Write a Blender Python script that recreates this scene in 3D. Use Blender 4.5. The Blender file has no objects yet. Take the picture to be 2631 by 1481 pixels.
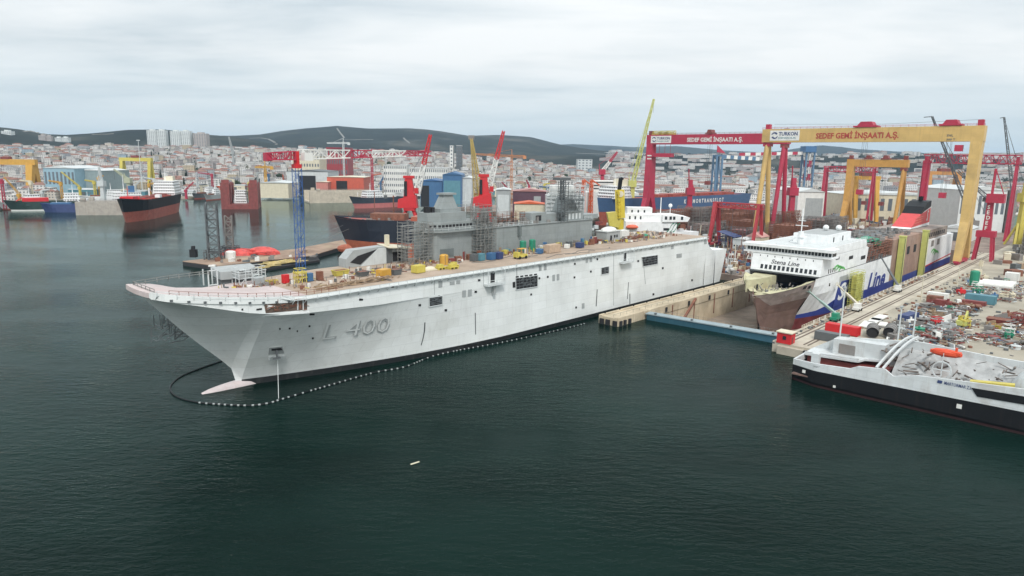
import bpy, math, random
from mathutils import Vector, Matrix
random.seed(7)
SC = bpy.context.scene
COL = SC.collection
R = math.radians
# ---------------------------------------------------------------- camera
CAM_H, F_PX, W_PX, H_PX = 56.0, 1754.0, 2631.0, 1481.0
PITCH, ROLL = R(10.701), R(0.93)
cam_d = bpy.data.cameras.new('camera'); cam = bpy.data.objects.new('camera', cam_d); COL.objects.link(cam)
cam_d.sensor_width = 36.0; cam_d.lens = 36.0*F_PX/W_PX
cam_d.clip_start = 1.0; cam_d.clip_end = 40000.0
cam.matrix_world = Matrix.Translation((0, 0, CAM_H)) @ Matrix.Rotation(R(90)-PITCH, 4, 'X') @ Matrix.Rotation(ROLL, 4, 'Z')
SC.camera = cam
# ---------------------------------------------------------------- world, sun, exposure
SUN_EL, SUN_AZ = R(48), R(172)          # azimuth clockwise from +Y: the sun stands behind the camera
w = bpy.data.worlds.new('World'); SC.world = w; w.use_nodes = True
def build_world():
    nt = w.node_tree; N = nt.nodes; L = nt.links; N.clear()
    out = N.new('ShaderNodeOutputWorld'); bg = N.new('ShaderNodeBackground')
    sky = N.new('ShaderNodeTexSky'); sky.sky_type = 'NISHITA'; sky.sun_disc = False
    sky.sun_elevation = SUN_EL; sky.sun_rotation = SUN_AZ
    sky.air_density = 1.0; sky.dust_density = 2.0
    tc = N.new('ShaderNodeTexCoord'); sep = N.new('ShaderNodeSeparateXYZ'); L.new(tc.outputs['Generated'], sep.inputs[0])
    def m(op, a, b=None, c=None):
        n = N.new('ShaderNodeMath'); n.operation = op
        for i, v in enumerate((a, b, c)):
            if v is None: continue
            if isinstance(v, (int, float)): n.inputs[i].default_value = v
            else: L.new(v, n.inputs[i])
        return n.outputs[0]
    zc = m('MAXIMUM', sep.outputs[2], 0.0)
    den = m('ADD', zc, 0.09)
    cx = m('DIVIDE', sep.outputs[0], den); cy = m('DIVIDE', sep.outputs[1], den)
    comb = N.new('ShaderNodeCombineXYZ'); L.new(cx, comb.inputs[0]); L.new(cy, comb.inputs[1])
    def noise(sc, det, off, dist=0.4):
        mp = N.new('ShaderNodeMapping'); mp.inputs['Location'].default_value = (off, off*.7, off*.3)
        mp.inputs['Scale'].default_value = (0.8, 1.5, 1)
        L.new(comb.outputs[0], mp.inputs[0])
        n = N.new('ShaderNodeTexNoise'); n.inputs['Scale'].default_value = sc; n.inputs['Detail'].default_value = det
        n.inputs['Roughness'].default_value = 0.55; n.inputs['Distortion'].default_value = dist
        L.new(mp.outputs[0], n.inputs['Vector']); return n.outputs['Fac']
    big = noise(0.38, 5, 3.1); fine = noise(1.3, 6, 11.0)
    mixv = m('ADD', m('MULTIPLY', big, 0.7), m('MULTIPLY', fine, 0.3))
    ramp = N.new('ShaderNodeValToRGB')
    e = ramp.color_ramp.elements
    e[0].position = 0.40; e[0].color = (0.61, 0.68, 0.72, 1)
    e[1].position = 0.60; e[1].color = (0.92, 0.94, 0.94, 1)
    k = e.new(0.48); k.color = (0.76, 0.81, 0.83, 1)
    L.new(mixv, ramp.inputs[0])
    # the low horizon band is paler and bluer than the cloud deck overhead
    hz = N.new('ShaderNodeMapRange'); hz.inputs[1].default_value = 0.0; hz.inputs[2].default_value = 0.13; L.new(zc, hz.inputs[0])
    mx = N.new('ShaderNodeMix'); mx.data_type = 'RGBA'
    L.new(hz.outputs[0], mx.inputs['Factor']); mx.inputs['A'].default_value = (0.74, 0.86, 0.92, 1); L.new(ramp.outputs[0], mx.inputs['B'])
    # overcast law: the cloud deck is brighter towards the zenith
    gain = m('MULTIPLY_ADD', zc, 0.9, 0.97)
    cl = N.new('ShaderNodeVectorMath'); cl.operation = 'SCALE'; L.new(mx.outputs['Result'], cl.inputs[0]); L.new(gain, cl.inputs['Scale'])
    sk = N.new('ShaderNodeVectorMath'); sk.operation = 'SCALE'; L.new(sky.outputs[0], sk.inputs[0]); sk.inputs['Scale'].default_value = .6
    cl2 = N.new('ShaderNodeVectorMath'); cl2.operation = 'SCALE'; L.new(cl.outputs[0], cl2.inputs[0]); cl2.inputs['Scale'].default_value = .58/0.1
    fin = N.new('ShaderNodeMix'); fin.data_type = 'RGBA'; fin.inputs['Factor'].default_value = 0.93
    L.new(sk.outputs[0], fin.inputs['A']); L.new(cl2.outputs[0], fin.inputs['B'])
    L.new(fin.outputs['Result'], bg.inputs['Color']); bg.inputs['Strength'].default_value = 0.1
    L.new(bg.outputs[0], out.inputs[0])
build_world()
sun_d = bpy.data.lights.new('sun', 'SUN'); sun_d.energy = 1.5; sun_d.angle = R(12); sun_d.color = (1.0, 0.965, 0.92)
sun = bpy.data.objects.new('sun', sun_d); COL.objects.link(sun)
sun.rotation_euler = (R(90)-SUN_EL, 0, math.pi-SUN_AZ)
SC.view_settings.view_transform = 'Standard'; SC.view_settings.look = 'None'
SC.view_settings.exposure = 0.80; SC.view_settings.gamma = 1.0
SC.cycles.volume_bounces = 0; SC.cycles.max_bounces = 6; SC.cycles.volume_max_steps = 64

# ---------------------------------------------------------------- survey helpers: the photo's sight lines, used to find where things stand
cP, sP, cR, sR = math.cos(PITCH), math.sin(PITCH), math.cos(ROLL), math.sin(ROLL)
EYE = Vector((0, 0, CAM_H))
def ray(u, v):
    a, b = u-W_PX/2, v-H_PX/2
    a, b = a*cR+b*sR, -a*sR+b*cR
    return Vector((a, F_PX*cP-b*sP, -(b*cP+F_PX*sP)))
def P(u, v, z=0.0):
    r = ray(u, v); return EYE + r*((z-CAM_H)/r.z)
def D(u, v, y):
    r = ray(u, v); return EYE + r*(y/r.y)
# yard frame: s runs from the warship's stem to its stern along the quays, t points away from the camera
AD = R(46.9); O3 = Vector((-55.1, 150.4, 0))
DS = Vector((math.cos(AD), math.sin(AD), 0)); DT = Vector((-math.sin(AD), math.cos(AD), 0))
def T(u, v, t):
    r = ray(u, v); k = (t-(EYE-O3).dot(DT))/r.dot(DT); p = EYE+r*k; return ((p-O3).dot(DS), p.z)
def TS(u, v, s):
    r = ray(u, v); k = (s-(EYE-O3).dot(DS))/r.dot(DS); p = EYE+r*k; return ((p-O3).dot(DT), p.z)
def S(u, v, z):
    p = P(u, v, z)-O3; return (p.dot(DS), p.dot(DT))
def SW(s, t, z=0.0): return O3+DS*s+DT*t+Vector((0, 0, z))

# ---------------------------------------------------------------- mesh helpers
OFF = {}
class MB:
    def __init__(s): s.v = []; s.f = []; s.m = []; s.cur = 0
    def mi(s, i): s.cur = i; return s
    def face(s, pts):
        n = len(s.v); s.v += [tuple(p) for p in pts]; s.f.append(list(range(n, n+len(pts)))); s.m.append(s.cur)
    def hexa(s, b, t):
        n = len(s.v); s.v += [tuple(p) for p in b]+[tuple(p) for p in t]
        for q in ((3,2,1,0),(4,5,6,7),(0,1,5,4),(1,2,6,5),(2,3,7,6),(3,0,4,7)):
            s.f.append([n+i for i in q]); s.m.append(s.cur)
        return s
    def box(s, x0, x1, y0, y1, z0, z1):
        if x1 < x0: x0, x1 = x1, x0
        if y1 < y0: y0, y1 = y1, y0
        return s.hexa([(x0,y0,z0),(x1,y0,z0),(x1,y1,z0),(x0,y1,z0)], [(x0,y0,z1),(x1,y0,z1),(x1,y1,z1),(x0,y1,z1)])
    def obox(s, c, sz, yaw=0.0):
        a, b = math.cos(yaw), math.sin(yaw); hx, hy = sz[0]/2, sz[1]/2
        q = [(c[0]+x*a-y*b, c[1]+x*b+y*a) for x, y in ((-hx,-hy),(hx,-hy),(hx,hy),(-hx,hy))]
        return s.hexa([(x,y,c[2]) for x, y in q], [(x,y,c[2]+sz[2]) for x, y in q])
    def prism(s, pts, vec):
        a = [Vector(p) for p in pts]; b = [p+Vector(vec) for p in a]; n = len(s.v); k = len(a)
        s.v += [tuple(p) for p in a+b]
        s.f.append(list(range(k-1,-1,-1)) and [n+i for i in range(k-1,-1,-1)]); s.m.append(s.cur)
        s.f.append([n+k+i for i in range(k)]); s.m.append(s.cur)
        for i in range(k):
            j = (i+1) % k; s.f.append([n+i,n+j,n+k+j,n+k+i]); s.m.append(s.cur)
        return s
    def tube(s, p, q, r, n=6, r2=None, cap=True):
        p, q = Vector(p), Vector(q); d = q-p
        if d.length < 1e-6: return s
        d.normalize(); a = d.orthogonal().normalized(); b = d.cross(a); r2 = r if r2 is None else r2; k = len(s.v)
        for c, rr in ((p, r), (q, r2)):
            for i in range(n):
                an = 2*math.pi*i/n; s.v.append(tuple(c+(a*math.cos(an)+b*math.sin(an))*rr))
        for i in range(n):
            j = (i+1) % n; s.f.append([k+i,k+j,k+n+j,k+n+i]); s.m.append(s.cur)
        if cap:
            s.f.append([k+i for i in range(n-1,-1,-1)]); s.f.append([k+n+i for i in range(n)]); s.m += [s.cur, s.cur]
        return s
    def beam(s, p, q, w, h=None, up=(0,0,1)):
        p, q = Vector(p), Vector(q); d = (q-p)
        if d.length < 1e-6: return s
        d.normalize(); up = Vector(up)
        if abs(d.dot(up)) > .98: up = Vector((1,0,0)) if abs(d.x) < .9 else Vector((0,1,0))
        a = d.cross(up).normalized()*(w/2); b = a.cross(d).normalized()*((h or w)/2)
        return s.hexa([p-a-b,p+a-b,p+a+b,p-a+b], [q-a-b,q+a-b,q+a+b,q-a+b])
    def taper(s, p, q, w0, h0, w1, h1, side=(1,0,0)):
        p, q = Vector(p), Vector(q); d = (q-p).normalized(); a = Vector(side); a = (a-d*a.dot(d)).normalized(); b = d.cross(a)
        f = lambda c, w, h: [c-a*w/2-b*h/2, c+a*w/2-b*h/2, c+a*w/2+b*h/2, c-a*w/2+b*h/2]
        return s.hexa(f(p,w0,h0), f(q,w1,h1))
    def path(s, pts, r, n=5):
        for a, b in zip(pts[:-1], pts[1:]): s.tube(a, b, r, n)
        return s
    def lattice(s, p, q, w0, w1, n, r, rd=None, side=None, cols=None):
        p, q = Vector(p), Vector(q); d = (q-p).normalized()
        a = Vector(side) if side else d.orthogonal(); a = (a-d*a.dot(d)).normalized(); b = d.cross(a); rd = rd or r*.6
        ring = []
        for i in range(n+1):
            f = i/n; c = p.lerp(q, f); h = (w0+(w1-w0)*f)/2
            ring.append([c+a*h+b*h, c-a*h+b*h, c-a*h-b*h, c+a*h-b*h])
        for i in range(n):
            if cols: s.cur = cols[int(i*len(cols)/n)]
            for j in range(4):
                k = (j+1) % 4
                s.beam(ring[i][j], ring[i+1][j], r*2)
                s.beam(ring[i][j], ring[i][k], rd*2)
                if (i+j) % 2: s.beam(ring[i][j], ring[i+1][k], rd*2)
                else: s.beam(ring[i][k], ring[i+1][j], rd*2)
        return s
    def grid(s, rows, mats=None, close=False):
        n = len(s.v); w = len(rows[0])
        for r in rows: s.v += [tuple(p) for p in r]
        for i in range(len(rows)-1):
            for j in range(w-1):
                s.f.append([n+i*w+j, n+i*w+j+1, n+(i+1)*w+j+1, n+(i+1)*w+j]); s.m.append(s.cur if mats is None else mats(i, j))
        return s
    def ball(s, c, rx, ry=None, rz=None, n=8, m=5, lo=-1.0):
        ry = ry or rx; rz = rz or rx; c = Vector(c); rows = []
        for i in range(m+1):
            th = math.asin(lo)+(math.pi/2-math.asin(lo))*i/m
            rows.append([c+Vector((rx*math.cos(th)*math.cos(2*math.pi*j/n), ry*math.cos(th)*math.sin(2*math.pi*j/n), rz*math.sin(th))) for j in range(n+1)])
        return s.grid(rows)
    def build(s, name, mats, parent=None, smooth=False, off=None):
        me = bpy.data.meshes.new(name)
        o = Vector(off) if off is not None else Vector((0,0,0))
        if off is None and parent is not None:
            p = parent
            while p.parent: p = p.parent
            o = OFF.get(p.name, o)
        me.from_pydata([(a[0]-o.x, a[1]-o.y, a[2]-o.z) for a in s.v], [], s.f)
        if not isinstance(mats, (list, tuple)): mats = [mats]
        for m_ in mats: me.materials.append(m_)
        if len(mats) > 1: me.polygons.foreach_set('material_index', s.m)
        if smooth: me.polygons.foreach_set('use_smooth', [True]*len(me.polygons))
        me.update()
        ob = bpy.data.objects.new(name, me); COL.objects.link(ob)
        if parent: ob.parent = parent
        return ob
def tag(o, label, cat, group=None):
    o['label'] = label; o['category'] = cat
    if group: o['group'] = group
    return o
def struct(o, kind='structure'): o['kind'] = kind; return o
def thing(name, label, cat, at=(0,0,0), group=None, yard=False, rot=0.0):
    """an Empty at a thing's base; its parts are authored in the frame's own absolute coordinates (yard: s,t,z)"""
    o = bpy.data.objects.new(name, None); COL.objects.link(o); o.empty_display_size = 1
    if yard: o.location = SW(*at); o.rotation_euler = (0, 0, AD)
    else: o.location = at; o.rotation_euler = (0, 0, rot)
    OFF[o.name] = Vector(at) if rot == 0.0 else Vector((0,0,0))
    return tag(o, label, cat, group)
def solo(name, mb, mats, label, cat, at=(0,0,0), group=None, yard=False, rot=0.0, smooth=False):
    o = mb.build(name, mats, None, smooth, off=at if rot == 0.0 else (0,0,0))
    if yard: o.location = SW(*at); o.rotation_euler = (0, 0, AD)
    else: o.location = at; o.rotation_euler = (0, 0, rot)
    return tag(o, label, cat, group)
def dup(root, loc, rotz=None, label=None, group=None, color=None):
    r = root.copy(); COL.objects.link(r); r.location = loc
    if rotz is not None: r.rotation_euler = (0, 0, rotz)
    if label: r['label'] = label
    if group: r['group'] = group
    if color: r.color = color
    for ch in list(root.children):
        c = ch.copy(); COL.objects.link(c); c.parent = r
        if color: c.color = color
        for g in ch.children:
            d_ = g.copy(); COL.objects.link(d_); d_.parent = c
            if color: d_.color = color
    return r
def text_mesh(txt, width, height, bold=0.0, shear=0.0):
    cu = bpy.data.curves.new('lettering', 'FONT'); cu.body = txt; cu.size = 1; cu.offset = bold; cu.shear = shear; cu.resolution_u = 2
    o = bpy.data.objects.new('lettering', cu); COL.objects.link(o)
    dg = bpy.context.evaluated_depsgraph_get(); me = bpy.data.meshes.new_from_object(o.evaluated_get(dg))
    bpy.data.objects.remove(o)
    xs = [v.co.x for v in me.vertices]; ys = [v.co.y for v in me.vertices]
    sx = width/(max(xs)-min(xs)); sy = height/(max(ys)-min(ys))
    pts = [((v.co.x-min(xs))*sx, (v.co.y-min(ys))*sy) for v in me.vertices]
    return pts, [list(p.vertices) for p in me.polygons]
def text(txt, parent, m_, org, xd, yd, width, height, bold=0.02, shear=0.0, name='lettering', fn=None):
    pts, fs = text_mesh(txt, width, height, bold, shear); mb = MB(); org = Vector(org); xd = Vector(xd); yd = Vector(yd)
    mb.v = [tuple(fn(a, b)) if fn else tuple(org+xd*a+yd*b) for a, b in pts]; mb.f = fs; mb.m = [0]*len(fs)
    return mb.build(name, m_, parent)

# ---------------------------------------------------------------- materials
MATS = {}
def mat(name, col, rough=.6, var=.14, sc=.35, streak=0.0, dirt=(.20,.13,.09), blot=0.0, metal=0.0, bump=0.0, spec=.4, objcol=False, bands=None, windows=None, plates=None):
    if name in MATS: return MATS[name]
    m = bpy.data.materials.new(name); m.use_nodes = True; nt = m.node_tree; N = nt.nodes; L = nt.links
    b = N['Principled BSDF']; b.inputs['Roughness'].default_value = rough; b.inputs['Metallic'].default_value = metal
    b.inputs['Specular IOR Level'].default_value = spec
    tc = N.new('ShaderNodeTexCoord')
    def noise(scale, det, vec=(1,1,1)):
        mp = N.new('ShaderNodeMapping'); mp.inputs['Scale'].default_value = vec; L.new(tc.outputs['Object'], mp.inputs[0])
        n = N.new('ShaderNodeTexNoise'); n.inputs['Scale'].default_value = scale; n.inputs['Detail'].default_value = det; n.inputs['Roughness'].default_value = .6
        L.new(mp.outputs[0], n.inputs['Vector']); return n.outputs['Fac']
    def mr(src, a, b_, c, d):
        n = N.new('ShaderNodeMapRange'); L.new(src, n.inputs[0])
        for i, x in enumerate((a, b_, c, d)): n.inputs[i+1].default_value = x
        return n.outputs[0]
    if objcol: oi = N.new('ShaderNodeObjectInfo'); base = oi.outputs['Color']
    else:
        rgb = N.new('ShaderNodeRGB'); rgb.outputs[0].default_value = (*col, 1); base = rgb.outputs[0]
    n1 = noise(sc, 5)
    sca = N.new('ShaderNodeVectorMath'); sca.operation = 'SCALE'; L.new(base, sca.inputs[0]); L.new(mr(n1, .3, .7, 1-var, 1+var), sca.inputs['Scale'])
    cur = sca.outputs[0]
    def mix(fac, other):
        nonlocal cur
        x = N.new('ShaderNodeMix'); x.data_type = 'RGBA'; L.new(fac, x.inputs['Factor']); L.new(cur, x.inputs['A'])
        if isinstance(other, tuple): x.inputs['B'].default_value = (*other, 1)
        else: L.new(other, x.inputs['B'])
        cur = x.outputs['Result']
    if streak: mix(mr(noise(.9, 4, (1,1,.07)), .55, .78, 0, streak), dirt)
    if blot: mix(mr(noise(sc*.45+.02, 6), .52, .66, 0, blot), dirt)
    if plates:       # (plate length, plate height, seam strength): welded plating, each plate a shade apart
        pl, ph, ps = plates; sp = N.new('ShaderNodeSeparateXYZ'); L.new(tc.outputs['Object'], sp.inputs[0]); ad = N.new('ShaderNodeMath'); L.new(sp.outputs[0], ad.inputs[0]); L.new(sp.outputs[1], ad.inputs[1])
        cb = N.new('ShaderNodeCombineXYZ'); L.new(ad.outputs[0], cb.inputs[0]); L.new(sp.outputs[2], cb.inputs[1]); bk = N.new('ShaderNodeTexBrick'); L.new(cb.outputs[0], bk.inputs['Vector'])
        bk.inputs['Scale'].default_value = 1; bk.inputs['Brick Width'].default_value = pl; bk.inputs['Row Height'].default_value = ph; bk.inputs['Mortar Size'].default_value = .05; bk.inputs['Mortar Smooth'].default_value = .4
        bk.inputs['Color1'].default_value = (1,1,1,1); bk.inputs['Color2'].default_value = (.935,.935,.925,1); bk.inputs['Mortar'].default_value = (1-ps,1-ps,1-ps,1)
        mu = N.new('ShaderNodeMix'); mu.data_type = 'RGBA'; mu.blend_type = 'MULTIPLY'; mu.inputs['Factor'].default_value = 1; L.new(cur, mu.inputs['A']); L.new(bk.outputs['Color'], mu.inputs['B']); cur = mu.outputs['Result']
    if windows:      # (storey height, bay width, glass colour): a grid of panes on the upright faces
        fh, bw, gc = windows
        sp = N.new('ShaderNodeSeparateXYZ'); L.new(tc.outputs['Object'], sp.inputs[0]); sn = N.new('ShaderNodeSeparateXYZ'); L.new(tc.outputs['Normal'], sn.inputs[0])
        def ma(op, a, b2=None):
            n = N.new('ShaderNodeMath'); n.operation = op
            for i, v in enumerate((a, b2)):
                if v is None: continue
                if isinstance(v, (int, float)): n.inputs[i].default_value = v
                else: L.new(v, n.inputs[i])
            return n.outputs[0]
        ax, ay, az = (ma('ABSOLUTE', sn.outputs[i]) for i in range(3))
        wv = ma('ADD', ma('MULTIPLY', sp.outputs[0], ma('GREATER_THAN', ay, .6)), ma('MULTIPLY', sp.outputs[1], ma('GREATER_THAN', ax, .6)))
        fx = ma('FRACT', ma('DIVIDE', ma('ADD', wv, 500.3), bw)); fz = ma('FRACT', ma('DIVIDE', ma('ADD', sp.outputs[2], .2), fh))
        inx = ma('MULTIPLY', ma('GREATER_THAN', fx, .28), ma('LESS_THAN', fx, .74)); inz = ma('MULTIPLY', ma('GREATER_THAN', fz, .36), ma('LESS_THAN', fz, .82))
        fac = ma('MULTIPLY', ma('MULTIPLY', inx, inz), ma('LESS_THAN', az, .5))
        mix(fac, gc)
    L.new(cur, b.inputs['Base Color'])
    if bump:
        bp = N.new('ShaderNodeBump'); bp.inputs['Strength'].default_value = bump; bp.inputs['Distance'].default_value = .3
        L.new(noise(sc*6, 4), bp.inputs['Height']); L.new(bp.outputs[0], b.inputs['Normal'])
    MATS[name] = m; return m
def paint(name, col, **k):
    k.setdefault('rough', .5); k.setdefault('streak', .35); k.setdefault('var', .1); k.setdefault('dirt', tuple(c*.45+.03 for c in col)); return mat(name, col, **k)
white = paint('white_paint', (.74,.75,.75), dirt=(.38,.33,.28)); dark = mat('dark_void', (.018,.018,.02), rough=.85)
glass = mat('window_glass', (.02,.025,.03), rough=.15, spec=.6); rust = mat('rusty_steel', (.20,.085,.055), rough=.85, var=.35, sc=.5, blot=.5, dirt=(.09,.05,.035))
steel = mat('bare_steel', (.20,.19,.18), rough=.7, var=.25, blot=.4, dirt=(.12,.08,.06)); scaf = mat('scaffold_tube', (.20,.20,.19), rough=.6, var=.3)
black = paint('black_paint', (.008,.009,.011), streak=.3, dirt=(.04,.03,.027), rough=.5, spec=.2); crimson = paint('crimson_paint', (.40,.03,.065), plates=(8,2.6,.18), blot=.35); gantry_y = paint('ochre_paint', (.55,.375,.14), sc=.12, plates=(9,2.7,.16), blot=.35)
scarlet = paint('scarlet_paint', (.52,.02,.025)); orange = paint('orange_paint', (.55,.10,.03)); lemon = paint('lemon_paint', (.52,.44,.09)); amber = paint('amber_paint', (.52,.29,.05))
navy = paint('navy_paint', (.035,.055,.15)); blue = paint('blue_paint', (.05,.13,.26)); teal = paint('teal_paint', (.09,.22,.27)); green = paint('green_paint', (.02,.22,.13))
grey = paint('grey_paint', (.32,.34,.34)); dgrey = paint('dark_grey_paint', (.10,.11,.115)); lgrey = paint('light_grey_paint', (.52,.55,.55)); cream = paint('cream_paint', (.60,.55,.42))
boot_red = paint('antifouling_red', (.30,.075,.05), var=.25, streak=.5, dirt=(.33,.22,.18)); redbrown = paint('red_brown_paint', (.20,.05,.045), var=.25); wood = mat('timber', (.28,.20,.13), var=.4, sc=1.2)
conc = mat('quay_concrete', (.42,.38,.31), rough=.9, var=.22, sc=.12, blot=.5, dirt=(.25,.21,.16)); rail_m = mat('rail_steel', (.12,.09,.07), rough=.6)
primer = mat('tan_primer', (.335,.26,.20), rough=.8, var=.2, sc=.15, blot=.6, dirt=(.40,.32,.26)); lime = paint('lime_paint', (.47,.49,.15)); tank_w = paint('tank_white', (.66,.66,.63)); brick = mat('brick_wall', (.33,.12,.08), var=.25)
def each(name, m_, parent, mbs):
    return [b.build(name, m_, parent) for b in mbs]
def bx(*a): return MB().box(*a)
def rails(mb, pts, z, h=1.0, step=3.0, r=.05, rows=2):
    """guard rail along a polyline of (x,y)"""
    for (a, b) in zip(pts[:-1], pts[1:]):
        a = Vector((*a, z)); b = Vector((*b, z)); n = max(1, int((b-a).length/step))
        for i in range(n+1): q = a.lerp(b, i/n); mb.beam(q, q+Vector((0,0,h)), r*2)
        for k in range(rows): mb.beam(a+Vector((0,0,h*(k+1)/rows)), b+Vector((0,0,h*(k+1)/rows)), r*2)
    return mb
def scaffold(mb, x0, x1, y0, y1, z0, z1, sx=2.2, sz=2.0, r=.06, planks=True, jit=0.0, seed=1):
    rg = random.Random(seed); nx = max(1, round((x1-x0)/sx)); ny = max(1, round((y1-y0)/sx)); nz = max(1, round((z1-z0)/sz))
    X = [x0+(x1-x0)*i/nx for i in range(nx+1)]; Y = [y0+(y1-y0)*i/ny for i in range(ny+1)]; Z = [z0+(z1-z0)*i/nz for i in range(nz+1)]
    for x in X:
        for y in (Y[0], Y[-1]): mb.beam((x,y,z0),(x,y,z1+rg.uniform(0,1.2)*jit+.4), r*2)
    for y in Y[1:-1]:
        for x in (X[0], X[-1]): mb.beam((x,y,z0),(x,y,z1+.4), r*2)
    for z in Z[1:]:
        for y in (Y[0],Y[-1]):
            mb.beam((x0-.3,y,z),(x1+.3,y,z), r*2); mb.beam((x0,y,z+1),(x1,y,z+1), r*1.6)
        for x in (X[0],X[-1]): mb.beam((x,y0-.3,z),(x,y1+.3,z), r*2); mb.beam((x,y0,z+1),(x,y1,z+1), r*1.6)
        if planks:
            for i in range(nx):
                if rg.random() < .75: mb.box(X[i],X[i+1],y0,y0+min(1.0,(y1-y0)*.5),z-.08,z)
                if rg.random() < .5: mb.box(X[i],X[i+1],y1-min(1.0,(y1-y0)*.5),y1,z-.08,z)
    for i in range(nx):
        for k in range(nz):
            if (i+k) % 3 == 0: mb.beam((X[i],y0,Z[k]),(X[i+1],y0,Z[k+1]), r*1.6)
    return mb
# ================================================================ THE SETTING
def water_mat():
    m = bpy.data.materials.new('sea_water'); m.use_nodes = True; nt = m.node_tree; N = nt.nodes; L = nt.links
    N.remove(N['Principled BSDF']); b = N.new('ShaderNodeBsdfDiffuse'); gl = N.new('ShaderNodeBsdfGlossy'); gl.inputs['Roughness'].default_value = .075; gl.inputs['Color'].default_value = (.89,1,.98,1)
    tc = N.new('ShaderNodeTexCoord'); geo = N.new('ShaderNodeNewGeometry')
    def noise(sc, det, vec=(1,1,1), rot=0, rough=.55):
        mp = N.new('ShaderNodeMapping'); mp.inputs['Scale'].default_value = vec; mp.inputs['Rotation'].default_value = (0,0,rot); L.new(geo.outputs['Position'], mp.inputs[0])
        n = N.new('ShaderNodeTexNoise'); n.inputs['Scale'].default_value = sc; n.inputs['Detail'].default_value = det; n.inputs['Roughness'].default_value = rough
        L.new(mp.outputs[0], n.inputs['Vector']); return n.outputs['Fac']
    # harbour water: green with drifting clearer and cloudier patches
    rp = N.new('ShaderNodeValToRGB'); e = rp.color_ramp.elements
    e[0].position = .38; e[0].color = (.0017,.0082,.0064,1); e[1].position = .66; e[1].color = (.0040,.0166,.0134,1)
    L.new(noise(.012, 4, (1,1.6,1)), rp.inputs[0]); L.new(rp.outputs[0], b.inputs['Color'])
    # wind ripples: two crossing trains plus slack patches where they die down
    a = noise(.42, 4, (.55,1.5,1), R(18), .6); c = noise(.95, 3, (.7,1.3,1), R(-25), .6); sl = noise(.016, 3, (1,2.2,1), R(10))
    mr = N.new('ShaderNodeMapRange'); L.new(sl, mr.inputs[0]); mr.inputs[1].default_value=.36; mr.inputs[2].default_value=.62; mr.inputs[3].default_value=.35; mr.inputs[4].default_value=1.15
    ad = N.new('ShaderNodeMath'); ad.operation='MULTIPLY_ADD'; L.new(c, ad.inputs[0]); ad.inputs[1].default_value=.45; L.new(a, ad.inputs[2])
    mu0 = N.new('ShaderNodeMath'); mu0.operation='MULTIPLY'; L.new(ad.outputs[0], mu0.inputs[0]); L.new(mr.outputs[0], mu0.inputs[1])
    # the inner basin behind the moored ships is sheltered and nearly glassy
    sy = N.new('ShaderNodeSeparateXYZ'); L.new(geo.outputs['Position'], sy.inputs[0])
    sh = N.new('ShaderNodeMapRange'); L.new(sy.outputs[1], sh.inputs[0]); sh.inputs[1].default_value=170; sh.inputs[2].default_value=420; sh.inputs[3].default_value=1.0; sh.inputs[4].default_value=.22
    mu = N.new('ShaderNodeMath'); mu.operation='MULTIPLY'; L.new(mu0.outputs[0], mu.inputs[0]); L.new(sh.outputs[0], mu.inputs[1])
    bp = N.new('ShaderNodeBump'); bp.inputs['Strength'].default_value=1.0; bp.inputs['Distance'].default_value=.30
    L.new(mu.outputs[0], bp.inputs['Height']); L.new(bp.outputs[0], gl.inputs['Normal'])
    fr = N.new('ShaderNodeFresnel'); fr.inputs['IOR'].default_value = 1.33; L.new(bp.outputs[0], fr.inputs['Normal'])
    pw = N.new('ShaderNodeMath'); pw.operation = 'POWER'; L.new(fr.outputs[0], pw.inputs[0]); pw.inputs[1].default_value = 1.5
    ms = N.new('ShaderNodeMixShader'); L.new(pw.outputs[0], ms.inputs[0]); L.new(b.outputs[0], ms.inputs[1]); L.new(gl.outputs[0], ms.inputs[2]); L.new(ms.outputs[0], N['Material Output'].inputs[0])
    return m
WATER = water_mat()
def sheet(name, pts, z, m_): 
    mb = MB(); mb.face([SW(s, t, z) for s, t in pts]); return struct(mb.build(name, m_))
QZ, FZ = 3.0, -8.0            # quay level, dry dock floor
wm = MB()                      # the harbour is one sheet with the dry dock and the yard cut out of it
for q in ([(-3500,-3000),(137.6,-3000),(137.6,5000),(-3500,5000)], [(137.6,-14.2),(2600,-14.2),(2600,5000),(137.6,5000)]):
    wm.face([SW(s, t, 0) for s, t in q])
struct(wm.build('water', WATER))
GROUND = mat('yard_ground', (.34,.31,.25), rough=.95, var=.2, sc=.06, blot=.65, dirt=(.22,.195,.155))
DOCKF = mat('dock_floor', (.26,.21,.165), rough=.8, var=.3, sc=.12, blot=.6, dirt=(.14,.105,.085))
def slab(mb, pts, z0, z1): mb.prism([(s, t, z0) for s, t in pts], (0, 0, z1-z0))
y = MB()
slab(y, [(123,-420),(1600,-420),(1600,-72),(130,-72),(130,-78.5),(123,-78.5)], -9, QZ)      # open yard
g = y.build('yard_ground', GROUND, None, off=(0,0,0)); g.location = O3; g.rotation_euler = (0,0,AD); struct(g)
y = MB(); slab(y, [(440,-72),(1600,-72),(1600,420),(430,420),(430,150),(345,150),(345,44),(236,44),(236,-6),(440,-6)], -9, QZ-.004)
g = y.build('shipway_ground', mat('shipway_dirt', (.23,.18,.15), rough=.95, var=.35, sc=.09, blot=.7, dirt=(.12,.085,.075)), None, off=(0,0,0)); g.location = O3; g.rotation_euler = (0,0,AD); struct(g)
y = MB(); y.face([(136,-65,FZ),(441,-65,FZ),(441,-13,FZ),(136,-13,FZ)])
g = y.build('dock_floor', DOCKF, None, off=(0,0,0)); g.location = O3; g.rotation_euler = (0,0,AD); struct(g)

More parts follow.
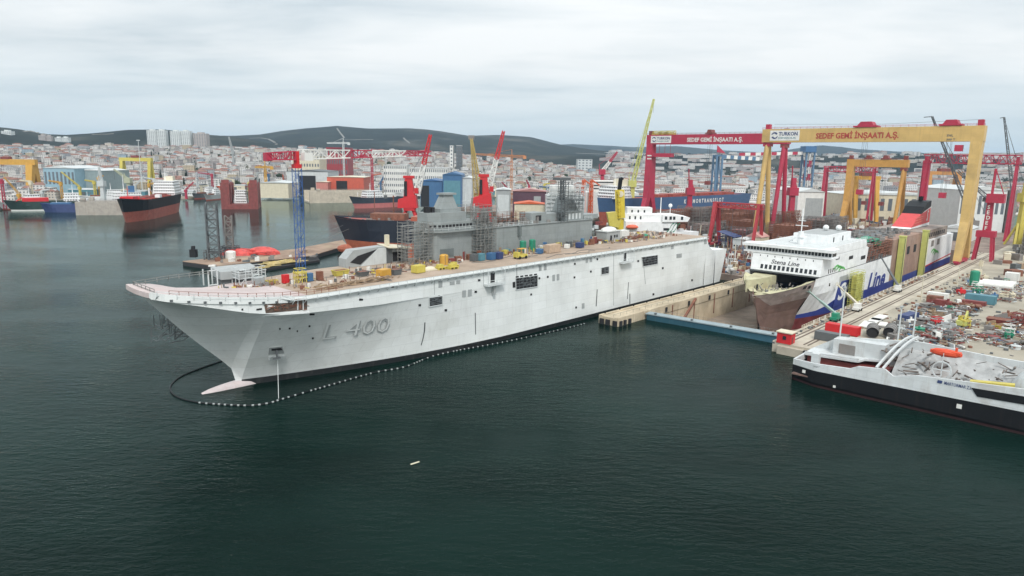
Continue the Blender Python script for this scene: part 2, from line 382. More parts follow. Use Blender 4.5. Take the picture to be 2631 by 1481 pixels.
# dock walls: quay fingers either side of the dry dock
QW = mat('dock_wall_concrete', (.47,.40,.29), rough=.9, var=.25, sc=.15, streak=.75, dirt=(.25,.185,.12), blot=.3)
t_ = thing('dock_pier', 'long narrow concrete pier between the white warship and the empty dry dock, stained with rust', 'pier', (119,-10,0), yard=True)
b = MB(); b.box(119,430,-14,-6,FZ-1,QZ-.3); b.box(119,430,-14,-12.6,QZ-.3,QZ); b.box(119,430,-7.2,-6,QZ-.3,QZ+.05); b.build('wall', QW, t_)
each('bollard', black, t_, [MB().tube((s,-6.5,QZ),(s,-6.5,QZ+.7),.28,6) for s in range(122, 420, 9)])
each('fender', dark, t_, [bx(s-.6,s+.6,-14.6,-14,-.5,1.8) for s in (120.5,123,126)]+[bx(118.4,119,t-.8,t+.8,-.4,1.9) for t in (-13,-10,-7.5)])
each('wall_niche', dark, t_, [bx(s,s+1.3,-14.25,-14,.4,2.2) for s in range(150, 420, 17)]); each('rust_stain', rust, t_, [bx(s+5,s+5.5,-14.18,-14,-6,QZ-.6) for s in range(150, 420, 17)])
b = MB(); b.path([(119+i*4, -12.2, QZ+1.0) for i in range(70)], .05, 4)
for i in range(70): b.tube((119+i*4,-12.2,QZ),(119+i*4,-12.2,QZ+1.0),.05,4)
b.build('guard_rail', scaf, t_)
t_ = thing('dock_pier', 'wide concrete quay with crane rails on the yard side of the dry dock', 'quay', (128,-69,0), yard=True)
b = MB(); b.box(128,440,-76,-64,FZ-1,QZ+.06); b.box(128,440,-65,-64,QZ+.06,QZ+.35); b.box(126.5,129,-75,-66,-2,QZ-.6); b.build('wall', conc, t_)
each('crane_rail', rail_m, t_, [bx(131,440,t-.22,t+.22,QZ+.064,QZ+.2) for t in (-66.6,-68.1,-72.2,-73.4)])
each('fender', dark, t_, [MB().tube((126.2,-74.8,-.5),(126.2,-74.8,2.6),1.0,10), MB().tube((128,-76.4,-.5),(128,-76.4,2.2),.9,10)])
b = MB()
for i in range(76):
    s = 150+i*2.0; b.tube((s,-64.4,QZ+.3),(s,-64.4,QZ+1.4),.09,4)
b.path([(150,-64.4,QZ+1.35),(300,-64.4,QZ+1.35)],.07,4); b.path([(150,-64.4,QZ+.85),(300,-64.4,QZ+.85)],.06,4)
b.build('guard_rail', cream, t_)
each('rail_panel', tank_w, t_, [bx(160+i*5.3,160.9+i*5.3,-64.46,-64.36,QZ+.4,QZ+1.5) for i in range(26)])
t_ = thing('gate_cabin', 'small bright red cabin on the tip of the quay beside the blue dock gate', 'cabin', (129.5,-67.2,QZ), yard=True)
b = MB(); b.box(127.8,131.2,-69.4,-65.2,QZ+.06,QZ+3.3); b.build('wall', scarlet, t_)
b = MB(); b.box(127.5,131.5,-69.7,-64.9,QZ+3.3,QZ+3.6); b.build('roof', cream, t_)
bx(127.7,127.8,-68,-67,QZ+1.3,QZ+2.4).build('window', glass, t_); bx(128.6,129.6,-69.5,-69.4,QZ+.1,QZ+2.2).build('door', redbrown, t_)
# the floating gate that closes the dry dock
t_ = thing('dock_gate', 'long blue steel floating gate closing the dry dock, pale walkway along its top', 'dock gate', (137,-39,0), yard=True)
b = MB(); b.prism([(135.6,-15.0,-6),(139.4,-64.2,-6),(142.6,-63.4,-6),(138.8,-14.4,-6)], (0,0,8.0)); b.build('hull', paint('gate_blue', (.022,.08,.115), streak=.5, dirt=(.10,.13,.14)), t_)
b = MB(); b.prism([(135.3,-14.6,2.02),(139.1,-64.4,2.02),(143.0,-63.6,2.02),(139.2,-14.2,2.02)], (0,0,.35)); b.build('walkway', paint('gate_deck', (.25,.31,.33)), t_)
each('bollard', dgrey, t_, [bx(135.6+3.8*f,136.4+3.8*f,-15-49*f,-15.6-49*f,2.37,2.9) for f in (.06,.34,.62,.9)])
b = MB()
for r_ in (1,):
    p = [(135.5+3.8*i/30+r_*3.4, -15-48.5*i/30, 3.4) for i in range(31)]; b.path(p,.03,4)
    for q in p: b.tube((q[0],q[1],2.3),q,.03,4)
b.build('guard_rail', scaf, t_)

# hoses and keel blocks on the dock floor
for (a_, b__, lab) in (((150,-22),(176,-16),'rust red pipe lying at the foot of the pale dock wall'),):
    mb = MB(); mb.path([(146,-21,FZ+.6),(150,-19,FZ+.6),(158,-17,FZ+.5)], .5, 6); solo('hose', mb, orange, lab, 'hose', (150,-20,FZ), yard=True)
mb = MB(); mb.beam((172,-14.6,QZ-.4),(147.5,-19.5,FZ+.5),.8,.8); solo('gangway', mb, rust, 'dark rusty gangway sloping down the dock wall before the ferry bow', 'gangway', (147.5,-19.5,FZ), yard=True)
kb = MB(); kb.box(-1.4,1.4,-2.6,2.6,0,.9); kb.box(-1.1,1.1,-2.3,2.3,.9,1.7)
k0 = solo('keel_block', kb, steel, 'grey timber and steel keel block on the dock floor in front of the ferry', 'keel block', (0,0,0), 'keel blocks on the dock floor')
for i, (s, t) in enumerate([(152,-31),(158,-38),(163,-46),(156,-50),(169,-33)]):
    o = k0 if i == 0 else dup(k0, (0,0,0)); o.location = SW(s, t, FZ); o.rotation_euler = (0,0,AD+random.uniform(-.3,.3))
b = MB(); b.prism([(146,-36,FZ+.02),(181,-44,FZ+.02),(186,-40,FZ+.02),(150,-32,FZ+.02)], (0,0,.7)); solo('steel_plate', b, mat('wet_plate', (.33,.29,.26), var=.3, blot=.5, dirt=(.2,.16,.14)), 'long flat grey staging plate lying on the dry dock floor', 'plate', (165,-38,FZ), yard=True)

# ---------------------------------------------------------------- terrain: shore plain, town slope, hills (a polar sheet round the bay)
def lerp_tab(tab, x):
    if x <= tab[0][0]: return tab[0][1]
    for (a, fa), (b, fb) in zip(tab[:-1], tab[1:]):
        if x <= b: return fa+(fb-fa)*(x-a)/(b-a)
    return tab[-1][1]
SHORE = [(-400,560),(-60,545),(60,532),(190,515),(300,508),(480,512),(560,497),(700,492),(800,494),(930,500),(1030,503),(1120,505),(1200,508),(1330,505),(1420,520),(1560,548),(1700,552),(1900,556),(2200,560),(3000,575)]
HILL_L = [(-400,318),(0,327),(52,333),(110,345),(170,347),(236,343),(328,334),(419,333),(524,346),(600,352),(700,370),(900,400)]
HILL_M = [(300,352),(500,350),(600,350),(665,347),(720,338),(783,331),(830,328),(862,325),(905,329),(941,332),(1046,331),(1090,334),(1124,338),(1198,350),(1240,349),(1279,348),(1357,353),(1400,364),(1436,373),(1500,383),(1541,388),(1645,397),(1760,402),(1900,408)]
HILL_F = [(-400,360),(1300,380),(1400,374),(1462,371),(1540,374),(1619,379),(1690,377),(1731,376),(1836,386),(1950,392),(2000,388),(2059,379),(2098,374),(2150,378),(2194,384),(2334,392),(2450,399),(2545,403),(2623,412),(3000,416)]
def sm(x): x = max(0.0, min(1.0, x)); return x*x*(3-2*x)
def az_u(az):          # photo column whose horizon point has this azimuth
    return W_PX/2 + F_PX/cP*math.tan(az)*1.0
def elev(u, v):
    r = ray(u, v); return r.z/math.hypot(r.x, r.y)
import mathutils.noise as mno
def terrain(r, az):
    u = az_u(az); x, y_ = r*math.sin(az), r*math.cos(az)
    top = lerp_tab([(-400,62),(600,66),(1100,60),(1350,34),(1600,14),(1800,7),(2700,5)], u)
    z = 2.2 + top*sm((r-1050)/1500)
    n = mno.noise(Vector((x*.0016, y_*.0016, 1.3)))
    z += n*6*sm((r-1300)/800)
    def ridge(tab, r0, wf, wb):
        h = CAM_H + r0*elev(u, lerp_tab(tab, u)); d = (r-r0)/(wf if r < r0 else wb)
        return max(0, h-z)*math.exp(-d*d*2.2)*(1 if r == r0 else 1)
    zz = z + ridge(HILL_L, 3200, 560, 700)
    zz = max(zz, z + ridge(HILL_M, 5200, 1900, 1500)); zz = max(zz, z + ridge(HILL_F, 9500, 3200, 2500))
    near = min(abs(r-r0) for r0 in (3200,5200,9500))
    zz += sm((r-2600)/500)*(mno.noise(Vector((x*.003,y_*.003,5)))*9+mno.noise(Vector((x*.009,y_*.009,2)))*4)*sm(near/700)
    return zz
def shore_r(az):
    u = az_u(az); p = P(u, lerp_tab(SHORE, u), 0); return math.hypot(p.x, p.y)
rows = []; NAZ = 260; AZ0, AZ1 = R(-50), R(50)
radii = [0,.02,.05,.1,.16,.24,.34,.46,.6,.75,.9,1.05,1.2]
far_r = [2300+i*100 for i in range(20)] + [4300+i*150 for i in range(16)] + [6800+i*350 for i in range(20)]
for j in range(NAZ+1):
    az = AZ0+(AZ1-AZ0)*j/NAZ; r0 = shore_r(az); row = [Vector((r0*math.sin(az), r0*math.cos(az), -3)), ]
    for f in radii: r = r0+f*(2150-r0)/1.2; row.append(Vector((r*math.sin(az), r*math.cos(az), 2.0 if f == 0 else terrain(r, az))))
    for r in far_r: row.append(Vector((r*math.sin(az), r*math.cos(az), terrain(r, az))))
    rows.append(row)
def land_mat():
    m = bpy.data.materials.new('land'); m.use_nodes = True; nt = m.node_tree; N = nt.nodes; L = nt.links; b = N['Principled BSDF']; b.inputs['Roughness'].default_value = 1; b.inputs['Specular IOR Level'].default_value = .1
    geo = N.new('ShaderNodeNewGeometry')
    def noise(sc, det, z=1):
        mp = N.new('ShaderNodeMapping'); mp.inputs['Scale'].default_value=(1,1,z); L.new(geo.outputs['Position'], mp.inputs[0])
        n = N.new('ShaderNodeTexNoise'); n.inputs['Scale'].default_value=sc; n.inputs['Detail'].default_value=det; n.inputs['Roughness'].default_value=.62; L.new(mp.outputs[0], n.inputs['Vector']); return n.outputs['Fac']
    r1 = N.new('ShaderNodeValToRGB'); e = r1.color_ramp.elements     # town ground: dust, weeds, paving
    e[0].position=.36; e[0].color=(.06,.075,.04,1); e[1].position=.62; e[1].color=(.27,.24,.20,1); k=e.new(.48); k.color=(.16,.15,.12,1)
    L.new(noise(.02, 6), r1.inputs[0])
    r2 = N.new('ShaderNodeValToRGB'); e = r2.color_ramp.elements     # hills: scrub and pine with bare clearings
    e[0].position=.40; e[0].color=(.009,.0135,.0115,1); e[1].position=.70; e[1].color=(.085,.082,.068,1); k=e.new(.55); k.color=(.020,.026,.021,1)
    L.new(noise(.0026, 8), r2.inputs[0])
    ln = N.new('ShaderNodeVectorMath'); ln.operation='LENGTH'; L.new(geo.outputs['Position'], ln.inputs[0])
    ad = N.new('ShaderNodeMath'); ad.operation='MULTIPLY_ADD'; L.new(noise(.004,3), ad.inputs[0]); ad.inputs[1].default_value=700; L.new(ln.outputs['Value'], ad.inputs[2])
    mr = N.new('ShaderNodeMapRange'); L.new(ad.outputs[0], mr.inputs[0]); mr.inputs[1].default_value=2650; mr.inputs[2].default_value=3050
    mx = N.new('ShaderNodeMix'); mx.data_type='RGBA'; L.new(mr.outputs[0], mx.inputs['Factor']); L.new(r1.outputs[0], mx.inputs['A']); L.new(r2.outputs[0], mx.inputs['B'])
    L.new(mx.outputs['Result'], b.inputs['Base Color']); return m
tm = MB(); tm.grid([r[::-1] for r in rows]); land = struct(tm.build('terrain', land_mat(), None, smooth=True))
# pale tracks cut into the hills
def hit(u, v):
    r = ray(u, v).normalized(); t = 1500.0
    while t < 11000:
        p = EYE+r*t; h = terrain(math.hypot(p.x, p.y), math.atan2(p.x, p.y))
        if p.z < h: return Vector((p.x, p.y, h+2.0))
        t += 12
    return None
tk = MB()
for pl, wd in (([(640,357),(668,356),(690,359),(704,366),(714,376)],9),([(866,331),(872,340),(880,350),(886,358)],8),([(872,360),(900,361),(940,360),(965,361)],9),([(60,341),(75,338),(100,344),(130,349)],8),([(236,348),(270,347),(300,346)],8),([(1036,355),(1044,363),(1056,372)],7),([(1480,395),(1540,397),(1600,401)],9)):
    q = [h for h in (hit(u, v) for u, v in [(a[0]+(b[0]-a[0])*k/4, a[1]+(b[1]-a[1])*k/4) for a, b in zip(pl[:-1], pl[1:]) for k in range(4)]) if h]
    for a, c in zip(q[:-1], q[1:]):
        if (a-c).length > 700: continue
        n_ = Vector((-(c-a).y, (c-a).x, 0)); n_ = n_.normalized()*wd*.6 if n_.length else Vector((wd*.6,0,0)); n2 = Vector((0,0,1.2)); tk.face([a-n_-n2, c-n_-n2, c+n_+n2, a+n_+n2])
if tk.f: struct(tk.build('hill_track', mat('track_dust', (.17,.165,.15), rough=1, var=.2, sc=.02)))
# thin summer air between the camera and the hills
hz = MB(); hz.box(-13000,13000,-60,12000,-11,360)
def haze_mat():
    m = bpy.data.materials.new('haze_air'); m.use_nodes = True; N = m.node_tree.nodes; L = m.node_tree.links; N.remove(N['Principled BSDF'])
    v = N.new('ShaderNodeVolumePrincipled'); v.inputs['Color'].default_value = (.58,.79,1.0,1); v.inputs['Density'].default_value = HAZE; v.inputs['Anisotropy'].default_value = .2
    L.new(v.outputs[0], N['Material Output'].inputs['Volume']); return m
HAZE = 0.000056
if HAZE: struct(hz.build('haze', haze_mat()), 'stuff')
# ================================================================ THE ASSAULT SHIP
HULLM = mat('hull_white', (.70,.725,.72), rough=.55, var=.09, sc=.09, streak=.34, dirt=(.46,.465,.44), blot=.28, bump=.03, plates=(7.5,2.55,.2))
ship = thing('assault_ship', 'huge white unfinished warship with a long flat tan flight deck, L 400 on its bow', 'warship', (0,0,0), yard=True)
STEM = [(-4,2),(2,0),(5.7,-2.8),(11.4,-8.5),(16.5,-13.3),(22,-18.0),(25,-20.6),(28,-23)]
def stem_s(z): return lerp_tab(STEM, z)
def stem_z(s): return lerp_tab([(-23,28),(-20.6,25),(-18,22),(-13.3,16.5),(-8.5,11.4),(-2.8,5.7),(0,2)], s)
def deck_z(s): return 23.7+3.3*max(0,min(1,(9-s)/30))**1.4
def stb_z(s): return deck_z(s)+(23.7-deck_z(s))*max(0, min(1, (s+15)/9))
def deck_b(s): return lerp_tab([(-21.6,7.0),(-21.0,9.4),(-20,11.0),(-17,12.6),(-12,14.0),(-6,15.3),(0,16.0),(12,16.3),(40,16.02),(300,16.02)], s)
def deck_bs(s): return lerp_tab([(-21.6,6.5),(-19,8),(-12,8.6),(-3,9.3),(8,11),(20,14),(32,16.3)], s) if s < 32 else 16.3
def knuck_z(s): return lerp_tab([(-21.6,25.9),(-14,24.1),(-4,21.4),(4,19.9),(12,19.3),(30,18.4),(60,18)], s)
def b0(s):
    if s <= 0: return 0
    u = min(1, s/84); 
    bb = 16*(1-(1-u)**1.9)
    if s > 195: bb -= 1.5*((s-195)/30)**2
    return bb
def hull_b(s, z):
    zk = knuck_z(s); bd = deck_b(s)
    if s > 60: 
        
        if z >= zk: return bd
        f = sm((z-2)/16); return b0(s)*(1-f)+max(b0(s), 16)*f
    if z >= zk: return bd
    zl = stem_z(s) if s < 0 else 0.0
    w = max(0, (z-zl)/max(.2,(zk-zl))); q = lerp_tab([(-21.6,1.1),(-8,1.15),(6,1.15),(24,1.22),(60,1.2)], s)
    lip = .35*sm((60-s)/40)
    return b0(s)*(1-w**q)+(bd-lip)*w**q
def hp(u, v, off=.12):
    lo, hi = -2.0, 16.0
    for _ in range(40):
        t = (lo+hi)/2; s, z = T(u, v, t)
        if 16-hull_b(s, max(z, .1)) > t: lo = t
        else: hi = t
    s, z = T(u, v, t); return (s, t-off, z)
stations = [-21.6,-21.3,-20.6,-19.5,-18,-16,-14,-12,-10,-8,-6,-4,-2,0,2,4,7,10,12,14,16,18,20,22,24,26,28,30,32,34,36,38,41,45,52,60,68,76,86,100,120,140,160,180,195,206]
NW = 22
def hull_rows(sign):
    rows = []
    for s in stations:
        zk, zd = knuck_z(s), deck_z(s); zl = stem_z(s) if s < 0 else None; r = []
        if s < 0: r += [(s,16,zl),(s,16,zl)]; z0 = zl
        else: r += [(s,16+sign*b0(s)*.9,-3.5),(s,16+sign*hull_b(s,1.6),1.6)]; z0 = 1.6
        for j in range(1, NW+1):
            z = z0+(zk-z0)*j/NW
            r.append((s, 16+sign*min(hull_b(s, min(z, zk-1e-4)), 20), z))
        db = deck_b(s) if sign < 0 else deck_bs(s)
        if sign > 0: r = [(a_, 16+(b_-16)*(1 if s > 40 else min(1, db/max(deck_b(s),.1))), c_) for a_, b_, c_ in r]
        zd = zd if sign < 0 else max(stb_z(s), zk+.05); r.append((s, 16+sign*db, zk+.02)); r.append((s, 16+sign*db, zd)); rows.append(r)
    return rows
b = MB()
mi = lambda i, j: 1 if (j == 0 and stations[i] >= 0) else 0
pr = hull_rows(-1); sr = hull_rows(1)
b.grid([x for x in pr], mi); b.grid([x[::-1] for x in sr], lambda i, j: 1 if (j == NW+2 and stations[i] >= 0) else 0)
# blunt front face under the flight deck's leading edge
for j in range(1, NW+3): b.face([pr[0][j], pr[0][j+1], sr[0][j+1], sr[0][j]])
# stern: cut-down mooring deck and raked transom
prof = [(206,23.7),(207.5,21.2),(209.2,18.9),(212,17.3),(216,16.7),(227.2,16.4)]
def tz(z): return 222.3+5*max(0,min(1,(z-1.6)/14.8))
for sg in (-1,1):
    yy = lambda z, s: 16+sg*(16 if z > 3 else 15.2)
    n = len(prof)
    for a, c in zip(prof[:-1], prof[1:]):
        q = [(a[0],16+sg*16,1.6),(c[0] if c[0] < 222 else 222.3,16+sg*(16 if c[0] < 216 else 15.6),1.6),(c[0],16+sg*(16 if c[0] < 216 else 15.6),c[1]),(a[0],16+sg*16 if a[0] < 216 else 16+sg*15.6,a[1])]
        b.mi(0); b.face(q if sg < 0 else q[::-1])
    b.mi(1); q = [(206,16+sg*15.6,-3.5),(222,16+sg*15,-3.5),(222.3,16+sg*15.6,1.6),(206,16+sg*16,1.6)]; b.face(q if sg < 0 else q[::-1])
b.mi(0); b.face([(222.3,.4,1.6),(222.3,31.6,1.6),(227.2,31.6,16.4),(227.2,.4,16.4)])
for a, c in zip(prof[:-1], prof[1:]): b.mi(0); b.face([(a[0],0.3,a[1]),(c[0],.3,c[1]),(c[0],31.7,c[1]),(a[0],31.7,a[1])])
BOOT = paint('boot_top_black', (.022,.024,.026), rough=.45, streak=.5, dirt=(.12,.12,.11))
hull = b.build('hull', [HULLM, BOOT], ship)
# bulbous bow just awash
b = MB(); rows = []
for i in range(9):
    f = i/8; s = -9.6+15*f; rr = 2.0*math.sin(math.pi*(.04+.96*f)*.5)**.45
    rows.append([(s, 16+rr*math.cos(a)*.9, -.35+rr*math.sin(a)) for a in [2*math.pi*k/10 for k in range(11)]])
b.grid(rows); b.build('bulbous_bow', paint('bulb_pink', (.52,.46,.46), streak=.6, dirt=(.42,.30,.28)), ship, smooth=True)
# flight deck
dk = MB(); rows = []
for s in stations+[206.3]:
    z = deck_z(s)+.02; rows.append([(s, 16+(deck_b(s) if f < 0 else deck_bs(s))*f, z if f <= .25 else z+(stb_z(s)+.02-z)*min(1, (f-.25)*2)) for f in (-1,-.75,-.5,-.25,0,.25,.5,.75,1)])
dk.grid(rows, lambda i, j: 1 if stations[min(i, len(stations)-1)] < 9 else 0)
deckpink = mat('bow_primer', (.46,.395,.385), rough=.75, var=.12, sc=.2, blot=.5, dirt=(.44,.33,.31))
dk.build('flight_deck', [primer, deckpink], ship)
# deck-edge walkway with its net brackets
ew = MB(); prev = None; ez = -.75
for s in [x*3.0-21 for x in range(77)]:
    s = min(s, 206); wd = .95 if s > 3 else .3; tt = 16-deck_b(s)+.95-wd; z = deck_z(s)+(ez if s > 3 else -.2)
    cur = [(s,tt-.95,z+.1),(s,tt+1.05-wd,z),(s,tt+1.05-wd,z-.25),(s,tt-.95,z-.05)]
    if prev:
        for k in range(4): ew.face([prev[k], cur[k], cur[(k+1)%4], prev[(k+1)%4]])
    ew.beam((s,tt-1.05,z-.1),(s,tt,z-1.0),.16); ew.beam((s,tt-1.0,z),(s,tt-1.0,z+.9),.09)
    if prev: ew.beam((prev[0][0],prev[0][1],prev[0][2]+.8),(s,tt-1.0,z+.9),.09)
    prev = cur
ew.build('edge_walkway', lgrey, ship)
ef = MB(); prev = None
for s in [-21.5,-20,-18,-16,-14,-12,-10,-8,-6,-4,-2,0,2,4,6]:
    tt = 16-deck_b(s)-.28; z = deck_z(s); cur = [(s,tt,z+.3),(s,tt+.3,z+.3),(s,tt+.3,z-1.25),(s,tt,z-1.25)]
    if prev:
        for k in range(4): ef.face([prev[k], cur[k], cur[(k+1)%4], prev[(k+1)%4]])
    prev = cur
ef.build('edge_fascia', HULLM, ship); each('fairlead', dgrey, ship, [bx(s-.25,s+.25,16-deck_b(s)-.55,16-deck_b(s)-.2,deck_z(s)-1.15,deck_z(s)-.7) for s in range(-19, 7, 3)])
fw = MB()          # rounded pink nose plating with fairleads
ring = [(-21.6,-7.0),(-21.9,-4),(-22.1,0),(-21.9,4),(-21.6,7.0)]
for (s0,t0),(s1,t1) in zip(ring[:-1], ring[1:]):
    fw.face([(s0,16+t0,27.0),(s1,16+t1,27.0),(s1+.0,16+t1,25.9),(s0,16+t0,25.9)]); fw.face([(s0,16+t0,27.0),(-21.0,16+t0,27.04),(-21.0,16+t1,27.04),(s1,16+t1,27.0)])
fw.build('nose_plating', deckpink, ship)
rl = MB(); rails(rl, [(-20.5,9),(-20.5,21.5),(-12,24.2),(-2,25.2)], 26.6, 1.1, 2.5, .06)
rl.build('bow_rail', scaf, ship)
rl = MB()
pts = [(s, 16-deck_b(s)+.5) for s in (-19,-12,-4,4,12,20)]
for (a, c) in zip(pts[:-1], pts[1:]):
    for k in range(4):
        p = Vector((*a,0)).lerp(Vector((*c,0)), k/4); z = deck_z(p.x); rl.beam((p.x,p.y,z),(p.x,p.y,z+1.1),.1)
    for h in (.55,1.1): rl.beam((*a,deck_z(a[0])+h),(*c,deck_z(c[0])+h),.08)
rl.build('edge_rail', rust, ship)
# ------------- things set into the port side, each laid on the curved plating
c1 = lambda x, y: (300+x*.34483, 560+y*.34483)
c2 = lambda x, y: (840+x*.24823, 440+y*.24823)
c3 = lambda x, y: (1300+x*.24824, 440+y*.24824)
def panel(name, m_, pts, off=.10, parent=ship, thick=.12):
    q = [Vector(hp(*p, off)) for p in pts]; mb = MB(); mb.prism(q, (0, thick, 0)); return mb.build(name, m_, parent)
def framed(pts, bars=3, rows=2, name='side_opening', mm=dark, seed=0):
    o = panel(name, mm, pts, .06); q = [Vector(hp(*p, .12)) for p in pts]; mb = MB(); rg = random.Random(seed)
    for a, c in zip(q, q[1:]+q[:1]): mb.beam(a, c, .28, .2)
    mb.build('frame', lgrey, o)
    mb = MB()
    if len(q) == 4:
        for k in range(1, bars+1): f = k/(bars+1); mb.beam(q[0].lerp(q[1], f), q[3].lerp(q[2], f), .14)
        for k in range(1, rows+1): f = k/(rows+1); mb.beam(q[0].lerp(q[3], f), q[1].lerp(q[2], f), .16)
        for k in range(14):
            f, g = rg.uniform(.05,.9), rg.uniform(.1,.85); p = q[0].lerp(q[1], f).lerp(q[3].lerp(q[2], f), g); mb.obox((p.x+.3,p.y+.03,p.z),(rg.uniform(.3,1.2),.1,rg.uniform(.2,.6)))
        mb.build('fittings', dgrey, o)
    return o
framed([c2(1055,1310),c2(1192,1290),c2(1192,1380),c2(1055,1405)], 2, 4, seed=1)                       # square opening amidships
framed([c3(982,1000),c3(1062,985),c3(1062,1058),c3(982,1072)], 1, 3, seed=2)
framed([c3(95,1108),c3(325,1078),c3(325,1195),c3(100,1230)], 5, 3, seed=3); panel('side_opening', dark, [c3(68,1150),c3(98,1145),c3(98,1205),c3(70,1208)], .05)
framed([c3(1400,890),c3(1568,868),c3(1568,962),c3(1415,990)], 4, 3, seed=4)
for x in range(5): panel('side_notch', dark, [c3(100+x*47,1090-x*6),c3(130+x*47,1085-x*6),c3(130+x*47,1108-x*6),c3(100+x*47,1113-x*6)], .14)
# bow mooring platform with its cut-out
o = panel('mooring_recess', mat('recess_rust', (.10,.07,.055), var=.5, sc=.8, blot=.6), [c1(1098,650),c1(1120,628),c1(1230,612),c1(1270,625),c1(1340,605),c1(1418,603),c1(1418,685),c1(1110,712)], .05)
mb = MB(); rg = random.Random(3)
for i in range(26):
    u, v = rg.uniform(1110,1400), rg.uniform(635,690); a = Vector(hp(*c1(u,v), .2)); d_ = Vector((rg.uniform(.3,1.6),0,rg.uniform(-.3,.3))) if rg.random() < .7 else Vector((0,0,rg.uniform(.5,1.4))); mb.beam(a, a+d_, rg.uniform(.08,.22))
mb.build('winches_and_rails', rust, o)
mb = MB()
for u in (1345,1385): mb.beam(hp(*c1(u,608),.2), hp(*c1(u,685),.2), .22)
mb.build('posts', lgrey, o)
mb = MB(); a, c = Vector(hp(*c1(1005,742), .1)), Vector(hp(*c1(1415,704), .1)); mb.prism([(a.x-1.2,a.y+1,a.z),(a.x+3,a.y-1.3,a.z+.05),(c.x,c.y-1.3,c.z),(c.x+.5,c.y+1,c.z)], (0,0,.45))
mb.prism([(a.x+3,a.y+1.5,a.z-2.3),(a.x+3.2,a.y-1.1,a.z),(c.x-1,c.y-1.1,c.z),(c.x-1,c.y+1,c.z)], (0,.05,0)); mb.build('mooring_platform', HULLM, ship)
panel('side_port', dark, [c1(1040,678),c1(1080,672),c1(1080,686),c1(1040,690)])
# anchor pocket
o = panel('anchor_pocket', grey, [c1(1135,968),c1(1228,958),c1(1245,1010),c1(1130,1020)], .25, thick=.4); panel('anchor_pocket', dark, [c1(1150,975),c1(1220,968),c1(1230,985),c1(1150,990)], .34, parent=o)
panel('anchor_ledge', lgrey, [c1(1130,1035),c1(1250,1025),c1(1250,1050),c1(1128,1062)], .7, thick=.9)
an = MB(); a = Vector(hp(*c1(1185,985), .4)); an.beam(a, a-Vector((0,0,2.2)), .35); an.beam(a-Vector((.9,0,2)), a+Vector((.9,0,-2)), .4); an.build('anchor', dgrey, o)
ch = MB(); a = Vector(hp(*c1(1190,1060), .6)); ss, tt = S(*c1(1205,1345), .3); ch.tube(a, (ss, tt, -.5), .08, 5); ch.build('anchor_chain', lgrey, ship)
# louvred vents, small ports
for (x, y) in ((1155,1140),(1400,1238),(1460,1228)): panel('vent', grey, [c2(x,y),c2(x+38,y-5),c2(x+38,y+62),c2(x,y+68)], .08)
for (x, y, w_, h_) in ((1272,1145,48,35),(1338,1135,40,35)): panel('vent', grey, [c2(x,y),c2(x+w_,y-5),c2(x+w_,y+h_-4),c2(x,y+h_)], .08)
for (x, y, h_) in ((340,975,60),(392,968,60),(480,1075,65),(525,1068,65),(825,905,45),(865,898,45),(785,1370,55),(1765,860,42),(1793,856,42),(1600,770,30),(1708,775,34),(1490,790,26),(2050,720,38),(2192+-330,745,20)):
    panel('vent', grey, [c3(x,y),c3(x+26,y-4),c3(x+26,y+h_-4),c3(x,y+h_)], .08)
for (x, y) in ((345,1330),(960,1388),(1540,1250),(1575,1130),(680,1195),(1230,1440)): panel('porthole', dark, [c2(x-12,y-10),c2(x+12,y-12),c2(x+12,y+10),c2(x-12,y+12)])
for (x, y) in ((432,1095),(345,1110),(260,1277),(878,1040),(708,1100),(945,912),(1368,932),(725,1412),(2102,748),(1622,1005),(1525,1275),(1925,1130),(712,960)): panel('porthole', dark, [c3(x-8,y-9),c3(x+8,y-11),c3(x+8,y+9),c3(x-8,y+11)])
for (x, y, k) in ((888,628,9),(930,608,6),(970,612,6),(935,683,6),(1455,720,18),(1825,610,9),(1288,825,6),(1215,828,5),(1435,808,6),(1460,898,6),(1345,845,4)): panel('porthole', dark, [c1(x-k,y-6),c1(x+k,y-7),c1(x+k,y+6),c1(x-k,y+7)])
panel('porthole', tank_w, [c1(825,835),c1(852,833),c1(852,846),c1(825,848)])
# two boarding balconies hung on the side
for (pts, k) in (((c2(1625,1170),c2(1800,1155)),0), ((c3(1172,940),c3(1282,930)),1)):
    a, c = Vector(hp(*pts[0],0)), Vector(hp(*pts[1],0)); o = MB().box(a.x,c.x,-2.0,.2,a.z-.6,a.z).build('side_balcony', lgrey, ship)
    mb = MB(); 
    for x in (a.x+.1,(a.x+c.x)/2,c.x-.1): mb.beam((x,-1.9,a.z),(x,-1.9,a.z+(3.8 if x != (a.x+c.x)/2 else 1.1)),.16)
    mb.beam((a.x,-1.9,a.z+1.1),(c.x,-1.9,a.z+1.1),.12); mb.beam((c.x-.1,-1.9,a.z+3.8),(c.x-.1,0,a.z+4.4),.16); mb.build('davit_frame', lgrey, o)
    bx(a.x+(c.x-a.x)*.38,a.x+(c.x-a.x)*.62,-.12,.1,a.z+.1,a.z+3.0).build('door', dark, o)
    if k == 0: bx((a.x+c.x)/2-.4,(a.x+c.x)/2+.4,-1.2,-.05,a.z-3.6,a.z-.6).build('bracket', grey, o)
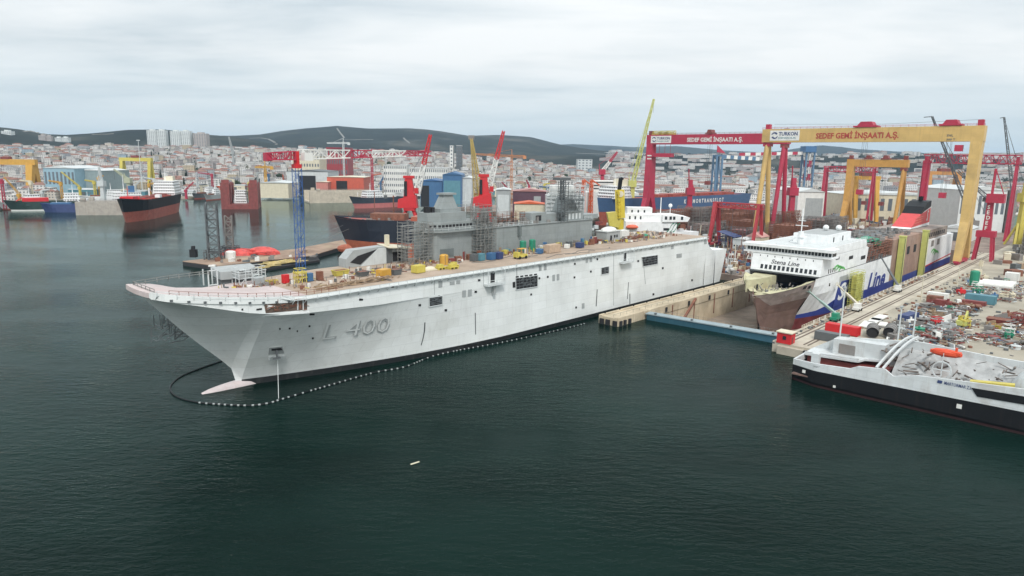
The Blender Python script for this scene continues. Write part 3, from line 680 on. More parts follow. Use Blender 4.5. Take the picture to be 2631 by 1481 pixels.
# long scuffs, seams and a fender mark
for pts in ([(940,1225),(948,1225),(938,1400),(928,1400)],[(1265,1150),(1271,1150),(1260,1325),(1253,1325)],[(1278,1270),(1286,1270),(1286,1385),(1278,1385)],[(1425,995),(1430,995),(1446,1170),(1440,1170)],[(1112,860),(1116,860),(1116,1390),(1112,1390)],[(105,960),(110,960),(114,1090),(109,1090)]):
    panel('scuff_mark', grey if pts[0][0] in (1112,1425,105) else dgrey, [c3(*p) for p in pts], .03, thick=.02)
for pts in ([(1112,1130),(1117,1130),(1115,1280),(1110,1280)],[(1272,1090),(1277,1090),(1280,1350),(1275,1350)],[(1618,1030),(1622,1030),(1624,1195),(1619,1195)],[(818,1140),(822,1140),(822,1440),(818,1440)],[(1965,950),(1969,950),(1969,1085),(1965,1085)]):
    panel('scuff_mark', grey, [c2(*p) for p in pts], .03, thick=.02)
panel('scuff_mark', dgrey, [(1090,829),(1093,829),(1092,850),(1088,870),(1083,888),(1081,887),(1086,868),(1089,850)], .04, thick=.02); panel('scuff_mark', dgrey, [(1220,804),(1222,804),(1223,860),(1221,860)], .04, thick=.02)
# pennant number, welded proud; a grey copy behind paints shade along its edges
def onhull(s, z, off): return (s, 16-hull_b(s, z)-off, z)
num_shade = paint('number_shade', (.40,.42,.42)); 
p0, p1 = hp(826,875), hp(997,853)
def num_fn(k):
    def fn(a, c_): s = p0[0]+a; z = p0[2]+c_+(p1[2]-p0[2])*a/(p1[0]-p0[0]); return onhull(s, z, k)
    return fn
text('L 400', ship, num_shade, (0,0,0), (1,0,0), (0,0,1), p1[0]-p0[0], 4.5, bold=.015, fn=num_fn(.24), name='pennant_number')
text('L 400', ship, HULLM, (0,0,0), (1,0,0), (0,0,1), p1[0]-p0[0], 4.5, bold=-.012, fn=lambda a, c_: num_fn(.34)(a-.2, c_+.2), name='pennant_number')
p2, p3 = hp(*c3(2045,1045)), hp(*c3(2165,1030))
text('L400', ship, lgrey, (0,0,0), (1,0,0), (0,0,1), p3[0]-p2[0], 3.6, bold=-.02, fn=lambda a, c_: onhull(p2[0]+a, p2[2]+c_, .06), name='pennant_number')
# mess of staging under the bow overhang
mb = MB(); rg = random.Random(5)
for i in range(70):
    a = Vector((rg.uniform(-18,-9), rg.uniform(18,22), 0)); a.z = rg.uniform(12.5,18); d_ = Vector(rg.choice([(3,0,0),(0,2.5,0),(0,0,2.6),(2,0,1.5)])); mb.beam(a, a+d_, .14)
solo('hanging_stage', mb, dgrey, 'dark tangle of hanging staging under the bow overhang of the white warship', 'scaffolding', (-15,20,15), yard=True)
# ------------- island superstructure
ISL = mat('island_grey', (.25,.275,.275), rough=.6, var=.12, sc=.2, streak=.5, dirt=(.15,.165,.165), bump=.05, plates=(5,2.2,.2)); ISD = paint('island_dark', (.13,.15,.15), streak=.5)
b = MB(); b.prism([(66.5,24,23.72),(69,22,23.72),(151,22,23.72),(151,30.5,23.72),(66.5,30.5,23.72)], (0,0,8.9)); isl = b.build('island', ISL, ship)
b = MB(); b.prism([(65.5,23,32.62),(70,20.4,32.62),(92,20.4,32.62),(92,31.5,32.62),(65.5,31.5,32.62)], (0,0,.5)); b.box(92,151.5,21.6,31,32.62,32.8); b.build('bridge_deck', ISL, isl)
b = MB(); b.prism([(66.5,24,33.12),(70,21.5,33.12),(84,21.5,33.12),(90,23.5,33.12),(90,30.5,33.12),(66.5,30.5,33.12)], (0,0,2.6)); b.prism([(67.5,25,35.72),(71,22.5,35.72),(82,22.5,35.72),(82,30,35.72),(67.5,30,35.72)], (0,0,3.0)); b.build('bridge', ISL, isl)
b = MB()
for i in range(9): b.box(70.6+i*1.5,71.7+i*1.5,21.43,21.5,34.0,35.0)
for i in range(3): b.beam((67.0+i*1.2,23.6-i*.85,34.5),(67.7+i*1.2,23.1-i*.85,34.5),.1,1.0)
b.build('bridge_windows', dark, isl)
b = MB(); b.prism([(72,24,38.72),(81,24,38.72),(81,29,38.72),(72,29,38.72)], (0,0,1.2)); b.hexa([(73,24.4,39.9),(80,24.4,39.9),(80,28.6,39.9),(73,28.6,39.9)],[(75,25.2,44.2),(78.4,25.2,44.2),(78.4,27.8,44.2),(75,27.8,44.2)]); b.box(74.2,79.6,24.6,28.4,44.2,44.8); b.build('mast', ISL, isl)
b = MB(); b.tube((84,25,35),(84,25,44.5),.22); b.tube((82.5,25,42),(85.5,25,42),.12); b.tube((87,24,33),(87,24,41),.15); b.tube((89,26,33),(89,26,39),.12); b.build('aerial', lgrey, isl)
each('exhaust_duct', dark, isl, [bx(67.8,69.2,25.4,27.2,38.7,40.6), bx(69.8,71.0,25.4,27.2,38.7,40.4)])
b = MB(); rails(b, [(66,24),(70.2,20.7),(92,20.7)], 33.1, 1.1, 2.2, .05); b.build('bridge_rail', lgrey, isl)
bx(70.2,76,21.9,22,24.5,27.2).build('hull_patch', ISD, isl); bx(149.6,151.4,22.6,28,23.8,27.6).build('hangar_door', dark, isl)
bx(106.5,107.6,20.9,22,29.0,32.6).build('boat_davit', ISD, isl)
b = MB(); b.box(115.5,124,23.5,29.5,32.8,36.6); b.build('uptake_house', ISL, isl); bx(118,121,23.42,23.5,33.6,35.6).build('doorway', dark, isl)
bx(124,133,24.5,29.5,32.8,35.9).build('mast_house', ISL, isl)
b = MB(); b.prism([(134,23.2,32.8),(146.5,23.2,32.8),(146.5,29.8,32.8),(134,29.8,32.8)], (0,0,3.4)); b.hexa([(134.5,23.4,36.2),(143.8,23.4,36.2),(143.8,29.6,36.2),(134.5,29.6,36.2)],[(135.6,24.4,41.5),(140.8,24.4,41.5),(140.8,28.6,41.5),(135.6,28.6,41.5)]); b.box(133.8,145,22.9,30,36.0,36.4); b.build('radar_tower', ISL, isl)
each('tower_door', lgrey, isl, [bx(137+i*2.2,138+i*2.2,23.1,23.2,33.2,35.4) for i in range(4)])
b = MB(); b.lattice((134.6,25,41),(134.6,25,48.5),1.5,1.0,5,.14); b.box(131.4,138,23.5,27,48.3,49.3); b.build('radar_mast', dgrey, isl)
bx(146.6,156,23,30,32.8,34.6).build('hangar_roof_house', ISL, isl)
b = MB(); rails(b, [(92,22.3),(115,22.3)], 32.8, 1.1, 2.4, .05); rails(b, [(146,22.3),(151,22.3)], 32.8, 1.1, 2.4, .05); b.build('island_rail', lgrey, isl)
b = MB(); rg = random.Random(8)
for i in range(70):
    x, y_ = rg.uniform(90,132), rg.uniform(23,30); h = rg.choice([.6,1,1.4,2.4]); b.obox((x,y_,32.8),(rg.uniform(.4,1.8),rg.uniform(.4,1.4),h), rg.uniform(0,1))
struct(b.build('roof_fittings', steel, isl), 'stuff')
# scaffolds round the island: each its own thing
b = MB(); scaffold(b, 56.5,66,20.5,26,23.72,35.2, 1.9, 1.9, .07, jit=1, seed=2); solo('scaffold_tower', b, scaf, 'tall grey scaffold tower standing against the front of the warship island', 'scaffolding', (61,23,23.72), yard=True)
b = MB(); scaffold(b, 84,93,19.4,21.6,23.72,38.5, 1.9, 1.9, .065, jit=1, seed=3); solo('scaffold_tower', b, scaf, 'scaffold climbing the island side below the bridge wing, among yellow and blue deck gear', 'scaffolding', (88,20.5,23.72), yard=True)
b = MB(); scaffold(b, 130.2,134.2,21.4,23.2,32.8,47.5, 2, 1.6, .09, jit=1, seed=4); scaffold(b, 136,143.5,21.6,23.0,36.5,42.5, 2.2, 1.7, .06, jit=1, seed=5); solo('scaffold_tower', b, dgrey, 'dark scaffold wrapped round the rear radar mast of the warship island', 'scaffolding', (132,22,32.8), yard=True)
b = MB(); scaffold(b, 84,94,22.5,29,35.0,39.5, 2.2, 1.5, .06, jit=1, seed=6); solo('scaffold_tower', b, scaf, 'low scaffold cage on top of the island just behind the grey bridge', 'scaffolding', (89,25,35), yard=True)
b = MB(); scaffold(b, 99,113,24.5,29,32.8,36.2, 2.4, 1.7, .06, jit=1, seed=9); solo('scaffold_tower', b, rust, 'rusty scaffold and pipes on the middle of the long island roof', 'scaffolding', (105,26,32.8), yard=True)
# ================================================================ GEAR ON THE FLIGHT DECK (every piece a thing of its own)
DZ = 23.74
def yard_thing(name, label, cat, s, t, z, group=None): return thing(name, label, cat, (s,t,z), group, yard=True)
def tub(name, s, t, z, L_, W_, h, m_, label, cat='skip', group=None, lip=True, fill=None):
    o = yard_thing(name, label, cat, s, t, z, group); b = MB(); a = .82
    b.hexa([(s-L_/2*a,t-W_/2*a,z),(s+L_/2*a,t-W_/2*a,z),(s+L_/2*a,t+W_/2*a,z),(s-L_/2*a,t+W_/2*a,z)],[(s-L_/2,t-W_/2,z+h),(s+L_/2,t-W_/2,z+h),(s+L_/2,t+W_/2,z+h),(s-L_/2,t+W_/2,z+h)]); b.build('body', m_, o)
    b = MB()
    for p, q in (((-1,-1),(1,-1)),((1,-1),(1,1)),((1,1),(-1,1)),((-1,1),(-1,-1))): b.beam((s+p[0]*L_/2,t+p[1]*W_/2,z+h),(s+q[0]*L_/2,t+q[1]*W_/2,z+h),.18)
    b.build('rim', m_, o)
    bx(s-L_/2+.15,s+L_/2-.15,t-W_/2+.15,t+W_/2-.15,z+h,z+h+.03).build('load', fill or rust, o); return o
def container(name, s, t, z, L_, W_, h, m_, label, cat='container', group=None, yaw=0, doors=True):
    o = thing(name, label, cat, (0,0,0), group, yard=True, rot=0); OFF[o.name] = Vector((0,0,0)); o.location = SW(s,t,z); o.rotation_euler = (0,0,AD+yaw)
    b = MB(); b.box(-L_/2,L_/2,-W_/2,W_/2,.12,h)
    n = int(L_/.55)
    for i in range(n):
        x = -L_/2+L_*(i+.5)/n
        for sg in (-1,1): b.box(x-.12,x+.12,sg*(W_/2),sg*(W_/2+.05),.3,h-.15)
    b.build('body', m_, o)
    if max(L_, W_) > 4.5: each('corner_post', m_, o, [bx(x*L_/2-.12,x*L_/2+.12,y_*W_/2-.12,y_*W_/2+.12,0,h+.06) for x in (-1,1) for y_ in (-1,1)])
    if doors: bx(-L_/2-.06,-L_/2,-W_/2+.15,W_/2-.15,.25,h-.2).build('door', m_, o)
    return o
def drum_tank(name, s, t, z, r, h, m_, label, cat='tank', group=None):
    o = yard_thing(name, label, cat, s, t, z, group); b = MB(); b.tube((s,t,z),(s,t,z+h),r,14); b.build('body', m_, o, smooth=False)
    b = MB(); b.ball((s,t,z+h),r,r,r*.35,12,3,0); b.build('lid', m_, o); b = MB(); b.tube((s+r,t,z+.2),(s+r,t,z+h+.3),.07,4); b.tube((s-r*.4,t-r*.9,z+.2),(s-r*.4,t-r*.9,z+h+.3),.07,4); b.build('pipe', dgrey, o); return o
GD = 'loose gear on the tan flight deck'
tub('yellow_skip', 30.7,18.0,DZ,4.2,2.6,1.5,lemon,'bright yellow open skip nearest the bow, below the blue lattice crane','skip',GD)
tub('steel_tub', 34.6,13.2,DZ,3.2,2.2,1.3,dgrey,'small dark tub between the yellow skip and the ochre box on the deck','skip',GD)
container('tool_box', 38.0,8.2,DZ,3.6,2.4,2.2,amber,'amber tool container with dark end, near the middle of the port deck edge','container',GD, yaw=.25)
tub('steel_tub', 42.9,9.2,DZ,2.8,2.2,1.5,dgrey,'round looking dark tub just right of the amber tool container','skip',GD)
container('tool_box', 49.6,7.6,DZ,3.4,2.4,2.2,lemon,'yellow crate with dark gap beside the upturned cream boat on deck','container',GD, yaw=.1)
b = MB(); b.ball((54.6,8.7,DZ+.2),2.4,1.1,1.0,10,4,0); b.box(52.3,57,7.7,9.7,DZ,DZ+.3); solo('upturned_boat', b, cream, 'cream upturned workboat lying by the yellow pallets on deck', 'boat', (54.6,8.7,DZ), GD, yard=True)
for i, (s, t, w_, lab) in enumerate([(58.2,8.2,3.0,'low yellow pallet stack left of the yellow drum tank'),(61.5,6.6,3.4,'long yellow pallet nearest the port deck edge'),(64.2,8.8,2.4,'small yellow pallet behind the others under the drum tank')]):
    o = yard_thing('pallet', lab, 'pallet', s, t, DZ, 'yellow pallets on the deck'); b = MB()
    for k in range(4): b.box(s-w_/2,s+w_/2,t-1.1+k*.65,t-.7+k*.65,DZ+.55,DZ+.75)
    for k in (-1,0,1): b.box(s+k*w_*.42-.1,s+k*w_*.42+.1,t-1.2,t+1.3,DZ,DZ+.55)
    b.build('frame', lemon, o); bx(s-w_*.3,s+w_*.3,t-.7,t+.7,DZ+.76,DZ+1.5).build('crate', lemon, o)
drum_tank('drum_tank', 65.2,14.4,DZ,1.35,2.8,amber,'yellow upright drum tank standing before the scaffold tower','tank',GD)
b = MB(); rg = random.Random(11)
for i in range(60):
    s = rg.uniform(14,36); t = 2.4+rg.uniform(0,2.0)+(.05*(s-14)); L_ = rg.uniform(1.5,4); a = Vector((s,t,DZ+rg.uniform(.1,.9))); b.beam(a, a+Vector((L_,rg.uniform(-.5,.5),rg.uniform(-.1,.3))), rg.uniform(.12,.3))
struct(solo('timber_pile', b, wood, 'long untidy heap of brown planks and tubes along the port deck edge', 'timber', (24,3,DZ), yard=True), 'stuff')
for (s,t,m_,nm,lab,d_) in ((83.3,12.0,blue,'generator','blue generator box beside the yellow loader','box'),(79.4,12.9,teal,'workbench_box','teal box by the dark cabinet in front of the bridge','box'),(77.2,13.4,dgrey,'cabinet','dark steel cabinet left of the teal box on deck','cabinet'),(86.3,11.6,navy,'gas_cage','tall navy cage of cylinders beside the rusty pillar','cage')):
    container(nm, s,t,DZ,2.6,2.0,2.3,m_,lab,d_,GD,yaw=.15)
o = yard_thing('deck_loader', 'yellow forklift loader parked right of the blue generator on the flight deck', 'loader', 92.5,7.6,DZ)
b = MB(); b.box(90.3,95,6.6,8.8,DZ+.6,DZ+1.5); b.box(90.3,91.6,6.7,8.7,DZ+1.5,DZ+2.3); b.build('body', lemon, o); b = MB()
for x in (92,94.4):
    for y_ in (6.8,8.6): b.beam((x,y_,DZ+1.5),(x,y_,DZ+3.2),.14)
b.box(91.8,94.6,6.7,8.7,DZ+3.2,DZ+3.35); b.build('cab', amber, o)
each('wheel', black, o, [MB().tube((x,y_,DZ+.5),(x,y_+.3,DZ+.5),.5,10) for x in (91.2,94.2) for y_ in (6.4,8.6)])
b = MB(); b.beam((95.2,7,DZ),(95.2,7,DZ+3.4),.2); b.beam((95.2,8.4,DZ),(95.2,8.4,DZ+3.4),.2); b.beam((95.2,7,DZ+.3),(96.8,7,DZ+.3),.15); b.beam((95.2,8.4,DZ+.3),(96.8,8.4,DZ+.3),.15); b.build('mast', dgrey, o)
drum_tank('drum_tank', 99.2,11.2,DZ,.75,2.2,tank_w,'white gas bottle tank behind the yellow deck loader','tank',GD)
for (s,t,lab) in ((104.6,17.5,'left of the two green upright tanks before the island wall'),(110.4,18.2,'right of the two green upright tanks before the island wall')): drum_tank('green_tank', s,t,DZ,1.15,3.8,green,lab,'tank','green tanks by the island')
container('plywood_box', 112.3,10.6,DZ,6.5,2.6,2.9,mat('plywood', (.45,.34,.25), var=.15, sc=.8),'large pale brown plywood crate in the middle of the flight deck','crate',GD,yaw=.05,doors=False)
container('tool_box', 106.6,11.4,DZ,2.8,2.0,1.7,blue,'dusty blue box left of the plywood crate','container',GD,yaw=.4)
container('tool_box', 130.6,12.3,DZ,3.0,2.2,2.0,navy,'blue tool box below the rear end of the island','container',GD,yaw=.2)
container('welding_box', 125,14,DZ,2.2,1.6,1.6,tank_w,'white welding set box left of the blue box by the island','box',GD,yaw=.3)
o = yard_thing('site_office', 'grey site office cabin with white door on the rear flight deck beside the yellow crane', 'cabin', 159,19.5,DZ)
bx(154.5,164,17.2,22.4,DZ,DZ+3.8).build('wall', grey, o); bx(154.2,164.3,16.9,22.7,DZ+3.8,DZ+4.1).build('roof', lgrey, o); bx(157,158.2,17.12,17.2,DZ,DZ+2.3).build('door', dark, o); each('window', glass, o, [bx(159.6+i*1.6,160.6+i*1.6,17.12,17.2,DZ+1.3,DZ+2.4) for i in range(2)])
container('store_box', 170.5,20.5,DZ,5.2,3.0,3.4,tank_w,'white store container right of the grey site office on deck','container',GD)
b = MB(); b.prism([(155,21.9,DZ+4.12),(163,21.9,DZ+4.12),(163,17.2,DZ+4.12),(155,17.2,DZ+4.12)], (0,0,.05)); b.ball((159,19.5,DZ+4.15),4.4,2.6,1.5,10,4,0); solo('tarpaulin_cover', b, tank_w, 'white rounded cover lying over the roof of the grey site office', 'cover', (159,19.5,DZ+4.15), yard=True)
b = MB(); rg = random.Random(4)
for i in range(30):
    a = Vector((rg.uniform(168,180), rg.uniform(14.5,18), DZ+rg.uniform(.1,1))); b.beam(a, a+Vector((rg.uniform(1,3),rg.uniform(-1,1),rg.uniform(-.2,.4))), rg.uniform(.15,.4))
struct(solo('scrap_pile', b, rust, 'low rust red scrap pile in front of the white store container', 'scrap', (174,16,DZ), yard=True), 'stuff')
b = MB(); b.ball((183,17.6,DZ),3.2,1.6,1.3,9,4,0); b.box(180,186,16.6,18.6,DZ,DZ+.5); solo('green_tarpaulin', b, green, 'green tarpaulin over a heap on the rear flight deck', 'tarpaulin', (183,17.6,DZ), yard=True)
container('red_cabinet', 13.8,17.0,DZ,1.6,1.2,2.3,scarlet,'small bright red cabinet with white plate near the bow','cabinet',GD)
container('blue_cabinet', 19.8,15.6,DZ,1.6,1.3,2.2,blue,'slim blue cabinet right of the yellow scaffold stand by the bow','cabinet',GD)
container('rust_cabinet', 22.6,15.2,DZ,1.5,1.3,2.4,rust,'slim rust red cabinet at the foot of the blue lattice crane','cabinet',GD)
b = MB(); scaffold(b, 16.2,18.6,15,17,DZ,DZ+2.6,1.2,1.3,.09,seed=21); solo('access_stand', b, lemon, 'small yellow access stand between the red and blue cabinets near the bow', 'stand', (17.4,16,DZ), yard=True)
b = MB(); scaffold(b, 4,11,22,26,DZ-.1,DZ+3.2,1.6,1.6,.07,seed=22); solo('scaffold_tower', b, lgrey, 'pale low scaffold frame at the bow beside the grey steel block', 'scaffolding', (7,24,DZ), yard=True)
tub('yellow_skip', 11.0,18.8,DZ,2.8,1.4,.9,lemon,'low yellow trough beside the pale scaffold at the bow','skip',GD)
container('grey_generator', 8.0,19.8,DZ,2.4,1.5,1.8,grey,'grey generator near the bow left of the red cabinet','box',GD)
# people-sized gear: gas bottles, stands and small boxes along the island foot
rg = random.Random(31); gm = [steel, blue, tank_w, rust, teal, lemon, wood, dgrey, redbrown]; gw = ['steel grey','blue','white','rusty','teal','yellow','timber','dark grey','red brown']
spots = [(70+i*3.1, 17.2+rg.uniform(-.8,1.4)) for i in range(5)]+[(93+i*2.7,18.5+rg.uniform(-1.5,1.2)) for i in range(4)]+[(115+i*1.9, 17.6+rg.uniform(-2.2,1.5)) for i in range(17)]+[(136,14.8),(139,16.1),(142,15.2),(145,17.8),(148,16.2)]
for i, (s, t) in enumerate(spots):
    k = rg.randrange(9); h = rg.choice([1.2,1.6,2.2,2.6]); where = 'by the front of the island' if s < 92 else 'along the island wall' if s < 116 else 'below the rear radar tower'
    if i % 3 == 2:
        drum_tank('gas_bottle_rack', s,t,DZ,.42,h,gm[k],f'{gw[k]} upright bottle {where} on the flight deck','bottle','small gear along the foot of the island')
    else:
        container('gear_box', s,t,DZ,rg.uniform(1.1,2.2),rg.uniform(.8,1.5),h,gm[k],f'{gw[k]} gear box {where} on the flight deck','box','small gear along the foot of the island',yaw=rg.uniform(-.4,.4))
# hoses and cables across the deck
hs = MB(); rg = random.Random(2)
for k in range(9):
    s0, t0 = rg.uniform(0,160), rg.uniform(3,18); q = []
    for i in range(14): q.append((s0+i*2.2, t0+1.6*math.sin(i*.6+k)+i*rg.uniform(-.15,.15), deck_z(s0+i*2.2)+.1))
    hs.path(q, .09, 4)
struct(solo('deck_hoses', hs, dgrey, 'dark hoses and cables snaking across the tan flight deck', 'hoses', (60,10,DZ), yard=True), 'stuff')
dl = MB(); rg = random.Random(15)
for i in range(900):
    r_ = rg.random(); s = rg.uniform(40,165) if r_ < .55 else rg.uniform(-4,40) if r_ < .8 else rg.uniform(150,203); t = rg.gauss(17.5,2.0) if r_ < .55 else rg.uniform(4,22) if r_ < .8 else rg.uniform(9,28)
    if 66 < s < 152 and t > 21: t = 19+rg.uniform(-2,1.5)
    if s < 12: t = max(t, 17)
    dl.cur = rg.choice([0,0,0,1,1,1,2,2,3,4,5]); k = rg.random()
    if k < .45: dl.obox((s,t,DZ),(rg.uniform(.3,1.3),rg.uniform(.3,1.0),rg.uniform(.15,1.1)),rg.uniform(0,3))
    elif k < .8: an = rg.uniform(0,6.3); L_ = rg.uniform(1,3.2); dl.beam((s,t,DZ+.12),(s+math.cos(an)*L_,t+math.sin(an)*L_,DZ+rg.uniform(.1,.4)),rg.uniform(.08,.22))
    else: dl.beam((s,t,DZ),(s+rg.uniform(-.2,.2),t,DZ+rg.uniform(1,2)),.12)
o = dl.build('deck_litter', [steel, rust, wood, tank_w, lemon, dgrey], None, off=(0,0,0)); o.location = O3; o.rotation_euler = (0,0,AD); tag(struct(o, 'stuff'), 'fine muted litter of tools, bars and boxes over the flight deck', 'litter')
# grey steel sections and shelter on the starboard deck edge
o = yard_thing('deck_block', 'pale grey box section with open frame legs at the starboard bow edge', 'steel block', 6,26,DZ)
b = MB(); b.prism([(1,25.799999999999997,DZ+1.2),(8.5,25.799999999999997,DZ+.9),(11.5,28.4,DZ+1.4),(11.5,31.4,DZ+1.8),(1,31.4,DZ+1.8)], (0,0,2.0)); b.build('body', grey, o); b = MB()
for x in (-2.2,0): b.beam((x,25.4,DZ-.1),(x,25.4,DZ+4),.25); b.beam((x,28.4,DZ-.1),(x,28.4,DZ+4),.25)
b.beam((-2.2,25.4,DZ+3.9),(0,25.4,DZ+3.9),.25); b.beam((-2.2,25.4,DZ+.3),(0,25.4,DZ+.3),.25); b.build('frame', lgrey, o)
b = MB(); b.box(1,10,30.5,26.4,DZ-.2,DZ+1); b.build('foot', dgrey, o)
o = yard_thing('deck_shelter', 'grey sloped steel shelter with a cream roof beside the scaffold tower', 'shelter', 50,27,DZ)
b = MB(); b.prism([(39.2,28,DZ),(39.2,28,DZ+2.6),(41.8,28,DZ+5.0),(53.4,28,DZ+5.3),(53.4,28,DZ)], (0,4,0)); b.build('sloped_wall', grey, o)
b = MB(); b.prism([(40.5,27.9,DZ+1.5),(43.2,27.9,DZ+3.2),(50,27.9,DZ+4.6),(44,27.9,DZ+.5)], (0,.1,0)); b.build('dark_opening', dark, o)
b = MB(); b.prism([(44,27.7,DZ),(50.5,27.7,DZ+4.9),(53.4,27.7,DZ+4.9),(53.4,27.7,DZ)], (0,.2,0)); b.build('white_sheeting', lgrey, o)
b = MB(); b.box(53.4,55.5,27.5,31,DZ,DZ+4.8); b.build('steel_column', dgrey, o); b = MB(); b.prism([(53,26,DZ+4.9),(62.6,26,DZ+4.0),(62.6,32,DZ+4.4),(53,32,DZ+5.6)], (0,0,.25)); b.build('roof', cream, o)
b = MB(); b.box(55.5,61.8,28,32,DZ,DZ+4); b.build('back_wall', grey, o); bx(56,59,27.9,28,DZ+.3,DZ+3.2).build('doorway', dark, o); bx(54.4,55.6,29,30,DZ+5.3,DZ+8.6).build('post', cream, o)
# blue tower crane on the ship's far side
o = yard_thing('tower_crane', 'tall blue lattice tower crane with red slewing head and long white and red jib', 'tower crane', 27.8,33.8,0)
b = MB(); b.lattice((27.8,33.8,-.5),(27.8,33.8,52.5),1.9,1.9,24,.075,.04,side=DS-DS+Vector((1,0,0))); b.build('mast', paint('crane_blue', (.03,.10,.30)), o)
b = MB(); b.box(26.8,28.8,32.8,34.8,52.5,53.6); b.box(27.2,28.4,33.2,34.4,53.6,57.2); b.build('slewing_head', scarlet, o)
b = MB(); b.lattice((27,33.8,56),(19,33.8,55.6),2.2,1.8,5,.15,.1,side=(0,1,0)); b.box(18.4,20.2,33,34.6,54.4,56.6); b.build('counter_jib', crimson, o)
b = MB(); b.box(28.8,31.4,31.0,33.0,54.6,56.8); b.build('cab', tank_w, o)
b = MB(); b.lattice((29,33.8,56.3),(76,33.8,57.4),2.6,1.4,18,.15,.09,side=(0,1,0),cols=[0,0,0,0,0,1,1,1,0,0,0,0,1,1,1,1]); b.build('jib', [tank_w, crimson], o)
b = MB(); b.tube((58,33.8,56),(58,33.8,44),.05,4); b.box(57.6,58.4,33.5,34.1,43.2,44.2); b.build('hook', dgrey, o)
# floating oil boom and a stick of driftwood
BP = [(570,928),(520,945),(470,965),(443,985),(438,1003),(455,1020),(500,1033),(560,1039),(640,1042),(690,1036),(730,1024),(830,995),(960,958),(1040,943),(1110,916),(1180,900),(1300,878),(1420,852),(1510,830)]
q = [P(u, v, .15) for u, v in BP]; fl = []
o = thing('oil_boom', 'dark floating oil boom with pale floats curling round the warship bow', 'oil boom', tuple(q[5]))
def cr(p0, p1, p2, p3, t): return .5*((2*p1)+(p2-p0)*t+(2*p0-5*p1+4*p2-p3)*t*t+(3*p1-p0-3*p2+p3)*t**3)
pts = []
for i in range(len(q)-1):
    for k in range(10): pts.append(cr(q[max(i-1,0)],q[i],q[i+1],q[min(i+2,len(q)-1)],k/10))
b = MB(); b.path(pts, .17, 5); b.build('skirt', black, o)
acc = 0; fb = MB(); n_ = 0
for a, c in zip(pts[:-1], pts[1:]):
    acc += (c-a).length; k_ = globals().get('k_', 0)+1
    if k_ > 62 and acc > 1.25 and n_ < 400: acc = 0; fb.tube(a+(c-a)*.1, a+(c-a).normalized()*.55, .215, 6); n_ += 1
ob = fb.build('floats', grey, o); ob['kind'] = 'stuff'
a, c = P(1055,1194,.05), P(1077,1187,.05); b = MB(); b.tube(a, c, .16, 5); solo('driftwood', b, cream, 'pale stick of driftwood floating alone on the dark green water', 'driftwood', tuple(a))
# ================================================================ FERRY IN THE DRY DOCK
FW = paint('ferry_white', (.74,.76,.77), streak=.18, dirt=(.45,.42,.38), plates=(8,2.8,.10)); RAW = mat('raw_bow_steel', (.27,.225,.205), rough=.8, var=.3, sc=.25, blot=.6, dirt=(.20,.125,.095), streak=.4); RAWD = mat('raw_bow_lower', (.15,.095,.08), rough=.8, var=.35, sc=.2, blot=.6, dirt=(.12,.08,.06)); PRY = mat('primer_cream', (.46,.44,.29), rough=.8, var=.25, sc=.4, blot=.5, dirt=(.28,.22,.14))
fy = thing('ferry', 'large white passenger ferry in dry dock with a raw rusty bow and red funnel', 'ferry', (170,-39,FZ), yard=True)
FC = -39.0
def f_b(s, z):
    st = lerp_tab([(-8,176.5),(0,174.5),(7.5,170.5),(14,167)], z); Le = lerp_tab([(-8,52),(0,48),(8,30),(13,26)], z)
    u = max(0, min(1, (s-st)/Le)); return 14*(1-(1-u)**1.9)*(1 if z > -6 else .93)
def bow_top(s): return lerp_tab([(167,7.4),(176,8.4),(186,11.2),(196,13.6),(205,13.6)], s)
b = MB(); ss = [168.5,170.5,172.5,175,178,182,186,189,192]; 
for sg in (-1,1):
    rows = []
    for s in ss:
        zt = bow_top(s); zb = lerp_tab([(167,14),(170.5,7.5),(174.5,0),(176.5,-8)], s) if s < 176.5 else -8
        rows.append([(s, FC+sg*f_b(s, z), z) for z in [zb+(zt-zb)*k/9 for k in range(10)]])
    if sg < 0: b.grid(rows, lambda i, j: 1 if j < 6 else 0)
    else: b.grid([r[::-1] for r in rows], lambda i, j: 1 if j > 2 else 0)
bow = b.build('bow_block', [RAW, RAWD], fy)
b = MB(); rows = []
for s in ss: z = lerp_tab([(168,6.6),(182,7.6),(198,8.2)], s); rows.append([(s, FC-f_b(s, z+.3)*.97, z), (s, FC+f_b(s, z+.3)*.97, z)])
b.grid(rows); b.build('foredeck', PRY, bow)
b = MB(); rg = random.Random(12)      # inner bulwark, half-built deck house and mooring gear
for sg in (-1,1):
    rows = [[(s, FC+sg*(f_b(s, bow_top(s))-.25), bow_top(s)), (s, FC+sg*(f_b(s, bow_top(s))-3.2), bow_top(s)-1.0*(s>178)), (s, FC+sg*(f_b(s, 7)*.8), 7.4)] for s in ss[3:]]
    b.grid(rows if sg > 0 else [r[::-1] for r in rows])
b.build('bulwark_flange', PRY, bow)
b = MB(); b.prism([(176,FC+6,7.4),(182,FC+9,7.4),(197,FC+12,7.4),(197,FC+3,7.4),(184,FC+4,7.4)], (0,0,4.6)); b.build('half_built_house', PRY, bow); bx(181.5,182.5,FC+4.0,FC+4.2,7.8,10).build('doorway', dark, bow)
for i, (s, t) in enumerate([(177,FC-1.5),(180,FC-4),(185,FC-2),(188,FC-6),(191,FC+.5)]):
    b = MB(); b.tube((s,t,7.5),(s,t,9.2),.45,8); b.tube((s+1.1,t,7.5),(s+1.1,t,9.2),.45,8); b.box(s-.6,s+1.7,t-.6,t+.6,7.5,7.7); b.build('bollard', PRY if i % 2 else steel, bow)
struct_b = MB()
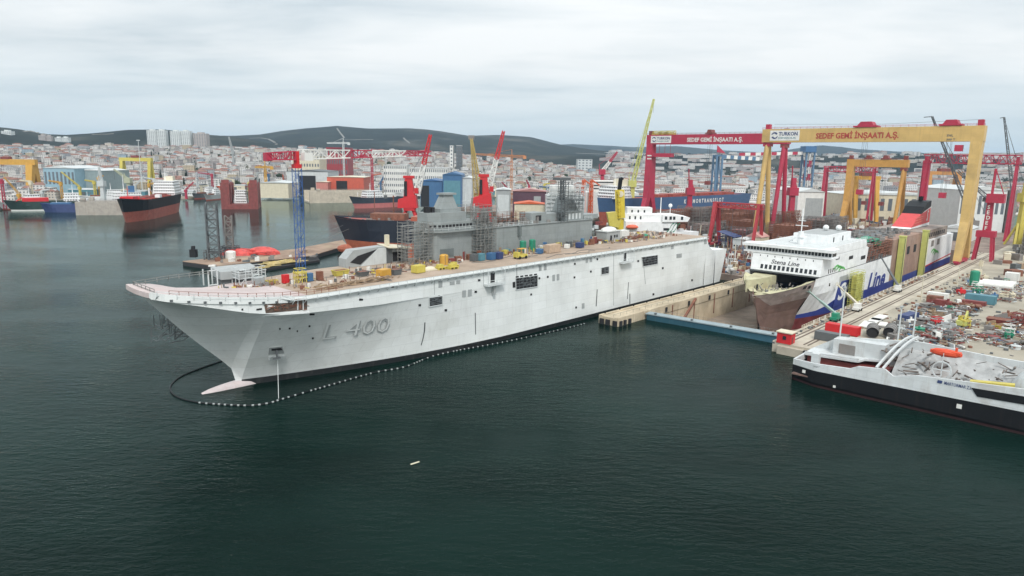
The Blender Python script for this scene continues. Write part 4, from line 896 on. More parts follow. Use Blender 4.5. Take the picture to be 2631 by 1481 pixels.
for i in range(50):
    a = Vector((rg.uniform(178,196), FC+rg.uniform(-8,6), 7.6+rg.uniform(0,1.8))); struct_b.beam(a, a+Vector((rg.uniform(-1.5,1.5),rg.uniform(-1.5,1.5),rg.uniform(-.2,1.4))), rg.uniform(.1,.35))
o = struct_b.build('deck_scrap', steel, bow); o['kind'] = 'stuff'
b = MB()
for (u0, s_) in ((186.2,0),(188.6,0)): z = 9.6; b.prism([(u0,FC-f_b(u0,z)-.05,z),(u0+1.6,FC-f_b(u0+1.6,z)-.05,z+.15),(u0+1.6,FC-f_b(u0+1.6,z+1.3)-.05,z+1.4),(u0,FC-f_b(u0,z+1.3)-.05,z+1.25)], (0,.03,0))
b.build('fairlead', dark, bow)
# main hull with its painted bands
def band(mb, s0, s1, lv):
    pass
b = MB(); st2 = [192.03,195,198,203,209,216,225,240,262,292]
def wave(s): return lerp_tab([(186,-2.0),(204,-1.0),(214,1.2),(222,5.2),(240,2.0),(260,.6),(300,.4),(430,.6)], s)
for sg in (-1,1):
    rows = []
    for s in st2:
        bb = lambda z: min(14.0, f_b(s, z) if s < 225 else 14.0)
        wv = wave(s); rows.append([(s, FC+sg*bb(z), z) for z in (-8,-3.2,wv-.8 if s < 300 else 0,wv,6.5,10,13.2)])
    pick = lambda j: (2 if j == 0 else 1 if j < 3 else 0)
    if sg < 0: b.grid(rows, lambda i, j: pick(j))
    else: b.grid([r[::-1] for r in rows], lambda i, j: pick(5-j))
FB = paint('ferry_blue', (.025,.045,.23), streak=.15); FR = paint('ferry_antifouling', (.16,.03,.035), var=.3)
b.mi(2).box(292,425,FC-14,FC+14,-8,-3.2); b.mi(1).box(292,425,FC-14,FC+14,-3.2,.5)
fh = b.build('hull', [FW, FB, FR], fy)
b = MB(); b.box(196,252,FC-14,FC+14,13.2,13.5); b.box(196,292,FC-13.8,FC+13.8,12.9,13.2); b.build('deck', dgrey, fh)
# forward house and bridge
b = MB(); b.prism([(196,FC-14,13.5),(196,FC+13.6,13.5),(197.6,FC+13.6,20.4),(197.6,FC-14,20.4)], (56,0,0)); b.build('deckhouse', FW, fy)
br = thing  # (keeps the name short below)
b = MB(); b.prism([(197.2,FC-17.6,20.4),(197.2,FC+17.6,20.4),(203,FC+17.6,20.4),(207,FC+13.6,20.4),(252,FC+13.6,20.4),(252,FC-13.9,20.4),(208,FC-13.9,20.4),(204,FC-17.6,20.4)], (0,0,.5))
b.prism([(197.8,FC-17.0,20.9),(197.8,FC+17.0,20.9),(202,FC+17.0,20.9),(206,FC+13,20.9),(222,FC+13,20.9),(222,FC-13,20.9),(207,FC-13,20.9),(203,FC-17,20.9)], (-.0,0,2.0)); b.build('bridge', FW, fy)
b = MB(); b.prism([(196.3,FC-17.9,22.9),(196.3,FC+17.9,22.9),(203,FC+17.9,22.9),(207,FC+13.9,22.9),(250,FC+13.9,22.9),(250,FC-13.9,22.9),(208,FC-13.9,22.9),(204,FC-17.9,22.9)], (0,0,1.1)); b.build('bridge_roof', FW, fy)
b = MB(); b.box(199.5,249,FC-13,FC+13,24.02,24.06); b.build('roof_deck', lgrey, fy)
wins = []
for i in range(26): t = FC+16.2-i*1.28; wins.append(bx(197.70,197.8,t-.98,t,21.3,22.6))
wins += [bx(198.4+i*1.4,199.4+i*1.4,FC-17.1,FC-17.0,21.3,22.6) for i in range(3)]
each('bridge_window', glass, fy, wins)
def front(t, z): return 196+1.6*(z-13.5)/6.9
each('window', glass, fy, [MB().prism([(front(0,14.2)-.06,t,14.2),(front(0,14.2)-.06,t-1.05,14.2),(front(0,15.9)-.06,t-1.05,15.9),(front(0,15.9)-.06,t,15.9)], (.05,0,0)) for t in [FC+9.6-i*1.75 for i in range(13)]])
each('porthole', glass, fy, [bx(front(0,19.2)-.06,front(0,19.2),t-.3,t,18.9,19.6) for t in [FC+10.6-i*3.0 for i in range(8)]])
lk = mat('lettering_black', (.02,.02,.03), rough=.6)
text('Stena Line', fy, lk, (front(0,16.5)-.07,FC+5.6,16.5), (0,-1,0), (.226,0,.974), 11.2, 1.75, bold=.012, shear=.25)
b = MB(); b.prism([(216,FC-9,24.06),(216,FC+5,24.06),(244,FC+5,24.06),(244,FC-9,24.06)], (0,0,3.6)); b.build('roof_house', FW, fy); bx(216.6,243.4,FC-8.4,FC+4.4,27.66,27.72).build('roof_house_top', grey, fy)
each('door', dark, fy, [bx(222,223.2,FC-9.06,FC-9,24.4,26.4), bx(233,234.2,FC-9.06,FC-9,24.4,26.4)])
b = MB(); b.tube((208,FC-1,24),(208,FC-1,29.2),1.25,10,1.0); b.box(206.6,210.6,FC-2.6,FC+.6,26.8,27.1); b.tube((208,FC-1,29),(208,FC-1,38.5),.22,6); b.tube((208,FC-3.5,31.5),(208,FC+1.5,31.5),.14); b.tube((208,FC-2.5,33.5),(208,FC+.5,33.5),.12); b.beam((211.5,FC+5,24.1),(208.5,FC-.5,28),.2); b.build('mast', FW, fy)
each('radome', FW, fy, [MB().ball((s,FC+t,29.0),1.25,n=10,m=6) for s, t in ((236,-1),(240,-5))])
b = MB(); rails(b, [(251,FC-13.7),(206,FC-13.7)], 24.0, 1.1, 3, .05); rails(b, [(198,FC+17),(198,FC-17)], 24.0, .7, 3, .05); b.build('roof_rail', FW, fy)
b = MB(); b.prism([(208,FC-14.06,20.9),(250,FC-14.06,20.9),(250,FC-14.06,23),(208,FC-14.06,23)], (0,.05,0)); b.build('side_bulwark', FW, fy)
for (s0,s1,z0,z1) in ((228,233,17.2,18.6),(244,250,15.6,17.2),(212,216,18.6,19.6)): bx(s0,s1,FC-14.09,FC-14,z0,z1).build('side_opening', dark, fy)
bx(219,229,FC-14.08,FC-14,6.2,11.0).build('shell_door', grey, fy); each('side_window', glass, fy, [bx(204.6+i*2.4,205.4+i*2.4,FC-14.08,FC-14,13.9,15.6) for i in range(4)]); bx(207,208.2,FC-14.1,FC-13.6,8.6,9.8).build('side_window', glass, fy)
def swirl(par, s0, z0, k, m_):
    b = MB(); y_ = FC-14.1
    for q in range(3):
        pts = [(s0+k*(x+q*1.6), z0+k*(.55*math.sin(x*.8)+.0)-q*k*.35) for x in [i*.5 for i in range(9)]]
        for (a0, c0), (a1, c1_) in zip(pts[:-1], pts[1:]): b.face([(a0,y_,c0),(a1,y_,c1_),(a1,y_,c1_+k*.42),(a0,y_,c0+k*.42)])
    return b.build('green_emblem', m_, par)
gsw = mat('emblem_green', (.10,.42,.10)); swirl(fy, 210.5, 14.7, 1.9, gsw)
text('Ste', fh, FW, (218.6,FC-14.13,1.0), (1,0,0), (0,0,1), 20.5, 7.0, bold=.03, shear=.3); text('Line', fh, FB, (257.8,FC-14.12,-.4), (1,0,0), (0,0,1), 27, 8.4, bold=.03, shear=.3)
MB().prism([(214,FC-14.09,-1.0),(241,FC-14.09,-1.0),(241,FC-14.09,6.5),(236,FC-14.09,8.4),(222,FC-14.09,8.9),(218,FC-14.09,7.0)], (0,.05,0)).build('blue_panel', FB, fh)
# aft house: white side, raw brown midbody, white again; open upper deck
b = MB(); b.box(292,346,FC-14,FC+14,.5,20.5); b.build('midbody', mat('midbody_steel', (.27,.175,.135), rough=.8, var=.2, sc=.2, streak=.5, dirt=(.36,.28,.23), blot=.4), fy)
each('midbody_opening', dark, fy, [bx(306+i*13,311+i*13,FC-14.07,FC-14,11.2,15.2) for i in range(3)])
b = MB(); b.box(346,425,FC-14,FC+14,.5,15.2); b.prism([(425,FC-14,.5),(425,FC-14,15.2),(433,FC-12,13),(431,FC-12,2)], (0,28,0)); b.build('after_hull', FW, fy)
each('after_opening', steel, fy, [bx(356+i*14,362+i*14,FC-14.07,FC-14,11,14.4) for i in range(3)])
swirl(fy, 372, 7.0, 2.6, gsw); b = MB(); b.prism([(346,FC-14.1,.5),(425,FC-14.1,2.6),(425,FC-14.1,1.9),(346,FC-14.1,-.2)], (0,.05,0)); b.build('red_stripe', scarlet, fy)
b = MB(); b.box(350,412,FC-13,FC+13,15.2,20.5); b.build('upper_house', mat('upper_house_raw', (.27,.23,.20), var=.35, sc=.3, blot=.6), fy); each('upper_window', dark, fy, [bx(352+i*5,355+i*5,FC-13.07,FC-13,16.4,18.8) for i in range(11)])
bx(252,292,FC-13,FC+13.5,13.2,13.45).build('open_deck', steel, fy)
o = bx(254,292,FC-6,FC+13,13.45,20.2).build('open_house', mat('open_house_raw', (.20,.165,.145), var=.4, sc=.4, blot=.6), fy)
b = MB(); scaffold(b, 254,291,FC-13.6,FC-7,13.5,20.5,4.2,2.3,.12,seed=13); b.build('open_frames', rust, fy); each('grey_box', steel, fy, [bx(258,267,FC-12,FC-6.5,15.5,20.8), bx(270,276,FC-12,FC-7,13.5,17.2)])
b = MB(); b.prism([(258,FC-8,20.6),(290,FC-9,20.6),(291,FC-2,21.4),(257,FC-2,21.4)], (0,0,.3)); b.prism([(280,FC-9.2,18.5),(291,FC-9.2,17.5),(291,FC-9.2,20.6),(280,FC-9.2,20.6)], (0,.2,0)); b.build('green_sheeting', green, fy)
bx(250,350,FC-6,FC+13,20.5,20.8).build('upper_deck', dgrey, fy)
rg = random.Random(14); b = MB()
for i in range(90): s, t = rg.uniform(255,345), FC+rg.uniform(-12,12); b.obox((s,t,20.5),(rg.uniform(.6,4),rg.uniform(.5,2.5),rg.uniform(.5,2.2)),rg.uniform(0,1))
o = b.build('upper_clutter', steel, fy); o['kind'] = 'stuff'
# funnel
b = MB(); b.mi(0).hexa([(349,FC-5,20.8),(410,FC-5,20.8),(410,FC+5,20.8),(349,FC+5,20.8)],[(352,FC-5,21.6),(410,FC-5,22.6),(410,FC+5,22.6),(352,FC+5,21.6)])
b.mi(1).prism([(352,FC-5,21.6),(410,FC-5,22.6),(409,FC-5,31.5),(378,FC-5,28.4)], (0,10,0)); b.mi(2).prism([(378,FC-5.02,28.4),(409,FC-5.02,31.5),(408.5,FC-5.02,35.5),(398,FC-5.02,35.0),(386,FC-5.02,32.4)], (0,10.04,0)); b.mi(0).prism([(384,FC-5.08,28.9),(410,FC-5.08,31.5),(410,FC-5.08,32.1),(386,FC-5.08,29.4)], (0,10.16,0))
fn = b.build('funnel', [FW, paint('funnel_red', (.55,.06,.06)), black], fy); text('S', fn, FW, (398,FC-5.12,23.6), (1,0,0), (.12,0,.99), 3.6, 6.6, bold=.02)
each('exhaust', black, fn, [MB().tube((s,FC,35),(s+1,FC,37.6),1.0,8) for s in (401,405)]); each('funnel_louvre', paint('funnel_pink', (.62,.16,.13)), fn, [MB().prism([(360+i*2,FC-5.1,23.2+i*1.5),(386,FC-5.1,24.0+i*1.3),(386,FC-5.1,24.6+i*1.3),(361+i*2,FC-5.1,23.8+i*1.5)], (0,.05,0)) for i in range(3)])
for ob_ in [fn]+list(fn.children):
    for v_ in ob_.data.vertices: v_.co.x = 211+(v_.co.x-210)*.70
# fender pillars on the quay
for (s, lab) in ((301,'nearer of the two tall lime green staging pillars against the ferry side'),(346,'farther of the two tall lime green staging pillars, near the ferry emblem')):
    o = thing('staging_pillar', lab, 'pillar', (s,-56,QZ), 'staging pillars beside the ferry', yard=True); b = MB(); b.box(s-1.1,s+1.1,-56.2,-53.4,FZ,21.6); b.build('column', lime, o); b = MB(); b.box(s-1.3,s+1.3,-56.4,-53.2,21.6,22.2); b.build('cap', lime, o)
    b = MB(); b.path([(s-1.2,-56.3,FZ),(s-1.2,-56.3,21)],.12,4); b.build('ladder', dgrey, o)
o = thing('staging_tower', 'yellow mesh scaffold tower standing in front of the blue lettering on the ferry', 'scaffolding', (232.5,-56,0), yard=True); b = MB(); b.box(228.2,236.8,-56.8,-55,-6,10.6); b.build('yellow_sheeting', paint('net_yellow', (.46,.42,.10), var=.35, sc=.8), o)
b = MB(); scaffold(b, 227.6,237.4,-57.2,-54.4,-8,11.4,2.0,2.0,.07,seed=15); b.build('frame', lime, o)
# boom lifts working on the ferry
def boom_lift(s, t, tip, body_m, boom_m, label):
    o = thing('boom_lift', label, 'boom lift', (s,t,QZ), 'boom lifts on the quay', yard=True); z = QZ+.06
    bx(s-2.2,s+2.2,t-1.1,t+1.1,z+.7,z+1.5).build('chassis', body_m, o); bx(s-1.2,s+1.4,t-1,t+1,z+1.5,z+2.9).build('turret', body_m, o)
    each('wheel', black, o, [MB().tube((s+x,t+y_,z+.55),(s+x,t+y_+.4,z+.55),.55,10) for x in (-1.5,1.5) for y_ in (-1.25,.85)])
    b = MB(); a = Vector((s,t,z+2.6)); tip = Vector(tip); m_ = a.lerp(tip,.55); b.beam(a, m_, .75, .75); b.beam(m_, tip, .45, .45); b.build('boom', boom_m, o)
    b = MB(); 
    for h in (0,.55,1.1): b.beam(tip+Vector((-.9,-.5,h)), tip+Vector((.9,-.5,h)), .1); b.beam(tip+Vector((-.9,.5,h)), tip+Vector((.9,.5,h)), .1)
    for x in (-.9,.9):
        for y_ in (-.5,.5): b.beam(tip+Vector((x,y_,0)), tip+Vector((x,y_,1.1)), .1)
    b.box(tip.x-.9,tip.x+.9,tip.y-.5,tip.y+.5,tip.z-.08,tip.z); b.build('basket', boom_m, o)
boom_lift(170.7,-67.9,(190,-51.5,8.5),green,paint('lift_green', (.28,.38,.34)),'green boom lift at the quay edge reaching to the ferry bow')
boom_lift(194,-67.9,(213,-54.5,8.5),tank_w,cream,'white boom lift reaching up beside the yellow mesh tower')
boom_lift(248.4,-67.6,(268,-54.5,15),tank_w,dgrey,'white boom lift with dark boom raised beside the nearer lime pillar')

# ================================================================ BLACK AND WHITE SHIP AT THE QUAY (right foreground)
sh = thing('coastal_vessel', 'long black and white vessel moored in the right foreground, cut open and full of scrap', 'ship', (104,-79,0), yard=True)
X0, X1 = 102.4, 118.0
def tcol(t): return lerp_tab([(-140,4.6),(-128,5.1),(-101,4.6),(-79,4.2)], t)
tops = [(-79,5.6),(-86,6.2),(-93.5,6.7),(-95.4,7.7),(-101.3,8.3),(-103.2,7.0),(-108,8.3),(-117,9.1),(-128,10),(-150,11)]
b = MB(); tts = sorted(set([-79+i*-3 for i in range(24)]+[a for a, _ in tops]), reverse=True)
tops_t = sorted(tops)
def vb(t, z): return 0.0
rows = []
for t in tts:
    bow = sm((-79-t)/9); x = X0+2.4*(1-bow)**2; zt = lerp_tab(tops_t, t); zk = tcol(t)
    rows.append([(x+.9,t,-1.5),(x+.25,t,.6),(x,t,1.2),(x,t,zk),(x-.02,t,zk),(x+.15,t,zt),(x+.75,t,zt),(x+.75,t,2.2)])
b.grid(rows, lambda i, j: 2 if j == 0 else 1 if j < 3 else 0)
rows2 = [[(X1+.3,t,-1.5),(X1+.3,t,lerp_tab([(-150,12.3),(-120,12.3),(-104,12.9),(-98,12.0),(-86,10.6),(-79,6)], t)),(X1-.4,t,lerp_tab([(-150,12.3),(-120,12.3),(-104,12.9),(-98,12.0),(-86,10.6),(-79,6)], t)),(X1-.4,t,2.2)] for t in tts]
b.grid([r[::-1] for r in rows2], lambda i, j: 0)
b.mi(1); b.face([(X0+2.4,-79,-1.5),(X1+.3,-79,-1.5),(X1+.3,-79,4.2),(X0+2.4,-79,4.2)]); b.mi(0); b.prism([(X0+2.4,-79.02,4.2),(X1+.3,-79.02,4.2),(X1+.3,-79.02,6.0),(X0+2.4,-79.02,5.7)], (0,-.5,0))
VW = paint('vessel_white', (.54,.57,.58), streak=.5, dirt=(.33,.30,.27), blot=.45, sc=.3, plates=(5,1.8,.16))
vh = b.build('hull', [VW, black, paint('vessel_boot', (.05,.02,.022))], sh)
b = MB(); b.box(X0+.7,X1-.4,-150,-79.5,2.0,2.3); b.build('well_deck', mat('well_deck', (.20,.13,.11), var=.5, sc=.5, blot=.7, dirt=(.35,.33,.3)), sh)
b = MB(); b.prism([(X1-6,-80,2.3),(X1-6,-80,5.4),(X1-.4,-80,5.6),(X1-.4,-80,2.3)], (0,-20,0)); b.build('side_house', redbrown, sh)
b = MB(); b.prism([(X1-7,-79.6,5.6),(X1-.2,-79.6,5.9),(X1-.2,-98,6.9),(X1-4,-98,6.9),(X1-5,-94,6.6),(X1-7,-93,6.3)], (0,0,.5)); b.prism([(X1-6.9,-79.6,6.1),(X1-6.9,-93,6.8),(X1-6.9,-93,7.3),(X1-6.9,-79.6,6.6)], (.3,0,0)); b.build('upper_deck_edge', VW, sh)
b = MB(); b.prism([(X1-3.6,-85.5,6.4),(X1-.4,-85.5,6.4),(X1-.4,-98,7),(X1-3.6,-98,7)], (0,0,4.2)); b.build('upper_house', VW, sh); bx(X1-3.7,X1-3.6,-87,-91,7.0,9.6).build('house_opening', steel, sh)
b = MB(); 
for i in range(34):
    rg_ = random.Random(100+i); a = Vector((rg_.uniform(X0+2,X1-2), rg_.uniform(-128,-82), 2.4)); b.obox(a, (rg_.uniform(.5,3),rg_.uniform(.5,3),rg_.uniform(.4,2.2)), rg_.uniform(0,1.5))
o = b.build('scrap_load', rust, sh); o['kind'] = 'stuff'
b = MB()
for i in range(300):
    rg_ = random.Random(300+i); a = Vector((rg_.uniform(X0+2.5,X1-1), rg_.uniform(-126,-97), 0)); a.z = 2.5+rg_.uniform(0,1.0)*(a.x-X0)*.62+rg_.uniform(0,.8); b.beam(a, a+Vector((rg_.uniform(-2.5,2.5),rg_.uniform(-3,3),rg_.uniform(-1,1.5))), rg_.uniform(.1,.4))
o = b.build('torn_framing', mat('torn_steel', (.13,.105,.09), var=.5, sc=.6, blot=.5, dirt=(.28,.27,.26)), sh); o['kind'] = 'stuff'
b = MB(); rows = []
for i in range(9):
    t = -101-i*3.2; rows.append([(X0+6.5,t,4.5+1.2*math.sin(i*.9)*.4),(X0+9,t,6.6),(X1-.3,t,11.2-abs(i-4)*.12)])
b.grid(rows); b.build('sloping_plate', mat('sloping_grey', (.33,.34,.34), var=.3, sc=.35, blot=.6, dirt=(.18,.15,.13)), sh)
b = MB(); b.ball((X0+8,-134.5,6.2),6.2,10.2,9.2,18,9,0); b.build('fore_dome', VW, sh, smooth=True)
for k in range(2):
    b = MB(); pts = [(X0+.6+ (X1-X0-1.4)*f, -99.3-k*1.4-3.6*f, 8.2+7.6*math.sin(f*1.5)*.78) for f in [i/10 for i in range(11)]]
    for a, c in zip(pts[:-1], pts[1:]): b.beam(a, c, .45, .45)
    b.build('arch_rib', VW, sh)
b = MB(); b.prism([(X0+.08,-118.7,8.1),(X0+.02,-120,6.4),(X0+.0,-129,6.8),(X0+.0,-150,7.4),(X0+.05,-150,8.8),(X0+.05,-129,8.55)], (.02,0,0)); b.v = [(x-.13, y_, z) for x, y_, z in b.v]; b.build('dark_window_band', black, sh)
text('MARTORMAR Z.I.', vh, navy, (X0-.02,-113.6,7.6), (0,-1,0), (.02,0,1), 5.2, .75, bold=.01); text('▰', vh, navy, (X0-.02,-112.2,7.65), (0,-1,0), (0,0,1), 1, .7)
text('VANDERZEE', vh, dgrey, (X0+.1,-85.0,5.2), (0,-1,0), (.05,0,1), 3.6, .5, bold=0)
each('deck_pod', VW, sh, [bx(X0+2,X0+3.6,-85.4,-83.6,5.2,8.2)]); 
b = MB(); pts = [(X0+3,-112.2+1.9*math.cos(a),10+2.0*math.sin(a)) for a in [i*math.pi/6 for i in range(13)]]
for a, c in zip(pts[:-1], pts[1:]): b.beam(a, c, .25)
b.beam((X0+3,-112.2,8),(X0+3,-112.2,12),.2); b.beam((X0+3,-114.1,10),(X0+3,-110.3,10),.2); b.beam((X0+3,-112.2,12),(X0+3,-112.2,14),.12); b.build('white_frame', VW, sh)
b = MB(); b.beam((X0+2.6,-118,8.6),(X0+3.4,-126,9.4),1.6,.9); b.build('yellow_trunk', lemon, sh)
for (t, z, k) in ((-82.6,3.4,.4),(-86.6,2.5,.4),(-90.5,1.4,.3),(-117,3.3,.5)): bx(X0-.06 if t < -88 else X0+.9*sm((t+88)/9),X0+.6,t-k,t+k,z-k,z+k).build('hull_plate', tank_w, sh)
b = MB(); b.ball((112,-111.5,12.6),1.1,3.6,1.0,10,5,-1); b.box(111.2,112.8,-114.5,-109,12.6,13.2); b.beam((112,-113.5,13),(112,-113.5,14.2),.5); solo('rescue_boat', b, paint('rescue_orange', (.62,.075,.03)), 'bright orange rescue boat lying on the torn deck of the black and white vessel', 'rescue boat', (112,-111.5,12), yard=True)
for (s, t, h, lab) in ((119.4,-85.4,23.5,'tall slim mast post behind the red container, left of the two pale posts'),(119.2,-99.4,20.5,'pale mast post left of the other pale post beside the black and white vessel'),(119.6,-102.6,21.6,'pale mast post standing rightmost behind the white ribs of the vessel')):
    o = thing('lamp_mast', lab, 'mast', (s,t,0), 'mast posts behind the vessel', yard=True); b = MB(); b.tube((s,t,-1),(s,t,h),.28,8,.16); b.build('pole', lgrey, o); bx(s-.7,s+.7,t-.3,t+.3,h,h+.4).build('lamp', grey, o)

# ================================================================ GANTRY CRANES
def goliath(label, s, t1, t2, zt, gd, gw, m_, trolley_m, legs, board=None, txt=None, txt_m=None, hoists=(), rail_z=QZ):
    """t1: leg nearer the camera's right (low t), t2: the far leg (high t)"""
    o = thing('gantry_crane', label, 'gantry crane', (s,(t1+t2)/2,rail_z), yard=True)
    e1, e2 = t1-3, t2+3
    bx(s-gw/2,s+gw/2,e1,e2,zt-gd,zt).build('girder', m_, o)
    for t, kind in ((t1,legs[0]),(t2,legs[1])):
        if kind == 'box':      # wide flat leg splayed to two feet
            b = MB(); b.taper((s,t,zt-gd),(s,t,zt-gd-6), gw,5.6, gw+1,5.2); b.taper((s,t,zt-gd-6),(s,t,26), gw+1,5.2, gw+5.5,4.2); 
            b.hexa([(s-13,t-1.7,rail_z+2),(s-8.6,t-1.7,rail_z+2),(s-8.6,t+1.7,rail_z+2),(s-13,t+1.7,rail_z+2)],[(s-gw/2-2.8,t-2.1,26),(s-.2,t-2.1,26),(s-.2,t+2.1,26),(s-gw/2-2.8,t+2.1,26)])
            b.hexa([(s+8.6,t-1.7,rail_z+2),(s+13,t-1.7,rail_z+2),(s+13,t+1.7,rail_z+2),(s+8.6,t+1.7,rail_z+2)],[(s+.2,t-2.1,26),(s+gw/2+2.8,t-2.1,26),(s+gw/2+2.8,t+2.1,26),(s+.2,t+2.1,26)]); b.build('leg', m_, o)
        else:                   # hinged A-leg of two tubes
            for k in (-1,1): b = MB(); b.tube((s+k*1.3,t,zt-gd-1.5),(s+k*11,t,rail_z+1.8),1.55,10,1.5); b.build('leg', m_, o)
            bx(s-2.8,s+2.8,t-2.2,t+2.2,zt-gd-2.6,zt-gd).build('hinge', trolley_m, o)
        bx(s-13.5,s+13.5,t-1.3,t+1.3,rail_z+1.1,rail_z+2.2).build('sill_beam', trolley_m if kind == 'box' else m_, o)
        each('bogie', trolley_m, o, [bx(s+x-1.8,s+x+1.8,t-.9,t+.9,rail_z+.05,rail_z+1.3) for x in (-11,-6.5,6.5,11)])
    b = MB(); rails(b, [(s-gw/2,e1),(s-gw/2,e2)], zt, 1.1, 4, .07); b.build('walkway_rail', trolley_m, o)
    for t, w_ in hoists:
        h = MB(); h.box(s-gw/2-.5,s+gw/2+.5,t-w_/2,t+w_/2,zt+.2,zt+1.1); h.prism([(s-gw/2,t-w_*.35,zt+1.1),(s-gw/2,t+w_*.35,zt+1.1),(s-gw/2,t+w_*.2,zt+3.4),(s-gw/2,t-w_*.25,zt+3.4)], (gw,0,0)); h.build('trolley', trolley_m, o)
        r_ = MB()
        for x in (-1.5,1.5):
            for y_ in (-1,1): r_.beam((s+x,t+y_,zt),(s+x,t+y_,zt-gd-28),.12)
        r_.build('hoist_rope', dgrey, o); bx(s-2,s+2,t-1.6,t+1.6,zt-gd-31,zt-gd-28).build('hook_block', trolley_m, o)
    for t in (e1+2.5,e2-2.5): bx(s-1.5,s+1.5,t-1.4,t+1.4,zt,zt+3.2).build('end_house', trolley_m, o)
    if board:
        tb, wb = board; q = bx(s-gw/2-.15,s-gw/2,tb-wb,tb,zt-gd+1.0,zt-.9).build('sign_board', tank_w, o); hh = gd-1.9
        text('TURKON', q, navy, (s-gw/2-.2,tb-wb*.30,zt-gd+1.0+hh*.48), (0,-1,0), (0,0,1), wb*.64, hh*.36, bold=.03)
        text('DENIZCILIK', q, teal, (s-gw/2-.2,tb-wb*.30,zt-gd+1.0+hh*.18), (0,-1,0), (0,0,1), wb*.60, hh*.16, bold=.02)
        em = MB(); c = Vector((s-gw/2-.2,tb-wb*.16,zt-gd+1.0+hh*.5)); rr = hh*.34
        for k in range(2):
            a0 = k*math.pi+.5; pp = [c+Vector((0,-math.cos(a0+i*.3)*rr,math.sin(a0+i*.3)*rr)) for i in range(9)]; pi_ = [c+Vector((0,-math.cos(a0+i*.3)*rr*(.45+.04*i),math.sin(a0+i*.3)*rr*(.45+.04*i))) for i in range(9)]
            for i in range(8): em.face([pp[i],pp[i+1],pi_[i+1],pi_[i]])
        em.build('emblem', navy, q)
    if txt:
        tx, wt, hf = txt; text('SEDEF GEMİ İNŞAATI A.Ş.', o, txt_m, (s-gw/2-.1,tx,zt-gd+gd*(.46-hf/2)), (0,-1,0), (0,0,1), wt, gd*hf, bold=.03)
    return o
c4x = lambda x, y: (1600+x*.26211, 240+y*.26211)
c5x = lambda x, y: (2100+x*.23444, 280+y*.23444)
# ochre crane over the dry dock
tb0, _ = TS(*c4x(1468,400), 375); tb1, _ = TS(*c4x(1755,400), 375); tt0, _ = TS(*c4x(1915,410), 375); tt1, _ = TS(*c5x(912,290), 375)
oc = goliath('huge ochre gantry crane over the dry dock with red trolleys and SEDEF lettering', 375, -67.5, 48, 77.6, 8.3, 7, gantry_y, crimson, ('box','tube'), (tb0, tb0-tb1), (tt0, tt0-tt1, .66), paint('lettering_red', (.36,.05,.04)), hoists=((TS(*c5x(545,180),375)[0],13),(TS(*c5x(1475,160),375)[0],11)))
for k, (z, hh) in enumerate(((74.2,1.3),(72.2,1.1))): text('SWL' if k == 0 else '300 T', oc, dgrey, (371.4,TS(*c5x(1440,265),375)[0],z-2.4), (0,-1,0), (0,0,1), 4.2 if k else 3, hh)
text('SWL', oc, dgrey, (371.2,-66.2,61.5), (0,-1,0), (0,0,1), 3, 1.2); text('300 T', oc, dgrey, (371.2,-65.6,59.6), (0,-1,0), (0,0,1), 4.2, 1.1)
bx(371.2,374.5,-61.5,-57.8,64.0,67.4).build('operator_cab', crimson, oc)
b = MB(); b.path([(375,-69,80.9),(375,-20,79.5),(375,45,80.8)], .1, 4); b.build('festoon_cable', dgrey, oc)
# crimson crane behind it
tb0, _ = TS(*c4x(297,450), 425); tb1, _ = TS(*c4x(494,450), 425); tt0, _ = TS(*c4x(650,450), 425); tt1, _ = TS(*c4x(1195,450), 425)
rc = goliath('tall crimson gantry crane left of the ochre one, white SEDEF lettering on its girder', 425, 57, 167.5, 77.2, 7.6, 6, crimson, redbrown, ('tube','box'), (tb0, tb0-tb1), (tt0, tt0-tt1, .66), tank_w, hoists=((TS(*c4x(865,385),425)[0],6),))
b = MB(); 
for k in range(3): t = TS(*c4x(345+k*60,385), 425)[0]; b.box(423,427,t-4.5,t+4.5,77.3,78.3); b.lattice((425,t-5,79.2),(425,t+5,79.2),1.6,1.6,3,.15)
b.build('yellow_winch', lemon, rc); b = MB(); t = TS(*c4x(390,590),425)[0]; b.box(422,428,t-9,t+9,59.5,62.5)
for x in (-7,-2,3,8): b.beam((425,t+x,62),(425,t+x,70),.2)
b.build('lifting_beam', crimson, rc); bx(421,421.9,164.8,168.4,60,61).build('white_mark', tank_w, rc); bx(421,421.9,164.8,168.4,57.5,58.5).build('white_mark', tank_w, rc)
# small ochre crane farther back
goliath('smaller ochre gantry crane farther up the slipway with dark red trolleys', 545, 8, 48, 60.3, 6, 5, paint('ochre_deep', (.50,.27,.07)), redbrown, ('tube','box'), hoists=((22,6),(35,6)))
# crimson lattice gantry at the back of the dock
def lattice_gantry(label, s, t1, t2, zt, gd, m_, leg_t, txt=None):
    o = thing('lattice_gantry', label, 'gantry crane', (s,(t1+t2)/2,QZ), yard=True)
    b = MB(); b.lattice((s,t1-2,zt-gd/2),(s,t2+2,zt-gd/2),gd,gd,max(5,int((t2-t1)/4)),.35,.2,side=(0,0,1)); b.build('girder', m_, o)
    for t in (t1,t2):
        for k in (-1,1): b = MB(); b.taper((s+k*1.5,t,zt-gd*.2),(s+k*7,t,QZ+1), 2.6 if t == leg_t else 1.6,2.6 if t == leg_t else 1.6,1.6,1.6); b.build('leg', m_, o)
        bx(s-8.5,s+8.5,t-.9,t+.9,QZ+.1,QZ+1.4).build('sill_beam', m_, o)
    h = (t1+t2)/2+3; bx(s-1.5,s+1.5,h-1.2,h+1.2,zt-gd-1,zt-gd+.2).build('trolley', redbrown, o); b = MB(); b.beam((s,h,zt-gd),(s,h,zt-gd-26),.15); b.build('hoist_rope', dgrey, o); return o
